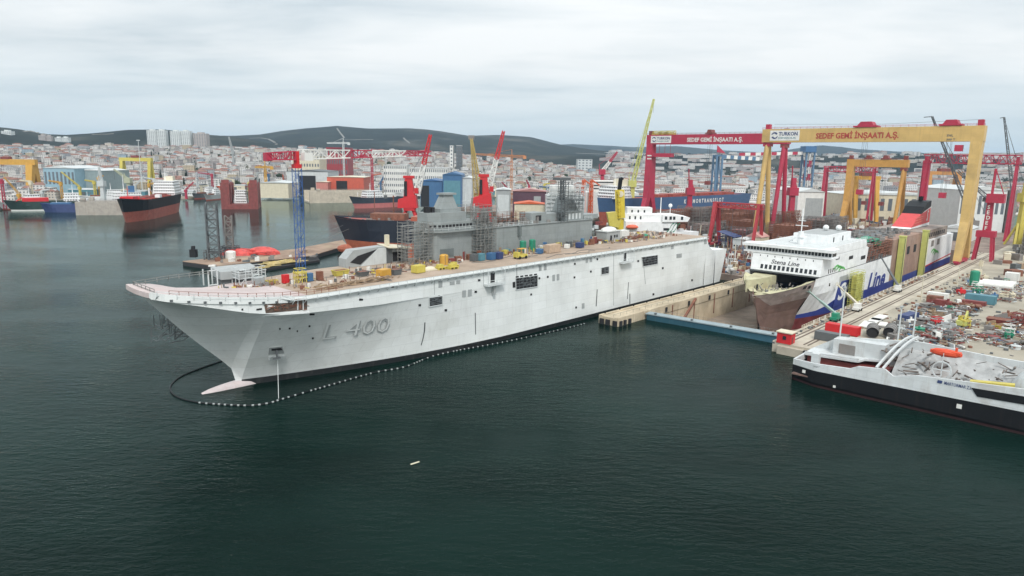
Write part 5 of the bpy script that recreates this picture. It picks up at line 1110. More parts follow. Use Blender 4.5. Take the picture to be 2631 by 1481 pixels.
lg = lattice_gantry('crimson lattice gantry crane right of the ferry funnel with a white lettered leg', 538, -66, -9, 64.4, 6.2, crimson, -9)
bx(534.8,539,-11.6,-6.8,12,60).build('box_leg', crimson, lg); text('S\nE\nD\nE\nF', lg, tank_w, (534.6,-7.9,36), (0,-1,0), (0,0,1), 2.4, 15, bold=.03)
lattice_gantry('thin crimson lattice gantry farther back between the two ochre cranes', 600, TS(2248,430,600)[0], TS(2124,430,600)[0], TS(2124,428,600)[1], 4.5, crimson, TS(2124,430,600)[0])
lattice_gantry('dark red lattice gantry over the brown shipway left of the ferry bridge', 345, 37, 66, 30.5, 3.0, paint('gantry_red', (.38,.04,.05)), 66)
# lettered jib crane and far cranes on the right
o = thing('portal_crane', 'red portal jib crane lettered SEDEF at the right end of the quay', 'portal crane', (398,-74,QZ), yard=True)
each('leg', crimson, o, [MB().taper((398+a*2.4,-74+c_*3.2,QZ+14),(398+a*3.4,-74+c_*4.4,QZ),1.5,1.5,1.3,1.3) for a in (-1,1) for c_ in (-1,1)])
bx(394.8,401.2,-78.6,-69.4,QZ+13.5,QZ+17).build('portal_beam', crimson, o); b = MB(); b.taper((398,-74,QZ+17),(398,-74,QZ+33),3.8,3.8,3.0,3.0); b.build('column', crimson, o)
text('S\nE\nD\nE\nF', o, tank_w, (395.9,-73.0,QZ+17.6), (0,-1,0), (.02,0,1), 2.0, 14, bold=.03)
bx(394.5,401,-80.5,-72,QZ+33,QZ+38).build('machine_house', crimson, o); b = MB(); b.beam((398,-74,QZ+38),(399,-74,QZ+52),1.2); b.beam((396,-74,QZ+38),(398.6,-74,QZ+52),.5); b.beam((401,-79,QZ+38),(399,-74,QZ+52),.4); b.build('a_frame', crimson, o)
b = MB(); b.lattice((397,-72,QZ+36),(420,-52,QZ+50),2.0,1.0,11,.18,.1); b.build('jib', dgrey, o); bx(396.5,399,-73,-70,QZ+33.4,QZ+35.6).build('cab', dgrey, o)
for (u0, v0, u1, v1, y_, lab) in ((2395,300,2500,480,520,'dark lattice crane boom slanting up behind the ochre gantry girder'),(2580,302,2602,402,560,'dark lattice crane boom standing rightmost against the sky')):
    p0, p1 = D(u1, v1+90, y_), D(u0, v0, y_); o = thing('crane_boom', lab, 'crane', (p0.x,p0.y,2.2)); b = MB(); b.lattice(p0, p1, 2.2, .9, 22, .16, .09); b.build('boom', dgrey, o); b = MB(); b.beam(p1, p1+Vector((-6 if u0 < 2500 else -3,0,-.6)), .6); b.build('boom_head', dgrey, o); bx(p0.x-3,p0.x+3,p0.y-3,p0.y+4,2.2,p0.z+1).build('base', steel, o); b = MB(); b.beam(p1, (p0.x+7,p0.y,p0.z+8), .15); b.beam(p1, (p0.x+9,p0.y+2,p0.z+8), .15); b.build('stay', dgrey, o)
# ================================================================ SHIPS AND DOCKS ACROSS THE BASIN (world frame)
def along(p0, p1):
    d = Vector((p1[0]-p0[0], p1[1]-p0[1], 0)); L_ = d.length; return L_, math.atan2(d.y, d.x)
def local_thing(name, label, cat, p, yaw, group=None):
    o = thing(name, label, cat, (0,0,0), group); OFF[o.name] = Vector((0,0,0)); o.location = (p[0],p[1],0); o.rotation_euler = (0,0,yaw); return o
def ship_hull(par, L_, B, zb, zt, mats, rake=6, sheer=1.5, fine=.28, levels=None, smooth=False, stern_over=3):
    """bow at x=0, stern at x=L; zb = top of the boot paint, zt = deck height amidships"""
    b = MB(); xs = [0,.02,.05,.09,.14,.2,.28,.4,.6,.8,.92,1.0]
    def row(f, sg):
        r = []
        for z in (-1.0, zb*.5, zb, zb+.02, (zb+zt)/2, zt+sheer*max(0,1-f/.3)**2):
            top = (z/zt); x = L_*f - rake*max(0,min(1.3,top))*(1-f)**3 + (0 if f < .9 else (stern_over*top-stern_over)*(f-.9)/.1)
            u = min(1, f/(fine*(1.25-.5*top))); bb = B/2*(1-(1-u)**2.0); bb *= 1-.35*max(0,(f-.85)/.15)*(1-.8*top)
            r.append((x, sg*bb, z))
        return r
    for sg in (-1,1):
        rows = [row(f, sg) for f in xs]
        if sg < 0: b.grid(rows, lambda i, j: 1 if j < 2 else 0)
        else: b.grid([r[::-1] for r in rows], lambda i, j: 1 if j > 2 else 0)
    a, c = row(1.0,-1), row(1.0,1)
    for j in range(5): b.mi(1 if j < 2 else 0); b.face([a[j],c[j],c[j+1],a[j+1]])
    b.build('hull', mats, par)
    d_ = MB(); d_.grid([[(*row(f,-1)[-1][:2], row(f,-1)[-1][2]-.9),(*row(f,1)[-1][:2], row(f,1)[-1][2]-.9)] for f in xs]); return d_
def house(par, x0, x1, B, z0, n, m_=white, step=2.7, wing=True, name='deckhouse'):
    b = MB()
    for k in range(n): b.box(x0+k*.5,x1-k*.7,-B/2+k*.35,B/2-k*.35,z0+k*step,z0+(k+1)*step-.12); b.box(x0+k*.5-.5,x1-k*.7+.5,-B/2+k*.3-.3,B/2-k*.3+.3,z0+(k+1)*step-.12,z0+(k+1)*step)
    h = b.build(name, m_, par); ws = []
    for k in range(n):
        mb = MB(); y_ = B/2-k*.35+.04
        for i in range(int((x1-x0-2)/2.2)):
            x = x0+k*.5+1+i*2.2
            for sg in (-1,1): mb.box(x,x+1,sg*y_-.03,sg*y_+.03,z0+k*step+1.2,z0+k*step+2.0)
        for i in range(int((B-2)/2.0)):
            y2 = -B/2+1+i*2.0; mb.box(x0+k*.5-.06,x0+k*.5,y2,y2+1.2,z0+k*step+1.2,z0+k*step+2.0)
        mb.build('window_row', glass, h)
    return h
def light_mast(par, x, z0, h, m_=white):
    b = MB(); b.tube((x,0,z0),(x,0,z0+h),.35,6,.18); b.tube((x,-2,z0+h*.7),(x,2,z0+h*.7),.15,4); b.build('mast', m_, par)
SD = mat('ship_deck_red', (.28,.06,.045), var=.3, blot=.4)
# tanker with black and red-brown hull
p0, p1 = P(309,573,0), P(472,538,0); L_, yaw = along(p0, p1); L_ = 126
o = local_thing('tanker', 'unladen tanker with black topsides and broad red brown lower hull, red deck gear', 'tanker', (p0.x+4,p0.y+2), R(101))
d_ = ship_hull(o, L_, 22, 8.6, 17.2, [black, boot_red], rake=7, sheer=3.0); d_.build('deck', SD, o)
b = MB(); rg = random.Random(41)
b.box(4,16,-5,5,17.5,20.6); 
for i in range(8): b.obox((rg.uniform(6,34), rg.uniform(-7,7), 17), (rg.uniform(2,5),rg.uniform(2,4),rg.uniform(1,3.4)), rg.uniform(0,1))
b.build('forecastle_gear', scarlet, o)
b = MB()
for y_ in (-4,-2,0,2,4): b.tube((20,y_,18.3),(100,y_,18.3),.35,5)
for x in range(24,100,9): b.box(x-.4,x+.4,-6,6,16.3,18); b.box(x-1.5,x+1.5,-8.5,-6,16.3,17.6); b.box(x-1.5,x+1.5,6,8.5,16.3,17.6)
b.build('deck_piping', SD, o); house(o, 104, 128, 20, 16.3, 5); light_mast(o, 112, 29.5, 11); light_mast(o, 8, 20, 9, scarlet)
b = MB(); b.box(122,131,-4,4,16.3,34); b.build('funnel', cream, o); b = MB(); b.tube((62,0,17),(62,0,25),.6,6); b.beam((62,0,25),(76,2,21),.7); b.build('hose_crane', white, o); bx(50,56,-12.2,-8,17.5,20).build('white_house', white, o)
text('ATHENA', o, tank_w, (24,-11.6,12), (1,0,0), (0,0,1), 12, 2) if False else None
# dark hulled ship with red foredeck, and the blue ship behind it
p = P(30,543,0); o = local_thing('cargo_ship', 'dark green hulled cargo ship with bright red foredeck at the far left', 'cargo ship', (p.x,p.y), R(34))
d_ = ship_hull(o, 62, 14, 1.4, 9.0, [paint('dark_green_hull', (.02,.045,.04)), tank_w], rake=5, sheer=1.6); d_.build('deck', SD, o); b = MB(); b.box(9,30,-5,5,8.2,12.2); b.prism([(9,-4,12.2),(4,0,8.6),(9,4,12.2)], (0,0,1)); b.build('red_hatch', scarlet, o); house(o, 42, 56, 11, 8.2, 3); light_mast(o, 50, 16, 8)
p = P(112,546,0); o = local_thing('cargo_ship', 'blue hulled supply ship with small white masts moored right of the red decked one', 'cargo ship', (p.x,p.y+2), R(20))
d_ = ship_hull(o, 40, 13, .8, 7.6, [navy, navy], rake=3, sheer=1.2); d_.build('deck', blue, o); b = MB(); b.box(6,22,-4,4,6.8,9.0); b.build('hatch', blue, o); house(o, 28, 37, 9, 6.8, 2); light_mast(o, 10, 7, 7); light_mast(o, 18, 7, 7)
# grey floating dock wall with ship inside
def floating_dock(label, p, yaw, L_, B, wall_w, hw, deck_h, m_, wm_=None, towers=False):
    o = local_thing('floating_dock', label, 'floating dock', p, yaw); bx(0,L_,-B/2,B/2,-1,deck_h).build('pontoon', m_, o)
    for sg in (-1,1):
        b = MB()
        if towers:
            for x in (0, L_*.55): b.box(x,x+L_*.38,sg*B/2,sg*(B/2-wall_w),deck_h,hw); b.box(x+L_*.15,x+L_*.23,sg*(B/2-wall_w),sg*(B/2-wall_w-1.2),deck_h,hw-1)
        else: b.box(0,L_,sg*B/2,sg*(B/2-wall_w),deck_h,hw)
        w_ = b.build('side_wall', wm_ or m_, o); r_ = MB(); rails(r_, [(0,sg*(B/2-.3)),(L_,sg*(B/2-.3))], hw, 1.2, 4, .08); r_.build('guard_rail', steel, w_)
        c_ = MB(); c_.box(L_*.1,L_*.1+4,sg*(B/2-wall_w+.5),sg*(B/2-.6),hw,hw+3); c_.build('control_house', m_, w_)
    return o
fdg = mat('dock_grey', (.36,.33,.29), var=.2, streak=.6, dirt=(.22,.17,.13), blot=.4)
p = P(184,554,0); floating_dock('grey rust streaked floating dock between the dark green ship and the tanker', (p.x,p.y+14), R(12), 42, 24, 4, 12, 2.5, fdg)
o = local_thing('white_ship', 'white ship with blue funnel and tall mast inside the grey floating dock', 'ship', (-390,640), R(40)); d_ = ship_hull(o, 48, 12, 2, 9, [white, boot_red]); d_.build('deck', lgrey, o); house(o, 14, 40, 10, 8.2, 4); light_mast(o, 24, 19, 16); b = MB(); b.box(28,33,-2,2,19,25); b.build('funnel', blue, o)
# red brown floating dock with four towers, ship inside, and cranes of a grey lift barge
p = P(612,538,0); o = floating_dock('red brown floating dock with four square towers seen end on', (p.x-20,p.y), R(106), 42, 36, 8.5, 27, 5, redbrown, towers=True); o.location = (p.x+2,p.y,0)
q = local_thing('docked_ship', 'white block of a ship standing inside the red brown floating dock', 'ship', (p.x-3,p.y+14), R(106)); house(q, 0, 16, 13, 5.2, 5, name='deckhouse')
# beige floating dock
fdb = mat('dock_beige', (.46,.41,.33), var=.2, streak=.5, dirt=(.30,.25,.19), blot=.4)
p = P(742,522,0); floating_dock('long beige floating dock left of the small black and pink ship', (p.x+17,p.y+16), R(28), 86, 36, 4, 14, 1.8, fdb)
# small black and pink ship
p = P(912,536,0); o = local_thing('cargo_ship', 'small black and pink ship with white house beyond the red harbour crane', 'cargo ship', (p.x,p.y), R(46)); d_ = ship_hull(o, 62, 14, 5.2, 11.5, [paint('slate_hull', (.035,.045,.06)), paint('pink_boot', (.45,.15,.14))], rake=6, sheer=2.2); d_.build('deck', SD, o); house(o, 12, 34, 12, 10.6, 3); light_mast(o, 20, 18, 9); light_mast(o, 4, 13, 5)
b = MB(); b.box(36,52,-5,5,10.6,15.5); b.build('cargo_block', tank_w, o)
# yachts and small craft along the far quay
craft = [(480,500,30,R(70),'white motor yacht with blue glass behind the tanker stern'),(690,494,26,R(10),'low white launch right of the red brown floating dock'),(715,492,20,R(15),'small cream launch at the quay left of the blue crane mast'),(1012,506,40,R(55),'sharp white yacht bow right of the black and pink ship'),(1035,504,34,R(50),'second white hull beside the sharp white yacht'),(1100,507,46,R(4),'grey work barge with white gear before the blue hall'),(1165,506,36,R(4),'low red brown barge in front of the teal hall door')]
for i, (u, v, L_, yaw, lab) in enumerate(craft):
    p = P(u, v, 0); o = local_thing('motor_yacht' if 'barge' not in lab else 'work_barge', lab, 'boat', (p.x,p.y), yaw)
    hm = white if i < 5 else (grey if i == 5 else redbrown); d_ = ship_hull(o, L_, L_*.22, .8, 3.4+L_*.06, [hm, hm], rake=4, sheer=1, fine=.4); d_.build('deck', lgrey, o)
    if i < 5: house(o, L_*.35, L_*.8, L_*.16, 3+L_*.05, 2); light_mast(o, L_*.55, 8+L_*.05, 5)
    else:
        b = MB(); 
        for k in range(6): b.obox((rg.uniform(4,L_-4),rg.uniform(-2,2),4.6+0*k),(rg.uniform(2,5),rg.uniform(2,3),rg.uniform(1,4)),rg.random())
        b.build('deck_load', white if i == 5 else rust, o)
# spud barge behind the warship bow, raft of yellow planks, jetty
o = thing('spud_barge', 'long brown work barge with two lattice spud legs behind the warship bow', 'barge', (-150,360,0))
BD = mat('barge_deck', (.27,.19,.14), rough=.9, var=.35, sc=.15, blot=.6, dirt=(.36,.30,.2))
pts = [P(470,683,0), P(560,696,0), P(640,686,0), P(800,668,0), P(893,640,0), P(880,622,1), P(760,650,0), P(600,668,0)]
b = MB(); b.prism([(q.x,q.y,-.6) for q in pts], (0,0,2.6)); b.build('hull', [mat('barge_side', (.03,.03,.033), rough=.8)], o)
b = MB(); b.prism([(q.x,q.y,2.0) for q in pts], (0,0,.35)); b.build('deck', BD, o)
for (u, v, h, m_, w_) in ((551,668,30,dgrey,5.2),(592,656,22,steel,3.4)):
    p = P(u, v, 2); b = MB(); b.lattice((p.x,p.y,-3),(p.x,p.y,h+ (1.5)),w_,w_,8,.28,.2,side=(1,.3,0)); b.build('spud_leg', m_, o); b = MB(); scaffold(b, p.x-4,p.x+4,p.y-3,p.y+3,2.3,6,3,3.4,.22,planks=False); b.build('leg_guide', dgrey, o)
p = P(498,661,2.3); b = MB(); b.box(p.x-1.6,p.x+1.6,p.y-1.4,p.y+1.4,2.3,6.4); b.tube((p.x,p.y,6.4),(p.x,p.y,8.2),1.1,8); b.build('winch_house', dark, o)
b = MB(); rg = random.Random(77); c = P(640,656,2.3)
for k in range(2):
    b.ball((c.x-7+k*13,c.y+k*5,2.3),9.5,4.6,3.6+k*.6,10,4,0)
for k in range(20): b.beam((c.x+rg.uniform(-15,15),c.y+rg.uniform(-2,7),2.5+rg.uniform(0,3)),(c.x+rg.uniform(-15,15),c.y+rg.uniform(-2,7),2.5+rg.uniform(0,2)),.7)
solo('red_bundle', b, paint('bundle_red', (.55,.07,.06), var=.4, sc=.5), 'heap of bright red covered gear on the brown work barge', 'bundle', (c.x,c.y,2.3))
p = P(593,664,2.3); b = MB(); b.tube((p.x,p.y,2.35),(p.x,p.y,5.6),2.6,12); b.ball((p.x,p.y,5.6),2.6,2.6,.8,12,3,0); solo('white_drum', b, tank_w, 'round white tank between the spud legs and the red heap on the barge', 'tank', (p.x,p.y,2.3))
rg = random.Random(78); bms = [rust, steel, wood, tank_w, dgrey]; bw_ = ['rusty','grey','timber','white','dark']
for i in range(18):
    f = rg.random(); q = P(545+f*290, 685-f*27+rg.uniform(-14,2), 2.3); k = rg.randrange(5); b = MB(); sz = (rg.uniform(1,4),rg.uniform(1,2.5),rg.uniform(.5,2)); b.obox((0,0,0), sz, rg.uniform(0,1)); b.obox((sz[0]*.2,0,sz[2]),(sz[0]*.5,sz[1]*.6,sz[2]*.3),.3)
    solo('barge_gear', b, bms[k], f'{bw_[k]} piece of gear on the deck of the spud barge', 'gear', (0,0,0), 'loose gear on the spud barge').location = (q.x,q.y,2.36)
o = thing('plank_raft', 'low raft stacked with yellow planks floating beside the brown work barge', 'raft', (-113,340,0)); pts = [P(652,703,0), P(822,674,0), P(815,664,0), P(640,689,0)]
b = MB(); b.prism([(q.x,q.y,-.5) for q in pts], (0,0,1.6)); b.build('hull', dark, o); b = MB(); rg = random.Random(79); A_, B_, C_ = Vector(pts[0]), Vector(pts[1]), Vector(pts[3])
for k in range(40): f, g = rg.uniform(0,.72), rg.uniform(.05,.9); a = A_+(B_-A_)*f+(C_-A_)*g; b.beam((a.x,a.y,1.3+rg.uniform(0,.9)),tuple(a+(B_-A_)*rg.uniform(.12,.26)+Vector((0,0,1.3+rg.uniform(0,.6)))),.9,.3)
b.build('planks', paint('plank_yellow', (.50,.39,.16), var=.35), o)
# black cargo bow on the pontoon behind the warship
p = P(893,652,0); o = local_thing('cargo_hull', 'big black ship bow with red lower hull moored just behind the warship island', 'cargo ship', (p.x+2,p.y), R(-6))
d_ = ship_hull(o, 58, 22, 8.4, 21.0, [paint('hull_blueblack', (.012,.016,.028)), paint('boot_orange', (.34,.10,.055), var=.25, streak=.4, dirt=(.36,.2,.14))], rake=9, sheer=1.2, fine=.45, stern_over=-4); d_.build('deck', SD, o)
b = MB(); b.box(13,33,-3,7,20,24.0); 
for k in range(8): b.box(13.5+k*2.4,14.3+k*2.4,-3.25,-3,20.2,23.4)
b.build('hatch_coaming', rust, o); b = MB(); b.box(38,50,-7,6,20,23.0); b.build('deck_block', paint('hatch_orange', (.34,.10,.06)), o); b = MB(); b.tube((13,6,20),(13,6,36),.22,5); b.tube((24,7,20),(24,7,34),.4,6); b.tube((24,4,33),(24,10,33),.2,4); b.build('mast', rust, o)
b = MB(); b.ball((-2,0,2.8),6.5,3,2.8,10,6); b.build('bulbous_bow', MATS['boot_orange'], o); bx(52,58,-9,-3,20.2,22.6).build('blue_cover', navy, o); bx(51,60,-11,-8,20.2,20.8).build('white_cover', tank_w, o)
rg = random.Random(80); b = MB()
for k in range(22): b.obox((rg.uniform(0,46),rg.uniform(-8,3),20),(rg.uniform(.6,2),rg.uniform(.6,2),rg.uniform(.5,1.8)),0)
b.build('deck_gear', steel, o)['kind'] = 'stuff'
b = MB(); b.beam((-2.5,-5,17),(-34,-22,2.6),.12); b.beam((1,-5,15),(-26,-26,2.6),.12); b.build('mooring_line', steel, o)

# ================================================================ CRANES AND HALLS ACROSS THE BASIN
def luffing_crane(label, u, vt, y_, tip, boom_foot, m_, group='red harbour cranes behind the warship'):
    p = D(u, vt, y_); x, h = p.x, p.z; o = thing('harbour_crane', label, 'harbour crane', (x,y_,2.2), group)
    for k in (-1,1):
        for j in (-1,1): b = MB(); b.beam((x+k*9,y_+j*7,2.2),(x+k*2.4,y_+j*2.0,h-25),1.5); b.build('leg', m_, o)
    bx(x-4.2,x+4.2,y_-4.2,y_+4.2,h-26,h-24).build('portal_ring', m_, o)
    b = MB(); b.hexa([(x-8.6,y_-4.6,h-24),(x+6,y_-4.6,h-24),(x+6,y_+4.6,h-24),(x-8.6,y_+4.6,h-24)],[(x-8.2,y_-4.2,h-17.5),(x+5,y_-4.2,h-14),(x+5,y_+4.2,h-14),(x-8.2,y_+4.2,h-17.5)]); b.build('machine_house', m_, o)
    b = MB(); b.taper((x,y_,h-16.5),(x-.6,y_,h-2),8.4,6.4,5.2,4.2); b.box(x-4.4,x+3.6,y_-2.6,y_+2.6,h-2,h); b.build('tower', m_, o); bx(x-3.6,x-1.4,y_-3.9,y_-3.4,h-15,h-4).build('ladder_panel', dark, o)
    bx(x+4,x+7,y_-4,y_-1,h-13,h-9).build('cab', m_, o)
    f, t_ = D(*boom_foot, y_), D(*tip, y_); b = MB(); b.lattice(f, t_, 4.2, 1.6, 12, .34, .22, side=(0,1,0), cols=[1,1,1,1,1,1,0,0,0,0,0,0]); b.build('boom', [m_, tank_w], o)
    b = MB(); b.beam((x,y_,h), f.lerp(t_,.8), .25); b.beam(t_, (t_.x,t_.y,t_.z-18), .15); b.build('stay', dgrey, o); return o
luffing_crane('red harbour crane with white and red boom, standing behind the black cargo bow', 1052, 452, 520, (1106,346), (1072,498), scarlet)
luffing_crane('red harbour crane beside the yellow twin boom, farther right behind the warship', 1245, 448, 525, (1294,337), (1257,480), scarlet)
o = thing('floating_crane', 'weathered yellow twin lattice boom of a floating crane left of the right red crane', 'crane', (-40,560,0)); f0, f1, t_ = D(1224,512,560), D(1238,512,556), D(1211,356,560)
for f in (f0, f1): b = MB(); b.lattice(f, t_, 3.4, 1.4, 16, .3, .2, side=(0,1,0)); b.build('boom', paint('boom_yellow', (.40,.30,.09)), o)
b = MB(); b.box(f0.x-8,f1.x+12,550,572,-.5,4); b.box(f0.x-4,f1.x+8,556,566,4,f0.z+1); b.build('pontoon', steel, o); b = MB(); b.box(t_.x-2.4,t_.x+2.4,t_.y-1,t_.y+1,t_.z-1,t_.z+2.4); b.build('boom_head', steel, o); b = MB(); b.beam(t_, (f1.x+14,562,14), .2); b.build('stay', dgrey, o)
tglass = mat('tower_glass', (.12,.14,.16), rough=.3)
def hall(label, u0, u1, vt, vb, y_, depth, m_, roof_m, name='shipyard_hall', door=None, pitch=2.0, rows_=1, win=0):
    a, c = D(u0, vt, y_), D(u1, vt, y_); z0 = 2.0 if y_ < 1300 else terrain(y_, 0)-1; zb = min(z0, D((u0+u1)/2, vb, y_).z); h = a.z
    o = thing(name, label, 'hall' if name == 'shipyard_hall' else 'building', ((a.x+c.x)/2, y_, zb)); bx(a.x,c.x,y_,y_+depth,zb,h).build('wall', m_, o)
    if pitch: xm = (a.x+c.x)/2; b = MB(); b.prism([(a.x-.6,y_-.8,h),(c.x+.6,y_-.8,h),(xm,y_-.8,h+pitch)], (0,depth+1.6,0)); b.build('roof', roof_m, o)
    else: bx(a.x-.5,c.x+.5,y_-.5,y_+depth+.5,h,h+.7).build('roof', roof_m, o)
    if door: e, f, m2 = door; bx(a.x+(c.x-a.x)*e,a.x+(c.x-a.x)*f,y_-.3,y_,zb,zb+(h-zb)*.82).build('door', m2, o)
    if win:
        ws = []
        for k in range(win):
            x = a.x+(c.x-a.x)*(k+.5)/win; w_ = (c.x-a.x)/win*.5
            for r_ in range(rows_): z = zb+(h-zb)*(r_+.45)/rows_; ws.append(bx(x-w_/2,x+w_/2,y_-.15,y_,z,z+(h-zb)/rows_*.42))
        each('window', tglass, o, ws[:96])
    return o
hall('bright red orange shipyard hall with a dark doorway beyond the beige floating dock', 840, 934, 455, 492, 905, 45, paint('hall_red', (.50,.10,.06)), cream, door=(.25,.55,dark), pitch=1.2)
hall('low pink red annex on the left side of the red orange hall', 812, 842, 468, 494, 890, 30, paint('hall_pink', (.50,.20,.17)), cream, pitch=1)
hall('teal fronted blue hall with one tall door behind the red harbour crane', 1137, 1186, 449, 502, 760, 50, blue, blue, door=(.06,.94,teal), pitch=3)
hall('lower blue hall with a dark opening left of the teal fronted one', 1080, 1136, 465, 504, 765, 45, blue, paint('roof_blue', (.04,.12,.27)), door=(.02,.40,dark), pitch=2)
hall('pale corrugated shed right of the teal fronted hall', 1188, 1212, 458, 504, 775, 45, lgrey, lgrey, pitch=2)
hall('grey corrugated hall left of the white scaffolded ship behind the warship mast', 1275, 1312, 488, 520, 640, 30, grey, lgrey, pitch=1.5, door=(.1,.9,lgrey))
hall('dark plum hall with a pale roof behind the warship island', 1318, 1408, 492, 528, 650, 30, paint('plum', (.10,.05,.07)), paint('roof_rose', (.34,.16,.15)), pitch=2.5, door=(.6,.8,grey))
hall('orange roofed low shed on the quay behind the warship island', 1322, 1400, 524, 540, 585, 22, cream, orange, pitch=2)
hall('wide grey warehouse behind the beige floating dock', 736, 842, 440, 478, 960, 60, lgrey, dgrey, pitch=2.2, door=(.3,.7,dark))
hall('long pale hall along the water right of the red brown floating dock', 665, 740, 470, 496, 880, 40, cream, lgrey, pitch=2.5)
hall('pale blue shipyard hall behind the masts of the far left ships', 110, 190, 432, 492, 830, 60, paint('hall_pale_blue', (.25,.38,.45)), lgrey, pitch=3, win=8)
hall('grey green hall behind the tanker foredeck', 190, 262, 438, 492, 850, 60, paint('hall_grey_green', (.24,.30,.31)), lgrey, pitch=2.4)
hall('white office block with rows of windows under the red steel frame building', 750, 820, 400, 442, 1080, 40, cream, lgrey, name='office_building', pitch=0, rows_=5, win=10)
hall('red and grey frame of an unfinished tower beyond the blue crane jib', 838, 892, 380, 440, 1150, 40, paint('frame_red', (.30,.05,.06)), crimson, name='office_building', pitch=0, rows_=4, win=9)
hall('white hotel like block with many windows right of the red frame building', 985, 1045, 425, 470, 1000, 35, tank_w, lgrey, name='office_building', pitch=0, rows_=5, win=12)
hall('long white office slab with a regular window grid behind the blue halls', 1052, 1150, 432, 470, 980, 30, tank_w, lgrey, name='office_building', pitch=0, rows_=4, win=20)
hall('dark glass tower with white bands at the foot of the main hill', 1172, 1186, 375, 425, 1700, 30, dgrey, white, name='office_building', pitch=0, rows_=8, win=2)
hall('narrow white tower left of the dark banded glass tower', 1156, 1164, 375, 425, 1700, 30, tank_w, white, name='office_building', pitch=0, rows_=8, win=1)
hall('pale twin block with a dark slot far behind the radar mast', 1485, 1522, 410, 440, 1900, 50, lgrey, lgrey, name='office_building', pitch=0, rows_=5, win=4)
# town tower blocks on the slope at left
def tower_block(label, u0, u1, vt, vb, y_, m_, rows_, cols_):
    a, c = D(u0, vt, y_), D(u1, vt, y_); zb = D((u0+u1)/2, vb, y_).z-6; o = thing('apartment_tower', label, 'apartment tower', ((a.x+c.x)/2,y_,zb), 'apartment towers on the slope'); dp = (c.x-a.x)*.6
    bx(a.x,c.x,y_,y_+dp,zb,a.z).build('wall', m_, o); bx(a.x+(c.x-a.x)*.3,a.x+(c.x-a.x)*.7,y_+2,y_+dp-2,a.z,a.z+4).build('roof_house', m_, o); ws = []
    for r_ in range(rows_):
        z = zb+6+(a.z-zb-7)*(r_+.3)/rows_; mb = MB()
        for k in range(cols_): x = a.x+(c.x-a.x)*(k+.25)/cols_; mb.box(x,x+(c.x-a.x)/cols_*.5,y_-.2,y_,z,z+(a.z-zb)/rows_*.42)
        mb.build('window_row', MATS.get('tower_glass') or mat('tower_glass', (.12,.14,.16), rough=.3), o)
    return o
TW = mat('tower_white', (.60,.63,.62), var=.08); TB_ = mat('tower_buff', (.40,.36,.34), var=.1)
for i, (u0, u1, vt, vb, m_, lab) in enumerate([(376,400,335,376,TW,'left wing of the largest pale tower block on the skyline'),(400,424,335,378,TW,'right wing of the largest pale tower block on the skyline'),(436,462,337,376,TW,'left half of the second pale tower block on the skyline'),(462,487,337,378,TW,'right half of the second pale tower block on the skyline'),(496,529,343,376,TB_,'buff tower block right of the pale ones'),(2,27,337,374,TW,'pale tower at the far left edge under the wooded hill'),(98,116,348,382,TB_,'left buff tower of the small far left pair'),(117,131,350,384,TB_,'right buff tower of the small far left pair'),(140,156,354,386,TW,'left white slab of the small twin slabs'),(157,175,354,386,TW,'right white slab of the small twin slabs')]):
    tower_block(lab, u0, u1, vt, vb, 2350+i*3, m_, 12 if i < 4 else 9, 5)
hall('pale square building with an antenna on the shoulder below the main hill', 678, 708, 384, 400, 2200, 60, TW, TW, name='office_building', pitch=0, rows_=2, win=4)
# shipyard cranes at left
def simple_goliath(label, u0, u1, vt, vb, y_, m_, gh=6, lw=4):
    a, c = D(u0, vt, y_), D(u1, vt, y_); o = thing('gantry_crane', label, 'gantry crane', ((a.x+c.x)/2,y_,2)); h = a.z
    bx(a.x,c.x,y_-3,y_+3,h-gh,h).build('girder', m_, o)
    for x in (a.x+lw*.7, c.x-lw*.7):
        for k in (-1,1): b = MB(); b.taper((x,y_+k*1.5,h-gh),(x,y_+k*9,2),lw,lw*.8,lw*.7,lw*.6); b.build('leg', m_, o)
        bx(x-lw*.4,x+lw*.4,y_-11,y_+11,2,4).build('sill_beam', m_, o)
    bx((a.x+c.x)/2-5,(a.x+c.x)/2+5,y_-3.4,y_+3.4,h,h+3).build('trolley', redbrown, o); return o
simple_goliath('yellow gantry crane behind the tanker at left', 308, 390, 405, 460, 930, lemon, 4.6, 4)
simple_goliath('big orange gantry crane at the far left edge behind the dark green ship', -60, 92, 408, 470, 880, amber, 7, 9)
def tower_crane(label, u, vt, y_, m_, jib_u, jib_v, back_u, twocol=None):
    p = D(u, vt, y_); o = thing('tower_crane', label, 'tower crane', (p.x,y_,2)); b = MB(); b.lattice((p.x,y_,2),(p.x,y_,p.z+2),2.2,2.2,12,.3,.2,side=(1,0,0)); b.build('mast', m_, o); q = D(jib_u, jib_v, y_); r_ = D(back_u, vt, y_)
    b = MB(); b.lattice((p.x,y_,p.z),q,2.4,1.4,14,.3,.2,side=(0,1,0)); b.build('jib', twocol or m_, o); b = MB(); b.lattice((p.x,y_,p.z),r_,2.4,2,5,.3,.2,side=(0,1,0)); b.box(r_.x-2,r_.x+2,y_-1.4,y_+1.4,p.z-3,p.z+1); b.build('counter_jib', m_, o); b = MB(); b.beam((p.x,y_,p.z+8),q.lerp(Vector((p.x,y_,p.z)),.3),.3); b.beam((p.x,y_,p.z),(p.x,y_,p.z+8),.8); b.build('stay', m_, o); return o
tower_crane('orange tower crane with a long flat jib behind the right red crane', 1315, 402, 840, paint('orange_faded', (.45,.20,.09)), 1215, 396, 1348)
tower_crane('red tower crane with a white tipped jib left of the red harbour cranes', 955, 400, 860, crimson, 1090, 392, 930)
tower_crane('small yellow tower crane near the white launch on the far quay', 681, 430, 900, amber, 655, 430, 698)
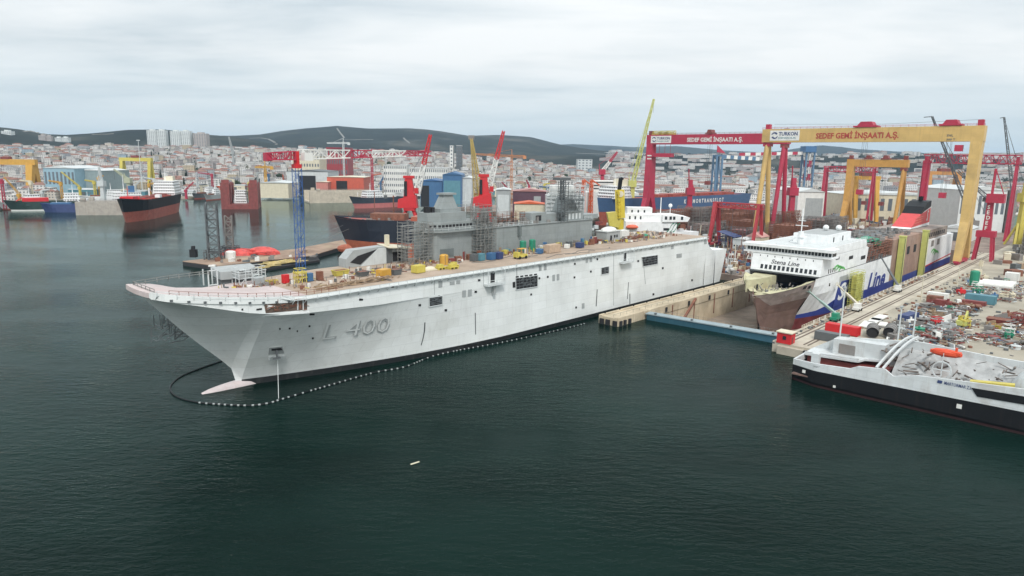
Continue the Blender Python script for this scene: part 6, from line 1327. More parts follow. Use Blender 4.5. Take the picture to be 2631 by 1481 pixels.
tower_crane('thin white tower crane standing over the red frame building', 882, 368, 1140, lgrey, 840, 368, 896)
def boom_crane(label, u0, v0, u1, v1, y_, m_, w_=3.0, cols=None, n=14, mats=None):
    a, c = D(u0, v0, y_), D(u1, v1, y_); zb = 2.0; o = thing('boom_crane', label, 'crane', (a.x,y_,zb)); b = MB(); b.lattice(a, c, w_, w_*.4, n, w_*.09, w_*.06, side=(0,1,0), cols=cols); b.build('boom', mats or m_, o)
    b = MB(); b.box(a.x-4,a.x+3,y_-3,y_+3,a.z-4,a.z+2); b.taper((a.x,y_,a.z-4),(a.x,y_,zb),3.4,3.4,4.5,4.5); b.build('base', m_, o); b = MB(); b.beam((a.x-4,y_,a.z+7),c,.25); b.beam((a.x-3,y_,a.z),(a.x-4,y_,a.z+7),.6); b.build('stay', m_, o); b = MB(); b.beam(c,(c.x,c.y,c.z-12),.2); b.build('hook', dgrey, o); return o
boom_crane('tall yellow green lattice crane boom rising left of the crimson gantry', 1626, 470, 1680, 255, 640, lime, 3.2, n=26)
boom_crane('short pink and white crane boom slanting up left of the yellow green boom', 1548, 440, 1586, 391, 760, crimson, 3.4, cols=[1,1,0,0], mats=[crimson, tank_w])
boom_crane('faint grey crane boom far off before the left hills', 598, 392, 588, 352, 1500, grey, 4)
boom_crane('small white luffing crane on the far left quay among the ships', 262, 470, 254, 430, 760, lgrey, 2.4)
boom_crane('pale green lattice boom over the tanker foredeck', 330, 462, 292, 435, 800, paint('pale_green', (.40,.42,.30)), 2.4)
for (u, v, lab) in ((50,392,'thin mast with lamps at far left'),(355,362,'thin radio mast above the town left of centre'),(160,400,'slim pale mast over the pale blue hall'),(427,452,'slim white mast behind the tanker funnel')):
    p = D(u, v, 900); b = MB(); b.tube((p.x,900,2),(p.x,900,p.z),.7,6,.3); b.box(p.x-2,p.x+2,899,901,p.z,p.z+1); solo('lamp_mast', b, lgrey, lab, 'mast', (p.x,900,2))
# ================================================================ SHIPS AND CRANES BEHIND THE WARSHIP'S STERN
o = thing('supply_ship', 'white supply ship with an orange lifeboat and green swirl behind the warship stern', 'ship', (120,430,0)); y_ = 430
def wx(u, v): return D(u, v, y_)
a, c = wx(1560,590), wx(1790,620); x0, x1 = wx(1562,600).x, wx(1748,600).x
b = MB(); b.box(x0,x1,y_,y_+18,-1,wx(1650,596).z); b.prism([(x1,y_,-1),(x1+14,y_+9,-1),(x1,y_+18,-1)], (0,0,wx(1650,596).z+1)); b.build('hull', white, o)
z1 = wx(1650,596).z; z2 = wx(1650,570).z; z3 = wx(1650,552).z; z4 = wx(1650,535).z
for (u0, u1, zA, zB, dy) in ((1606,1738,z1,z2,0),(1604,1700,z2,z3,2.5),(1612,1676,z3,z4,4)):
    bx(wx(u0,600).x,wx(u1,600).x,y_+dy,y_+17-dy,zA,zB).build('deckhouse', white, o)
b = MB(); b.prism([(wx(1700,600).x,y_-1,z2),(wx(1764,600).x,y_-1,z2+.4),(wx(1770,600).x,y_-1,z2+3),(wx(1735,600).x,y_-1,z3),(wx(1700,600).x,y_-1,z3)], (0,19,0)); b.build('bridge', white, o)
each('window', glass, o, [bx(wx(u,600).x,wx(u+6,600).x,y_-1.1,y_-1,z2+1.6,z2+3.6) for u in (1705,1717,1726,1746)]+[bx(wx(u,600).x,wx(u+4,600).x,y_+2.4,y_+2.5,z2+1.2,z2+3.2) for u in (1616,1630,1644)]+[bx(wx(u,600).x,wx(u+4,600).x,y_+3.9,y_+4,z3+1,z3+2.6) for u in (1622,1638,1654)])
each('side_opening', dark, o, [bx(wx(1648,600).x,wx(1666,600).x,y_-.1,y_,z1-2,z1), bx(wx(1704,600).x,wx(1718,600).x,y_-.1,y_,z1+1,z1+2.6)])
b = MB(); lx = wx(1623,583); b.ball((lx.x,y_-1.6,lx.z),3.9,1.5,1.5,12,6); b.box(lx.x-3.6,lx.x+3.6,y_-3.15,y_-.2,lx.z-.4,lx.z+.1); solo('lifeboat', b, paint('lifeboat_orange', (.60,.13,.07)), 'orange enclosed lifeboat hung on the side of the white supply ship', 'lifeboat', (lx.x,y_-1.6,lx.z))
b = MB(); 
for q in range(3):
    pts = [(1712+q*8+i*4, 598-i*4.6+3*math.sin(i*1.3)) for i in range(6)]
    for (u0,v0),(u1,v1) in zip(pts[:-1], pts[1:]): p0, p1 = wx(u0,v0), wx(u1,v1); b.face([(p0.x,y_-.12,p0.z),(p1.x,y_-.12,p1.z),(p1.x,y_-.12,p1.z+.7),(p0.x,y_-.12,p0.z+.7)])
b.build('green_emblem', green, o)
for u in (1708,1805): p = wx(u,505); 
b = MB(); p = wx(1706,510); b.tube((p.x,y_+8,z3),(p.x,y_+8,p.z),.3,5); p = wx(1730,531); b.tube((p.x,y_+8,z3),(p.x,y_+8,p.z),.2,5); b.ball((p.x,y_+8,p.z),1.3,n=8,m=5); b.build('mast', white, o)
bx(wx(1690,600).x,wx(1712,600).x,y_-.4,y_,z1-1,z1).build('rust_rail', rust, o)
# yellow offshore crane pillar on that ship
lemon_b = paint('crane_lemon', (.58,.45,.04))
o = thing('pedestal_crane', 'stout yellow pedestal crane with a black boom tip on the white supply ship', 'crane', (wx(1588,600).x,424,0)); y2 = 424
def w2(u, v): return D(u, v, y2)
b = MB(); p = w2(1591,600); b.tube((p.x,y2,0),(p.x,y2,w2(1591,562).z),2.6,12); b.build('pedestal', lemon_b, o); q0, q1 = w2(1562,580), w2(1590,543); b = MB(); b.prism([(w2(1564,600).x,y2-3,q0.z),(w2(1588,600).x,y2-3,q0.z-1),(w2(1594,600).x,y2-3,q1.z-4),(w2(1590,600).x,y2-3,q1.z),(w2(1556,600).x,y2-3,q1.z-1)], (0,6,0)); b.build('machine_house', lemon, o)
b = MB(); a, c = w2(1595,560), w2(1593,488); b.beam(a, c, 6.2, 4.4); b.lattice(a+Vector((-1.5,-2.4,0)), c+Vector((-1.5,-2.4,0)), 2.4,2.4,8,.25,.18); b.build('boom', lemon_b, o); b = MB(); b.tube(c+Vector((0,-2,-2.5)), c+Vector((0,-3.4,-2.5)),1.9,12); b.build('sheave', cream, o); b = MB(); b.beam(w2(1591,488), w2(1595,458), 2.2); b.beam(w2(1595,458), w2(1602,461), 1.0); b.build('boom_tip', black, o)
# blue hulled freighter lettered along its side
o = thing('freighter', 'long blue hulled freighter lettered in white behind the crimson gantry leg', 'freighter', (200,640,0)); p0, p1 = D(1543,548,600), D(1905,520,760); L_, yaw = along(p0, p1); OFF[o.name] = Vector((0,0,0)); o.location = (p0.x,p0.y,0); o.rotation_euler = (0,0,yaw)
zt = D(1543,511,600).z; zb = D(1600,541,622).z; d_ = ship_hull(o, L_, 24, zb, zt, [paint('kaz_blue', (.045,.095,.19)), boot_red], rake=5, sheer=1.0, fine=.16); d_.build('deck', SD, o)
text('K A Z M O R T R A N S F L O T', o, tank_w, (L_*.457,-12.2,zb+(zt-zb)*.38), (1,0,0), (0,0,1), L_*.30, (zt-zb)*.36, bold=.03); house(o, 6, 30, 20, zt, 4); b = MB()
for k in range(6): b.box(L_*.3+k*L_*.1,L_*.37+k*L_*.1,-8,8,zt-.9,zt+2.2)
b.build('hatch_cover', SD, o); light_mast(o, 18, zt+11, 10); b = MB(); b.box(22,30,-5,5,zt,zt+17); b.build('funnel', cream, o)
# white scaffolded ship behind the radar tower, and the big white ship with pink cranes
o = thing('naval_vessel', 'white sheeted ship under scaffold just behind the warship radar mast', 'ship', (25,560,0)); a, c = D(1405,478,560), D(1500,545,560); bx(a.x,c.x,560,585,0,a.z-8).build('hull', TW, o); bx(a.x+3,c.x-8,563,582,a.z-8,a.z).build('deckhouse', tank_w, o); b = MB(); scaffold(b, a.x,c.x,556,559,2,a.z,4,3.4,.2,seed=51); b.build('scaffold', lgrey, o)
o = thing('white_carrier', 'large white ship with ochre crane posts left of the crimson gantry', 'ship', (90,640,0)); a, c = D(1500,470,660), D(1640,540,660); bx(a.x,c.x,660,690,0,a.z-9).build('hull', TW, o); bx(a.x+8,c.x-10,664,686,a.z-9,a.z+2).build('deckhouse', tank_w, o); each('window_row', glass, o, [bx(a.x+10,c.x-12,663.8,664,a.z-6+k*3,a.z-5+k*3) for k in range(3)])
for u in (1500,1520): p = D(u,462,655); b = MB(); b.lattice((p.x,655,2),(p.x,655,p.z),3,2,8,.35,.2); b.beam((p.x,655,p.z),(p.x+9,655,p.z-6),1.2); b.build('crane_post', orange, o)
# blue container cranes
blue_far = paint('crane_blue_grey', (.09,.17,.27))
def sts(label, uL, uR, vt, y_, m_, jib, jm, vb=470, seed=0):
    a, c = D(uL, vt, y_), D(uR, vt, y_); o = thing('container_crane', label, 'container crane', ((a.x+c.x)/2,y_,2))
    for x in (a.x, c.x):
        for k in (-8,8): b = MB(); b.beam((x,y_+k,2),(x,y_+k,a.z),2.2); b.build('leg', m_, o)
        b = MB(); b.beam((x,y_-8,a.z*.45),(x,y_+8,a.z*.45),1.6); b.beam((x,y_-8,a.z*.45),(x,y_+8,a.z*.95),1.1); b.build('brace', m_, o)
    bx(a.x,c.x,y_-8.6,y_+8.6,a.z-2,a.z).build('portal_beam', m_, o); j0, j1 = D(*jib[0], y_), D(*jib[1], y_); b = MB(); n = 12
    for k in range(n): b.mi(k % 2); b.beam(j0.lerp(j1,k/n), j0.lerp(j1,(k+1)/n), 4, 4.5)
    b.build('jib', jm, o); return o
o = sts('blue container crane with blue and white striped jib between the big gantries', 1838, 1852, 398, 900, blue_far, ((1838,402),(1950,409)), [blue_far, tank_w])
b = MB(); a = D(1846,392,900); b.prism([(a.x-2,899,a.z),(a.x+9,899,a.z-1),(a.x-2,899,a.z+9)], (0,2,0)); b.build('apex', crimson, o)
o = sts('far container crane with red and white jib and a blue house, behind the ochre girder', 2068, 2088, 388, 1050, blue_far, ((1900,397),(2062,394)), [crimson, tank_w]); a, c = D(2064,376,1048), D(2090,392,1048); bx(a.x,c.x,1038,1058,c.z,a.z).build('machine_house', blue, o)
b = MB(); a = D(2078,395,1046); b.lattice((a.x,1046,2),(a.x,1046,a.z),7,7,7,.6,.4,cols=[0,1]*4); b.build('striped_tower', [tank_w, crimson], o)
# further ochre and lattice cranes of the yard
for (u0, u1, vt, y_, m_, lab) in ((2190,2260,452,640,amber,'yellow twin leg gantry deep in the yard between the ochre cranes'),(2380,2470,440,700,paint('rust_orange', (.42,.20,.06)),'rusty orange gantry between the funnel and the big ochre leg')): simple_goliath(lab, u0, u1, vt, 560, y_, m_, 3.5, 4)
for (u, vt, vb, y_, m_, lab) in ((2040,458,560,520,crimson,'short crimson crane tower right of the ochre tube legs'),(2640,470,600,470,lemon,'yellow crane leg cut by the right edge of the picture'),(1775,462,520,600,crimson,'small red dock crane above the blue freighter deck')):
    a, c = D(u, vt, y_), D(u, vb, y_); o = thing('dock_crane', lab, 'crane', (a.x,y_,QZ)); b = MB(); b.taper((a.x,y_,a.z),(a.x,y_,QZ),3,3,4.4,4.4); b.build('column', m_, o); bx(a.x-3.4,a.x+3.4,y_-3,y_+3,a.z-13,a.z-7).build('machine_house', m_, o); b = MB(); b.beam((a.x,y_,a.z),(a.x+3,y_,a.z-8),.9); b.beam((a.x-1,y_,a.z-8),(a.x-3,y_-3,a.z+9),.8); b.build('jib', m_, o)
    each('leg', m_, o, [MB().beam((a.x+k*2,y_,18),(a.x+k*6,y_+j*5,QZ),1.3) for k in (-1,1) for j in (-1,1)])
hall('pale hall with grey striped doors deep in the yard behind the crimson tower', 2052, 2120, 493, 570, 600, 60, tank_w, lgrey, door=(.3,.95,grey), pitch=3)
hall('huge low beige hall behind the ferry funnel', 2180, 2460, 500, 560, 640, 60, cream, lgrey, pitch=2.5, win=14)
hall('pale hall right of the big ochre leg', 2470, 2590, 488, 560, 560, 60, TW, lgrey, pitch=3, win=8)

# low sheds and small yard cranes crowding the far waterfront
rgq = random.Random(505); QC = [(TW,'white'),(cream,'cream'),(grey,'grey'),(paint('shed_blue', (.30,.40,.48)),'pale blue'),(redbrown,'red brown'),(lgrey,'pale grey'),(blue,'blue'),(paint('shed_beige', (.45,.38,.28)),'beige'),(teal,'teal'),(orange,'orange')]
def spot_name(u):
    for lim, nm in ((100,'behind the dark green ship'),(200,'behind the blue supply ship'),(330,'beside the grey floating dock'),(480,'behind the tanker'),(640,'behind the red brown dock'),(780,'left of the beige dock'),(930,'behind the beige dock'),(1080,'behind the black and pink ship'),(1260,'beside the blue halls'),(1420,'behind the grey naval ship'),(1620,'behind the blue freighter')):
        if u < lim: return nm
    return 'behind the crimson gantry'
SHEDPOS = []
for i in range(58):
    u = -30+i*30+rgq.uniform(-10,10); v = lerp_tab(SHORE, u); p = P(u, v, 0); r0 = math.hypot(p.x,p.y)+rgq.uniform(14,120); az = math.atan2(p.x,p.y); x, y_ = r0*math.sin(az), r0*math.cos(az)
    if any(abs(x-a) < 13 and abs(y_-c) < 13 for a, c in SHEDPOS): continue
    SHEDPOS.append((x,y_)); m_, mn = QC[int(rgq.random()**1.5*10)]; a, b_, h = rgq.uniform(14,34), rgq.uniform(10,18), rgq.uniform(5,12)
    o = local_thing('waterfront_shed', f'{"tall" if h > 9 else "low"} {mn} shed on the far waterfront {spot_name(u)}', 'shed', (x,y_), rgq.uniform(-.4,.4), 'sheds along the far waterfront'); bx(-a/2,a/2,-b_/2,b_/2,1.5,2+h).build('wall', m_, o); b = MB(); b.prism([(-a/2-.4,-b_/2-.4,2+h),(-a/2-.4,b_/2+.4,2+h),(-a/2-.4,0,2+h+1.8)], (a+.8,0,0)); b.build('roof', [lgrey, grey, dgrey, cream][i % 4], o); each('door', dgrey, o, [bx(-a*.1,a*.15,-b_/2-.15,-b_/2,2,2+h*.7)]); each('window', tglass, o, [bx(a*.22+k*2.4,a*.22+k*2.4+1.4,-b_/2-.12,-b_/2,2+h*.45,2+h*.7) for k in range(2)]+[bx(-a*.42+k*2.4,-a*.42+k*2.4+1.4,-b_/2-.12,-b_/2,2+h*.45,2+h*.7) for k in range(3)])
CC = [(amber,'amber'),(crimson,'red'),(lgrey,'pale grey'),(lemon,'yellow'),(orange,'orange'),(grey,'grey'),(blue,'blue'),(cream,'cream')]
for i in range(46):
    u = -20+i*36+rgq.uniform(-14,14); v = lerp_tab(SHORE, u)-rgq.uniform(0,7); p = P(u, v, 1.5); m_, mn = CC[rgq.randrange(8)]; h = rgq.uniform(13,30); an = rgq.uniform(-1,1); L_ = rgq.uniform(9,20); w_ = rgq.random() < .35
    o = thing('yard_crane', f'small {mn} {"derrick" if w_ else "jib crane"} on the far waterfront {spot_name(u)}', 'crane', (p.x,p.y,1.5), 'small cranes along the far waterfront'); b = MB(); b.lattice((p.x,p.y,1.5),(p.x,p.y,1.5+h),2.4,1.6,6,.26,.17) if not w_ else b.taper((p.x,p.y,1.5),(p.x,p.y,1.5+h*.6),2.6,2.6,1.8,1.8); b.build('column', m_, o)
    b = MB(); q = Vector((p.x,p.y,1.5+h*(.6 if w_ else .95))); b.lattice(q, q+Vector((math.cos(an*3)*L_,math.sin(an*3)*L_*.5,L_*(.9 if w_ else .12))),1.6,.8,6,.2,.14); b.build('jib', m_, o); b = MB(); b.box(q.x-1.8,q.x+1.4,q.y-1.4,q.y+1.4,q.z-3,q.z); b.build('cab', m_, o)
# more moored hulls seen end on between the docks
for i, (u, v, L_, yaw, m_, lab) in enumerate([(8,540,40,60,lgrey,'pale grey hull half cut by the left edge of the picture'),(215,520,46,35,white,'white coaster moored behind the grey floating dock'),(500,512,44,75,dgrey,'dark grey hull with a white house right of the tanker'),(530,516,36,85,grey,'grey naval hull left of the red brown dock'),(1290,512,60,8,grey,'grey naval ship lying behind the right red harbour crane'),(1380,516,60,10,navy,'navy hulled ship lying before the plum hall'),(1450,530,50,14,redbrown,'red brown hull behind the warship radar tower')]):
    p = P(u, v, 0); o = local_thing('moored_ship', lab, 'ship', (p.x,p.y), R(yaw)); d_ = ship_hull(o, L_, L_*.2, 1.2, 6.5, [m_, boot_red], rake=4, sheer=1.4); d_.build('deck', steel, o); house(o, L_*.5, L_*.85, L_*.15, 5.7, 3); light_mast(o, L_*.6, 13.5, 8); light_mast(o, 4, 6, 6); b = MB(); b.box(L_*.15,L_*.42,-L_*.06,L_*.06,5.7,8); b.build('hatch', rust, o)
# ================================================================ THE TOWN: single houses, then the far mass of roofs
HW = mat('house_wall', (.5,.5,.5), rough=.85, var=.12, sc=.1, objcol=True, windows=(3.0, 2.9, (.07,.08,.09)))
RR = mat('roof_tile', (.22,.12,.095), rough=.9, var=.3, sc=.2); RG = mat('roof_grey', (.24,.245,.25), rough=.9, var=.25, sc=.15); RW = mat('roof_pale', (.52,.51,.49), rough=.9, var=.2, sc=.1)
WALLS = [((.62,.61,.58),'white'),((.56,.51,.43),'cream'),((.50,.42,.39),'pale pink'),((.36,.37,.39),'grey'),((.46,.39,.28),'ochre'),((.30,.31,.33),'dark grey'),((.33,.42,.48),'pale blue'),((.66,.66,.66),'bright white')]
ROOFS = [(RR,'a red tiled roof','hip'),(RR,'a red tiled roof','hip'),(RG,'a flat grey roof','flat'),(RW,'a flat pale roof','flat')]
def area(u):
    for lim, nm in ((130,'behind the orange gantry at the far left'),(290,'on the slope left of the yellow gantry'),(400,'above the tanker'),(540,'below the pale tower blocks'),(690,'behind the red brown floating dock'),(830,'left of the red frame building'),(980,'behind the red orange hall'),(1160,'below the main hill'),(1330,'behind the yellow twin boom'),(1480,'behind the island of the warship'),(1640,'left of the crimson gantry'),(1900,'under the crimson girder'),(2160,'between the ochre legs'),(2440,'under the ochre girder')):
        if u < lim: return nm
    return 'right of the ochre gantry'
def rterrain(p): return terrain(math.hypot(p[0], p[1]), math.atan2(p[0], p[1]))
rgc = random.Random(2024); PROTO = {}; placed = []
def house_proto(k):
    if k in PROTO: return None
    wx_, wy_, h, rk = k; return k
def clash(x, y_, r):
    for a, b, c in placed:
        if abs(a-x) < (c+r) and abs(b-y_) < (c+r): return True
    return False
for o_ in list(COL.objects):
    if o_.parent is None and o_.get('category') in ('hall','building','apartment tower'): placed.append((o_.location.x, o_.location.y+20, 30))
nh = 0; tries = 0; PROT = []
DIM = [(11,10,9),(13,11,12),(16,12,15),(22,12,15),(14,14,18),(30,14,12),(18,13,21),(12,9,6),(40,18,9),(26,16,18)]
while nh < 296 and tries < 6000:
    tries += 1; u = rgc.uniform(-60, 2660); far = rgc.random()
    r0 = shore_r(math.atan2(D(u,500,1000).x,1000)); 
    dist = (max(r0+70, 900) if u < 1560 else 900) + (far**1.3)*1330
    az = math.atan2(D(u,450,1000).x, 1000.0); x, y_ = dist*math.sin(az), dist*math.cos(az)
    sz = rgc.choice(DIM if u < 1600 else DIM[:2]+DIM[5:]+[(50,24,9),(60,30,10)]); 
    if clash(x, y_, sz[0]*.62): continue
    placed.append((x, y_, sz[0]*.5)); wc, wn = rgc.choice(WALLS); rm, rn, rk = rgc.choice(ROOFS) if u < 1600 else rgc.choice(ROOFS[1:]); yaw = rgc.uniform(-.5,.5)-az*.6
    st = 'low' if sz[2] <= 9 else 'mid-rise' if sz[2] <= 15 else 'tall'
    key = (sz, rn); z = terrain(dist, az)-.8
    lab = f'{st} {wn} house, {rn[2:]}, {area(u)}' if sz[0] < 26 else f'long {wn} building, {rn[2:]}, {area(u)}'
    suf = ', lower down' if dist < 1250 else ', high up' if dist > 1800 else ''
    if len((lab+suf).split()) <= 16: lab += suf
    if key in PROTO:
        o = dup(PROTO[key], (x,y_,z), yaw, label=lab, group='houses of the town', color=(*wc,1)); o['category'] = 'house' if sz[0] < 26 else 'building'
    else:
        o = bpy.data.objects.new('town_house', None); COL.objects.link(o); tag(o, lab, 'house' if sz[0] < 26 else 'building', 'houses of the town'); OFF[o.name] = Vector((0,0,0)); o.location = (x,y_,z); o.rotation_euler = (0,0,yaw)
        a, b_, h = sz; w_ = bx(-a/2,a/2,-b_/2,b_/2,0,h+.8).build('wall', HW, o); w_.color = (*wc,1); mb = MB()
        if rk == 'hip': mb.hexa([(-a/2-.6,-b_/2-.6,h+.8),(a/2+.6,-b_/2-.6,h+.8),(a/2+.6,b_/2+.6,h+.8),(-a/2-.6,b_/2+.6,h+.8)],[(-a/2+b_*.32,-.4,h+3.6),(a/2-b_*.32,-.4,h+3.6),(a/2-b_*.32,.4,h+3.6),(-a/2+b_*.32,.4,h+3.6)])
        else:
            mb.box(-a/2-.3,a/2+.3,-b_/2-.3,b_/2+.3,h+.8,h+1.5)
            for k in range(3): mb.box(-a*.3+k*a*.25,-a*.3+k*a*.25+2,-1.5,1,h+1.5,h+1.5+1.2+k*.5)
        mb.build('roof', rm, o); PROTO[key] = o
    nh += 1
# the far mass of roofs nobody could count
rgf = random.Random(99); fm = {0:MB(),1:MB(),2:MB()}; fb = MB(); fmats = [mat('far_wall_white', (.58,.57,.55), windows=(3,3,(.12,.13,.14))), mat('far_wall_cream', (.48,.45,.40), windows=(3,3,(.12,.13,.14))), RR, RG, RW, mat('far_wall_pink', (.38,.34,.33), windows=(3,3,(.10,.11,.12)))]
for i in range(4300):
    u = rgf.uniform(-80, 2700); left = u < 1560
    if left: dist = max(shore_r(math.atan2(D(u,500,1000).x,1000))+50, 850)+rgf.random()**1.0*1400
    else: dist = 820+rgf.random()**1.25*4300
    az = math.atan2(D(u,450,1000).x, 1000.0); x, y_ = dist*math.sin(az), dist*math.cos(az); k = 1+max(0,(dist-1800))/2600
    a, b_, h = rgf.choice([(9,9,6),(12,10,9),(14,11,12),(18,12,14),(11,11,16),(24,13,9)] if left else [(14,11,7),(22,14,8),(36,20,9),(60,26,10),(12,10,10),(16,12,16)])
    if clash(x, y_, a*.3): continue
    z = terrain(dist, az)-1; yaw = rgf.uniform(-.5,.5)-az*.5; a *= k; b_ *= k
    fb.cur = rgf.choice([0,0,0,0,1,5]); fb.obox((x,y_,z),(a,b_,h+1),yaw); rm = rgf.choice([2,3,3,4] if left else [2,3,4,4]); fb.cur = rm
    ca, sa = math.cos(yaw), math.sin(yaw); q = lambda px_, py_, pz_: (x+px_*ca-py_*sa, y_+px_*sa+py_*ca, z+pz_)
    if rm == 2: fb.hexa([q(-a/2-.4,-b_/2-.4,h+1),q(a/2+.4,-b_/2-.4,h+1),q(a/2+.4,b_/2+.4,h+1),q(-a/2-.4,b_/2+.4,h+1)],[q(-a*.25,-.3,h+3.6),q(a*.25,-.3,h+3.6),q(a*.25,.3,h+3.6),q(-a*.25,.3,h+3.6)])
    else: fb.hexa([q(-a/2-.3,-b_/2-.3,h+1),q(a/2+.3,-b_/2-.3,h+1),q(a/2+.3,b_/2+.3,h+1),q(-a/2-.3,b_/2+.3,h+1)],[q(-a/2-.3,-b_/2-.3,h+1.6),q(a/2+.3,-b_/2-.3,h+1.6),q(a/2+.3,b_/2+.3,h+1.6),q(-a/2-.3,b_/2+.3,h+1.6)])
tag(struct(fb.build('distant_town', fmats), 'stuff'), 'dense far mass of small pale houses and red roofs below the hills', 'town')
# ---------------------------------------------------------------- trees: leaf clumps through the crown's volume, with trunk and limbs
LEAF = mat('foliage_green', (.045,.07,.03), rough=.9, var=.45, sc=.5); LEAFD = mat('foliage_dark', (.022,.04,.024), rough=.9, var=.4, sc=.5); BARK = mat('bark', (.09,.065,.045), rough=.9)
def leafy(mb, c, rx, rz, n, rg, size, cone=False):
    for i in range(n):
        while True:
            p = Vector((rg.uniform(-1,1),rg.uniform(-1,1),rg.uniform(-1,1)))
            if p.length < 1 and (p.length > .35 or rg.random() < .3): break
        if cone: k = (1-p.z)*.5; p.x *= k; p.y *= k
        q = Vector((c[0]+p.x*rx, c[1]+p.y*rx, c[2]+p.z*rz)); a = Vector((rg.gauss(0,1),rg.gauss(0,1),rg.gauss(0,1))).normalized(); b2 = a.orthogonal().normalized()*size*rg.uniform(.5,1.2); a = a.cross(b2.normalized())*size*rg.uniform(.5,1.2)
        mb.face([q-a-b2*.3, q+b2, q+a-b2*.2, q-b2])
def tree_proto(kind, seed):
    rg = random.Random(seed); o = bpy.data.objects.new('shore_tree' if kind != 'cypress' else 'cypress_tree', None); COL.objects.link(o); OFF[o.name] = Vector((0,0,0)); b = MB(); h = 9 if kind != 'cypress' else 12
    b.tube((0,0,-.5),(0,0,h*.45),.32,6,.22); 
    if kind != 'cypress':
        for k in range(4): an = k*1.6+rg.random(); b.tube((0,0,h*.35),(math.cos(an)*2,math.sin(an)*2,h*.62),.16,5,.07)
    b.build('trunk', BARK, o); b = MB()
    if kind == 'cypress': leafy(b, (0,0,h*.52), 2.0, h*.5, 170, rg, .8, True)
    else:
        for k in range(5): an = k*1.26+rg.random(); leafy(b, (math.cos(an)*1.8,math.sin(an)*1.8,h*.62+rg.uniform(-.8,1.2)), rg.uniform(1.6,2.5), rg.uniform(1.3,2.0), 60, rg, .75)
        leafy(b, (0,0,h*.78), 2.0, 1.7, 50, rg, .75)
    b.build('crown', LEAFD if kind == 'cypress' else LEAF, o); return o
PR = [tree_proto('round', 1), tree_proto('round', 5), tree_proto('cypress', 9)]; used = set(); rgt = random.Random(12); nt_ = 0
while nt_ < 110:
    u = rgt.choice([rgt.uniform(-40,1560), rgt.uniform(380,480), rgt.uniform(1290,1480), rgt.uniform(1700,2650)]); az = math.atan2(D(u,450,1000).x, 1000.0); r0 = shore_r(az); dist = max(r0+40, 700 if 1290 < u < 1480 else 880)+rgt.random()**1.4*900; x, y_ = dist*math.sin(az), dist*math.cos(az)
    if clash(x, y_, 2): continue
    k = rgt.randrange(3) if not 380 < u < 480 else 2; lab = f"{'tall dark cypress' if k == 2 else 'round green tree'} among the houses {area(u)}"; s_ = rgt.uniform(.9,1.7)
    if k not in used: o = PR[k]; used.add(k); tag(o, lab, 'tree', 'trees among the houses')
    else: o = dup(PR[k], (0,0,0), None, label=lab, group='trees among the houses')
    o['category'] = 'tree'; o.location = (x,y_,terrain(dist,az)); o.rotation_euler = (0,0,rgt.uniform(0,6)); o.scale = (s_,s_,s_); nt_ += 1
fw_ = MB(); rgw = random.Random(5)
for i in range(1500):
    u = rgw.uniform(-60,2680); az = math.atan2(D(u,450,1000).x, 1000.0); dist = max(shore_r(az)+60,900)+rgw.random()*(1250 if u < 1560 else 3600); x, y_ = dist*math.sin(az), dist*math.cos(az); z = terrain(dist, az); k = 1+dist/2600
    leafy(fw_, (x,y_,z+2.4*k), rgw.uniform(3,9)*k, 2.6*k, 22, rgw, 1.3*k)
tag(struct(fw_.build('distant_greenery', LEAFD), 'stuff'), 'dark green belts of trees and scrub between the far houses', 'trees')
# ================================================================ THE OPEN YARD (right) AND THE SHIPWAY (behind the pier)
def yz(u, v, z=QZ): return S(u, v, z)
YG = 'steelwork and stores lying about the yard'
def cont_px(name, u, v, L_, W_, h, m_, label, cat='container', yaw=0, group=None): s, t = yz(u, v); return container(name, s, t, QZ, L_, W_, h, m_, label, cat, group, yaw=yaw)
container('shipping_container', 154.2,-75.6,QZ,3.0,9.6,2.9,scarlet,'bright red container on the quay behind the black and white vessel','container')
container('shipping_container', 141.5,-76.5,QZ,3.0,9.0,2.7,dgrey,'dark slate container in front of the red one at the quay edge','container')
def big_pipe(s, t, L_, r, yaw, label):
    o = thing('steel_pipe', label, 'pipe', (0,0,0), 'big steel pipes on the yard', yard=True); OFF[o.name] = Vector((0,0,0)); o.location = SW(s,t,QZ+r); o.rotation_euler = (0,0,AD+yaw); b = MB(); n = 18
    for r0, fl in ((r,0),(r-.12,1)):
        rows = [[(x, r0*math.cos(2*math.pi*k/n), r0*math.sin(2*math.pi*k/n)) for k in range(n+1)] for x in (-L_/2, L_/2)]; b.grid(rows if not fl else rows[::-1])
    b.build('shell', steel, o); b = MB()
    for x in (-L_*.25, L_*.1, L_*.4): b.tube((x,0,0),(x+.3,0,0),r+.08,n)
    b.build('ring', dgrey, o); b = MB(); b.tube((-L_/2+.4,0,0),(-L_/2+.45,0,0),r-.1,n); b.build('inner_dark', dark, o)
big_pipe(158.5,-83.2,7.5,1.75,.25,'large grey steel pipe with a dark mouth, left of the pair'); big_pipe(162.5,-87.2,7.5,1.75,.15,'large grey steel pipe with a dark mouth, right of the pair')
for i, (s, t, a, b_, lab) in enumerate([(186,-77.6,11,3.2,'farthest of the white steel sheets on the quay'),(180,-77.8,8,3.0,'white steel sheet second from the far end'),(172,-77.6,10,3.2,'largest white steel sheet nearest the red container'),(176.5,-81.4,6,2.4,'small white steel sheet beside the large ones')]):
    b = MB(); b.obox((0,0,0),(a,b_,.35),0); b.obox((-a*.3,0,-.25),(.3,b_,.25),0); b.obox((a*.3,0,-.25),(.3,b_,.25),0); solo('steel_sheet', b, tank_w, lab, 'sheet', (0,0,0), 'white steel sheets on the quay').location = SW(s,t,QZ+.3); bpy.context.scene.collection.objects[-1].rotation_euler = (0,0,AD+.05*i)
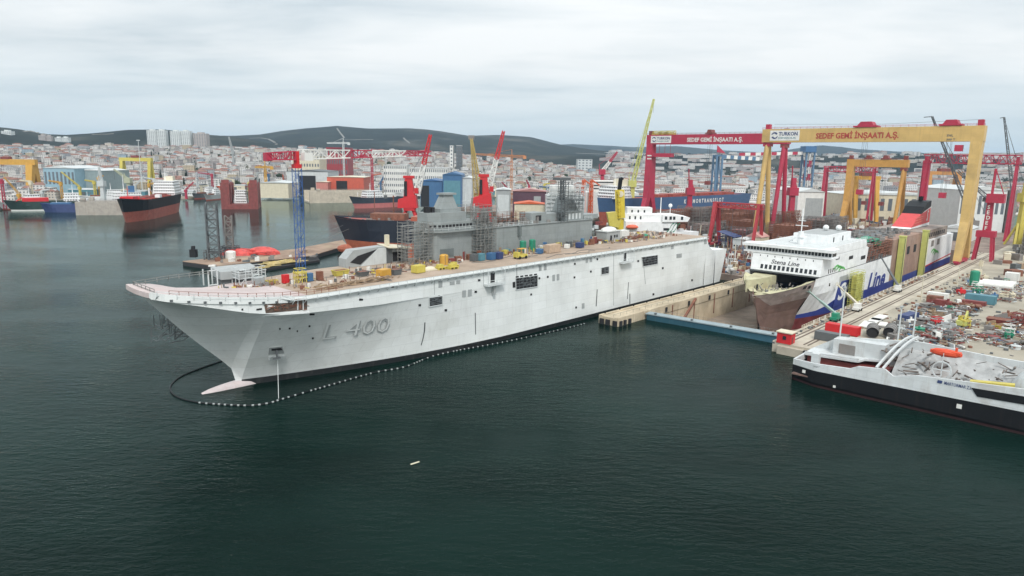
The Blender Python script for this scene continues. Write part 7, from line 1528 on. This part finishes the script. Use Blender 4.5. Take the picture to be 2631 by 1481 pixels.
container('shipping_container', 188.6,-86.0,QZ,9.5,3.0,3.0,navy,'dark navy container standing behind the two pale mast posts','container',yaw=-.12)
container('shipping_container', 247.5,-97.4,QZ,4.0,9.8,3.4,teal,'teal blue container in the middle of the yard road','container')
container('waste_skip', 240.5,-96.4,QZ,2.6,7.5,1.8,redbrown,'long red brown skip in front of the teal container','skip',doors=False)
container('store_hut', 233,-84.6,QZ,3,5,3,rust,'rusty store hut left of the red brown frames','hut'); container('store_hut', 243,-83.6,QZ,3,7,2.8,tank_w,'pale grey store hut beside the crane rails','hut'); container('store_hut', 227,-87.8,QZ,2.6,3.4,2.8,redbrown,'small red brown hut behind the scrap heaps','hut')
drum_tank('green_tank', 290.8,-87.8,QZ,1.9,6.6,green,'tall green upright tank beside the white pipes','tank')
for i, (s, t, lab) in enumerate([(291,-94,'front white pipe of the white pipe stack'),(296,-93.5,'middle white pipe of the white pipe stack'),(301,-93.6,'rear white pipe of the white pipe stack')]):
    b = MB(); b.tube((0,-8,1.3),(0,8,1.3),1.3,12); b.tube((0,-8.3,1.3),(0,-8,1.3),1.45,12); b.tube((0,2,1.3),(0,2.4,1.3),1.42,12); o = solo('white_pipe', b, tank_w, lab, 'pipe', (0,0,0), 'white pipes by the green tank'); o.location = SW(s,t,QZ); o.rotation_euler = (0,0,AD+.1*i)
container('white_block', 317.6,-98.3,QZ,5,5,4.6,tank_w,'pale square block at the back of the white pipes','block',doors=False)
tub('red_skip', 204.8,-109.4,QZ,4.6,6.6,2.6,redbrown,'large dark red skip at the right among the scrap heaps','skip'); tub('yellow_skip', 200.2,-110.5,QZ,3.0,5.5,1.3,lemon,'low yellow skip in front of the dark red skip','skip')
o = thing('excavator', 'lime yellow excavator standing among the scrap in the middle of the yard', 'excavator', (193,-101,QZ), yard=True); s, t = 193, -101
each('track', dgrey, o, [bx(s-2.2,s+2.2,t+k-.4,t+k+.4,QZ+.02,QZ+1) for k in (-1.3,1.3)]); bx(s-2,s+1.8,t-1.5,t+1.5,QZ+1,QZ+2.5).build('body', lime, o); bx(s+.2,s+1.8,t+.2,t+1.4,QZ+2.5,QZ+3.7).build('cab', lemon, o); b = MB(); b.beam((s+1.6,t-.4,QZ+2),(s+4.2,t-.4,QZ+5),.6); b.beam((s+4.2,t-.4,QZ+5),(s+6.6,t-.4,QZ+2),.45); b.box(s+6.1,s+7.2,t-1,t+.2,QZ+.6,QZ+2); b.build('arm', lime, o)
def vehicle(s, t, yaw, m_, label, L_=4.6, van=False):
    o = thing('parked_van' if van else 'parked_car', label, 'van' if van else 'car', (0,0,0), 'vehicles parked in the yard', yard=True); OFF[o.name] = Vector((0,0,0)); o.location = SW(s,t,QZ); o.rotation_euler = (0,0,AD+yaw); h = 2.3 if van else 1.45; b = MB(); b.hexa([(-L_/2,-.9,.35),(L_/2,-.9,.35),(L_/2,.9,.35),(-L_/2,.9,.35)],[(-L_/2,-.88,.95),(L_/2,-.85,.85),(L_/2,.85,.85),(-L_/2,.88,.95)]); b.hexa([(-L_/2+.1,-.85,.95),(L_*.25,-.85,.93),(L_*.25,.85,.93),(-L_/2+.1,.85,.95)],[(-L_/2+.35,-.7,h),(L_*.08,-.7,h),(L_*.08,.7,h),(-L_/2+.35,.7,h)]); b.build('body', m_, o)
    each('wheel', black, o, [MB().tube((x,y_,.34),(x,y_+.2,.34),.34,10) for x in (-L_*.3,L_*.3) for y_ in (-.95,.75)]); b = MB(); b.box(-L_*.36,L_*.02,-.83,-.8,1.05,h-.15); b.box(-L_*.36,L_*.02,.8,.83,1.05,h-.15); b.prism([(L_*.235,-.7,1.0),(L_*.235,.7,1.0),(L_*.095,.62,h-.08),(L_*.095,-.62,h-.08)], (.04,0,0)); b.build('window', glass, o)
for (s, t, yaw, m_, lab, v_) in [(236,-92,.3,tank_w,'white van among the scrap heaps by the red brown hut',True),(228.5,-95,1.2,tank_w,'small white car at the edge of the yard road',False),(262,-83.6,.1,dgrey,'dark car by the crane rails left of the lamp post',False),(300,-84.5,.1,blue,'blue car parked by the far crane rails',False),(170,-98,.6,tank_w,'white van between the pipes and the excavator',True),(152,-92.6,.9,scarlet,'red car behind the white ribs of the vessel',False),(213,-96.5,.2,grey,'grey car on the yard road',False)]: vehicle(s, t, yaw, m_, lab, 5.2 if v_ else 4.4, v_)
for (s, t, lab) in ((276.5,-84,'nearer lamp post standing beside the crane rails'),(318.8,-85.3,'farther lamp post standing beside the crane rails'),(232,-80,'lamp post nearest the white steel sheets')):
    o = thing('lamp_post', lab, 'lamp post', (s,t,QZ), 'lamp posts in the yard', yard=True); b = MB(); b.tube((s,t,QZ),(s,t,QZ+10),.16,6,.1); b.build('pole', cream, o); bx(s-1.1,s+.2,t-.15,t+.15,QZ+10,QZ+10.2).build('lamp', grey, o)
# single pieces of scrap and steelwork one can pick out
rg = random.Random(61); PM = [(steel,'grey steel'),(rust,'rusty'),(dgrey,'dark'),(redbrown,'red brown'),(lgrey,'pale grey'),(tank_w,'white'),(blue,'blue'),(cream,'cream'),(wood,'timber'),(scarlet,'red'),(lemon,'yellow'),(green,'green')]
ZONES = [(150,182,-106,-88,26,'between the pipes and the vessel ribs'),(178,206,-103,-84,34,'around the excavator'),(206,236,-100,-83,30,'in front of the red brown huts'),(172,232,-134,-108,46,'in the right hand scrap field'),(255,320,-108,-84,26,'around the white pipes'),(136,150,-112,-90,12,'along the quay behind the vessel'),(240,300,-140,-112,20,'beyond the teal container')]
def scrap_piece(k, rg):
    b = MB()
    if k == 0:
        for i in range(rg.randint(3,5)): b.obox((rg.uniform(-.6,.6),rg.uniform(-.5,.5),i*.35),(rg.uniform(1.5,3.6),rg.uniform(.8,2),.3),rg.uniform(-.2,.2))
    elif k == 1:
        for i in range(rg.randint(3,6)): y_ = i*.5-1; b.tube((-2,y_,.26),(rg.uniform(1,2.6),y_,.26),.24,7)
    elif k == 2:
        w_, d_, h = rg.uniform(1.4,2.8), rg.uniform(1.2,2), rg.uniform(1.2,2.2); scaffold(b, -w_/2,w_/2,-d_/2,d_/2,0,h,1.3,1.1,.1,planks=True,seed=rg.randint(0,99))
    elif k == 3:
        b.box(-1.2,1.2,-.8,.8,.2,1.5); b.box(-1.3,-.9,-.9,.9,0,.2); b.box(.9,1.3,-.9,.9,0,.2); b.tube((0,0,1.5),(0,0,2.2),.3,8)
    elif k == 4:
        b.prism([(-2,-1,0),(2,-1,0),(2.4,-1,1.5),(-1.4,-1,1.9)], (0,.2,0)); b.prism([(-2,1,0),(2,1,0),(1.6,1,1.2),(-1.8,1,1.6)], (0,.2,0)); b.box(-1.8,1.8,-1,1,.3,.45)
    else:
        b.tube((0,0,0),(0,0,.9),1.1,12); b.tube((0,0,.9),(0,0,1.0),1.25,12); b.tube((.2,.2,1),(.2,.2,1.5),.25,6)
    return b
KN = ['plate_stack','pipe_bundle','pallet_cage','machine_block','frame_section','cable_reel']; KL = ['stack of plates','bundle of pipes','open cage','machine block','frame section','round reel']
protos = {}
n = 0
for (s0,s1,t0,t1,cnt,where) in ZONES:
    for i in range(cnt):
        k = rg.randrange(6); m_, mn = PM[min(11,int(rg.random()**2.1*12))]; s, t = rg.uniform(s0,s1), rg.uniform(t0,t1); lab = f'{mn} {KL[k]} {where}'; key = (k, mn)
        if key in protos: o = dup(protos[key], SW(s,t,QZ+.02), AD+rg.uniform(0,3.1), label=lab)
        else: o = solo(KN[k], scrap_piece(k, rg), m_, lab, 'stores' if k in (0,1) else 'scrap', (0,0,0), YG); o.location = SW(s,t,QZ+.02); o.rotation_euler = (0,0,AD+rg.uniform(0,3.1)); protos[key] = o
        sc_ = rg.uniform(.8,1.5); o.scale = (sc_,sc_,sc_)
# the loose litter between them
lit = MB(); lm = [steel, rust, tank_w, dgrey, redbrown, blue, lgrey, wood, cream]
for (s0,s1,t0,t1,cnt,where) in ZONES:
    for i in range(cnt*16):
        lit.cur = rg.choice([0,0,0,0,1,1,1,3,3,4,6,6,7,2 if i % 3 else 5]); s, t = rg.uniform(s0,s1), rg.uniform(t0,t1); a = Vector((s,t,QZ+rg.uniform(.1,.9))); L_ = rg.uniform(.5,3.2); an = rg.uniform(0,6.3); lit.beam(a, a+Vector((math.cos(an)*L_,math.sin(an)*L_,rg.uniform(-.1,.5))), rg.uniform(.12,.6), rg.uniform(.1,.5))
for i in range(420):
    lit.cur = rg.choice([0,1,3,7]); s = rg.uniform(126,330); t = rg.choice([rg.uniform(-83,-76.5), rg.uniform(-64.8,-66.2), rg.uniform(-135,-85)]); lit.obox((s,t,QZ+.02),(rg.uniform(.3,1.6),rg.uniform(.3,1.0),rg.uniform(.1,.7)),rg.uniform(0,3))
o = lit.build('yard_litter', lm, None, off=(0,0,0)); o.location = O3; o.rotation_euler = (0,0,AD); tag(struct(o, 'stuff'), 'dense litter of offcuts, bars and crates strewn over the yard', 'litter')
# dark hull section on the slip at the right edge
b = MB(); b.prism([(452,-88,QZ),(500,-88,QZ),(506,-88,20),(448,-88,17)], (0,-24,0)); o = thing('hull_section', 'dark hull of a ship on the slip at the right edge of the picture', 'hull', (470,-95,QZ), yard=True); b.build('hull', black, o); bx(450,505,-112.2,-87.9,QZ,9).build('lower_hull', boot_red, o); bx(462,480,-106,-92,19,26).build('deckhouse', dgrey, o); b = MB(); scaffold(b, 446,506,-87.6,-85.8,QZ,18,3.4,2.6,.12,seed=71); b.build('staging', steel, o)
# ---- land behind the warship's stern: hull blocks, huts and scaffolds on the brown shipway
SG = 'brown hull blocks on the shipway'
rg = random.Random(62)
BL = [(372,28,22,16,14,'tallest'),(398,40,26,18,11,'widest'),(352,20,18,12,8,'nearest'),(420,26,22,16,15,'farthest'),(405,70,30,18,12,'long'),(366,56,18,14,9,'small square'),(440,62,28,16,16,'high stepped'),(385,92,24,16,9,'low outer'),(450,100,30,18,13,'far outer'),(470,38,26,18,12,'rear')]
for u_, v_, a_, h_, adj_ in ((1722,585,30,13,'weathered outer'),(1795,582,34,15,'broad outer'),(1868,580,32,14,'dusty outer'),(1940,575,28,15,'dark inner')): BL.append((*S(u_, v_, 3), a_, 20, h_, adj_))
for i, (s, t, a, b_, h, adj) in enumerate(BL):
    o = thing('hull_block', f'{adj} brown hull block under scaffold on the shipway left of the ferry', 'hull block', (s,t,QZ), SG, yard=True); m_ = [rust, redbrown, steel, RAWD][i % 4]
    b = MB(); b.box(s-a/2,s+a/2,t-b_/2,t+b_/2,QZ,QZ+h*.6); b.box(s-a*.3,s+a/2,t-b_*.3,t+b_/2,QZ+h*.6,QZ+h); b.build('shell', m_, o); b = MB()
    scaffold(b, s-a/2-2.2,s+a/2,t-b_/2-2,t-b_/2-.4,QZ,QZ+h+1.5,3,2.2,.13,jit=1,seed=i); scaffold(b, s-a/2-2,s-a/2-.4,t-b_/2,t+b_/2,QZ,QZ+h+1.5,3,2.2,.13,jit=1,seed=i+30); b.build('staging', steel if i % 2 else rust, o)
hut = [(330,17,12,7,5,TW,'pale hut nearest the pier behind the warship stern'),(334,30,14,7,5,teal,'pale teal long hut behind the warship stern'),(342,44,16,8,6,lgrey,'grey long hut right of the pink roofed house'),(357,84,12,10,7,cream,'pink roofed house above the warship stern'),(300,8,9,6,4,grey,'small grey cabin between pier and shipway'),(272,6,8,5,4,redbrown,'red brown cabin near the warship stern'),(318,-4,10,6,4.5,TW,'white cabin beside the dock wall end')]
for i, (s, t, a, b_, h, m_, lab) in enumerate(hut):
    if i == 3: s, t = 352, 40
    o = thing('site_hut', lab, 'hut', (s,t,QZ), 'site huts by the shipway', yard=True); bx(s-a/2,s+a/2,t-b_/2,t+b_/2,QZ,QZ+h).build('wall', m_, o); b = MB(); b.prism([(s-a/2-.4,t-b_/2-.4,QZ+h),(s-a/2-.4,t+b_/2+.4,QZ+h),(s-a/2-.4,t,QZ+h+(3 if i == 3 else 1))], (a+.8,0,0)); b.build('roof', paint('roof_pink', (.50,.28,.25)) if i == 3 else lgrey, o); each('window', glass, o, [bx(s-a/2-.06,s-a/2,t-b_/2+.8+k*1.8,t-b_/2+1.8+k*1.8,QZ+1.4,QZ+2.4) for k in range(int(b_/2))]+[bx(s-a/2+1+k*2.4,s-a/2+2+k*2.4,t-b_/2-.06,t-b_/2,QZ+1.4,QZ+2.4) for k in range(int(a/3))])
b = MB(); b.prism([(340,50,QZ+6),(352,50,QZ+6),(352,62,QZ+9),(340,62,QZ+9)], (0,0,.3)); scaffold(b, 341,351,51,61,QZ,QZ+6,4,3,.12,seed=81); solo('blue_sheeting', b, navy, 'blue sheeting roof right of the white supply ship', 'shelter', (346,56,QZ), yard=True)
lit = MB()
for i in range(1500):
    s = rg.choice([rg.uniform(238,345), rg.uniform(345,520), rg.uniform(345,700)]); t = rg.uniform(-3,42) if s < 345 else rg.uniform(-3,110); lit.cur = rg.choice([0,0,1,1,2,3,4,5,6,7,8]); k = 1+(s-238)/250
    lit.obox((s,t,QZ),(rg.uniform(.5,3.5)*k,rg.uniform(.5,2.4)*k,rg.uniform(.4,2.6)*k),rg.uniform(0,3))
    if i % 4 == 0: a = Vector((s,t,QZ)); lit.beam(a, a+Vector((rg.uniform(-1,1),rg.uniform(-1,1),rg.uniform(3,10))), .25*k)
o = lit.build('shipway_litter', lm, None, off=(0,0,0)); o.location = O3; o.rotation_euler = (0,0,AD); tag(struct(o, 'stuff'), 'dense clutter of steel, crates and props covering the shipway', 'clutter')
lit = MB(); rg = random.Random(63)
for i in range(1100):
    s = rg.uniform(330,900); t = rg.uniform(-180,-78) if rg.random() < .35 else rg.uniform(-8,260); 
    if s < 445 and -66 < t < -6: continue
    lit.cur = rg.choice([0,1,1,2,3,4,6,7,8]); lit.obox((s,t,QZ),(rg.uniform(1,7),rg.uniform(1,5),rg.uniform(.6,4)),rg.uniform(0,3))
o = lit.build('far_yard_clutter', lm, None, off=(0,0,0)); o.location = O3; o.rotation_euler = (0,0,AD); tag(struct(o, 'stuff'), 'scattered steel blocks and stores in the deep yard beneath the gantries', 'clutter')
# small pale sheds deep in the yard
SHD = [(520,-40,30,18,9),(560,60,26,16,8),(590,-110,34,20,10),(640,0,40,22,9),(660,110,30,20,10),(700,-60,46,24,11),(720,60,36,20,9),(760,150,40,22,10),(610,140,28,18,9),(540,120,22,14,8)]; nm = ['white','cream','grey','pale blue','red brown','green','beige','dark grey','pink','pale grey']; sm_ = [TW, cream, grey, paint('shed_blue', (.30,.40,.48)), redbrown, paint('shed_green', (.22,.33,.27)), paint('shed_beige', (.45,.38,.28)), dgrey, paint('shed_pink', (.5,.33,.30)), lgrey]
for i, (s, t, a, b_, h) in enumerate(SHD):
    o = thing('yard_shed', f'{nm[i]} walled shed deep in the yard beneath the gantry cranes', 'shed', (s,t,QZ), yard=True); bx(s-a/2,s+a/2,t-b_/2,t+b_/2,QZ,QZ+h).build('wall', sm_[i], o); b = MB(); b.prism([(s-a/2-.5,t-b_/2-.5,QZ+h),(s-a/2-.5,t+b_/2+.5,QZ+h),(s-a/2-.5,t,QZ+h+2.4)], (a+1,0,0)); b.build('roof', [lgrey, RG, RW][i % 3], o); bx(s-a/2-.2,s-a/2,t-3,t+3,QZ,QZ+h*.7).build('door', dgrey, o)
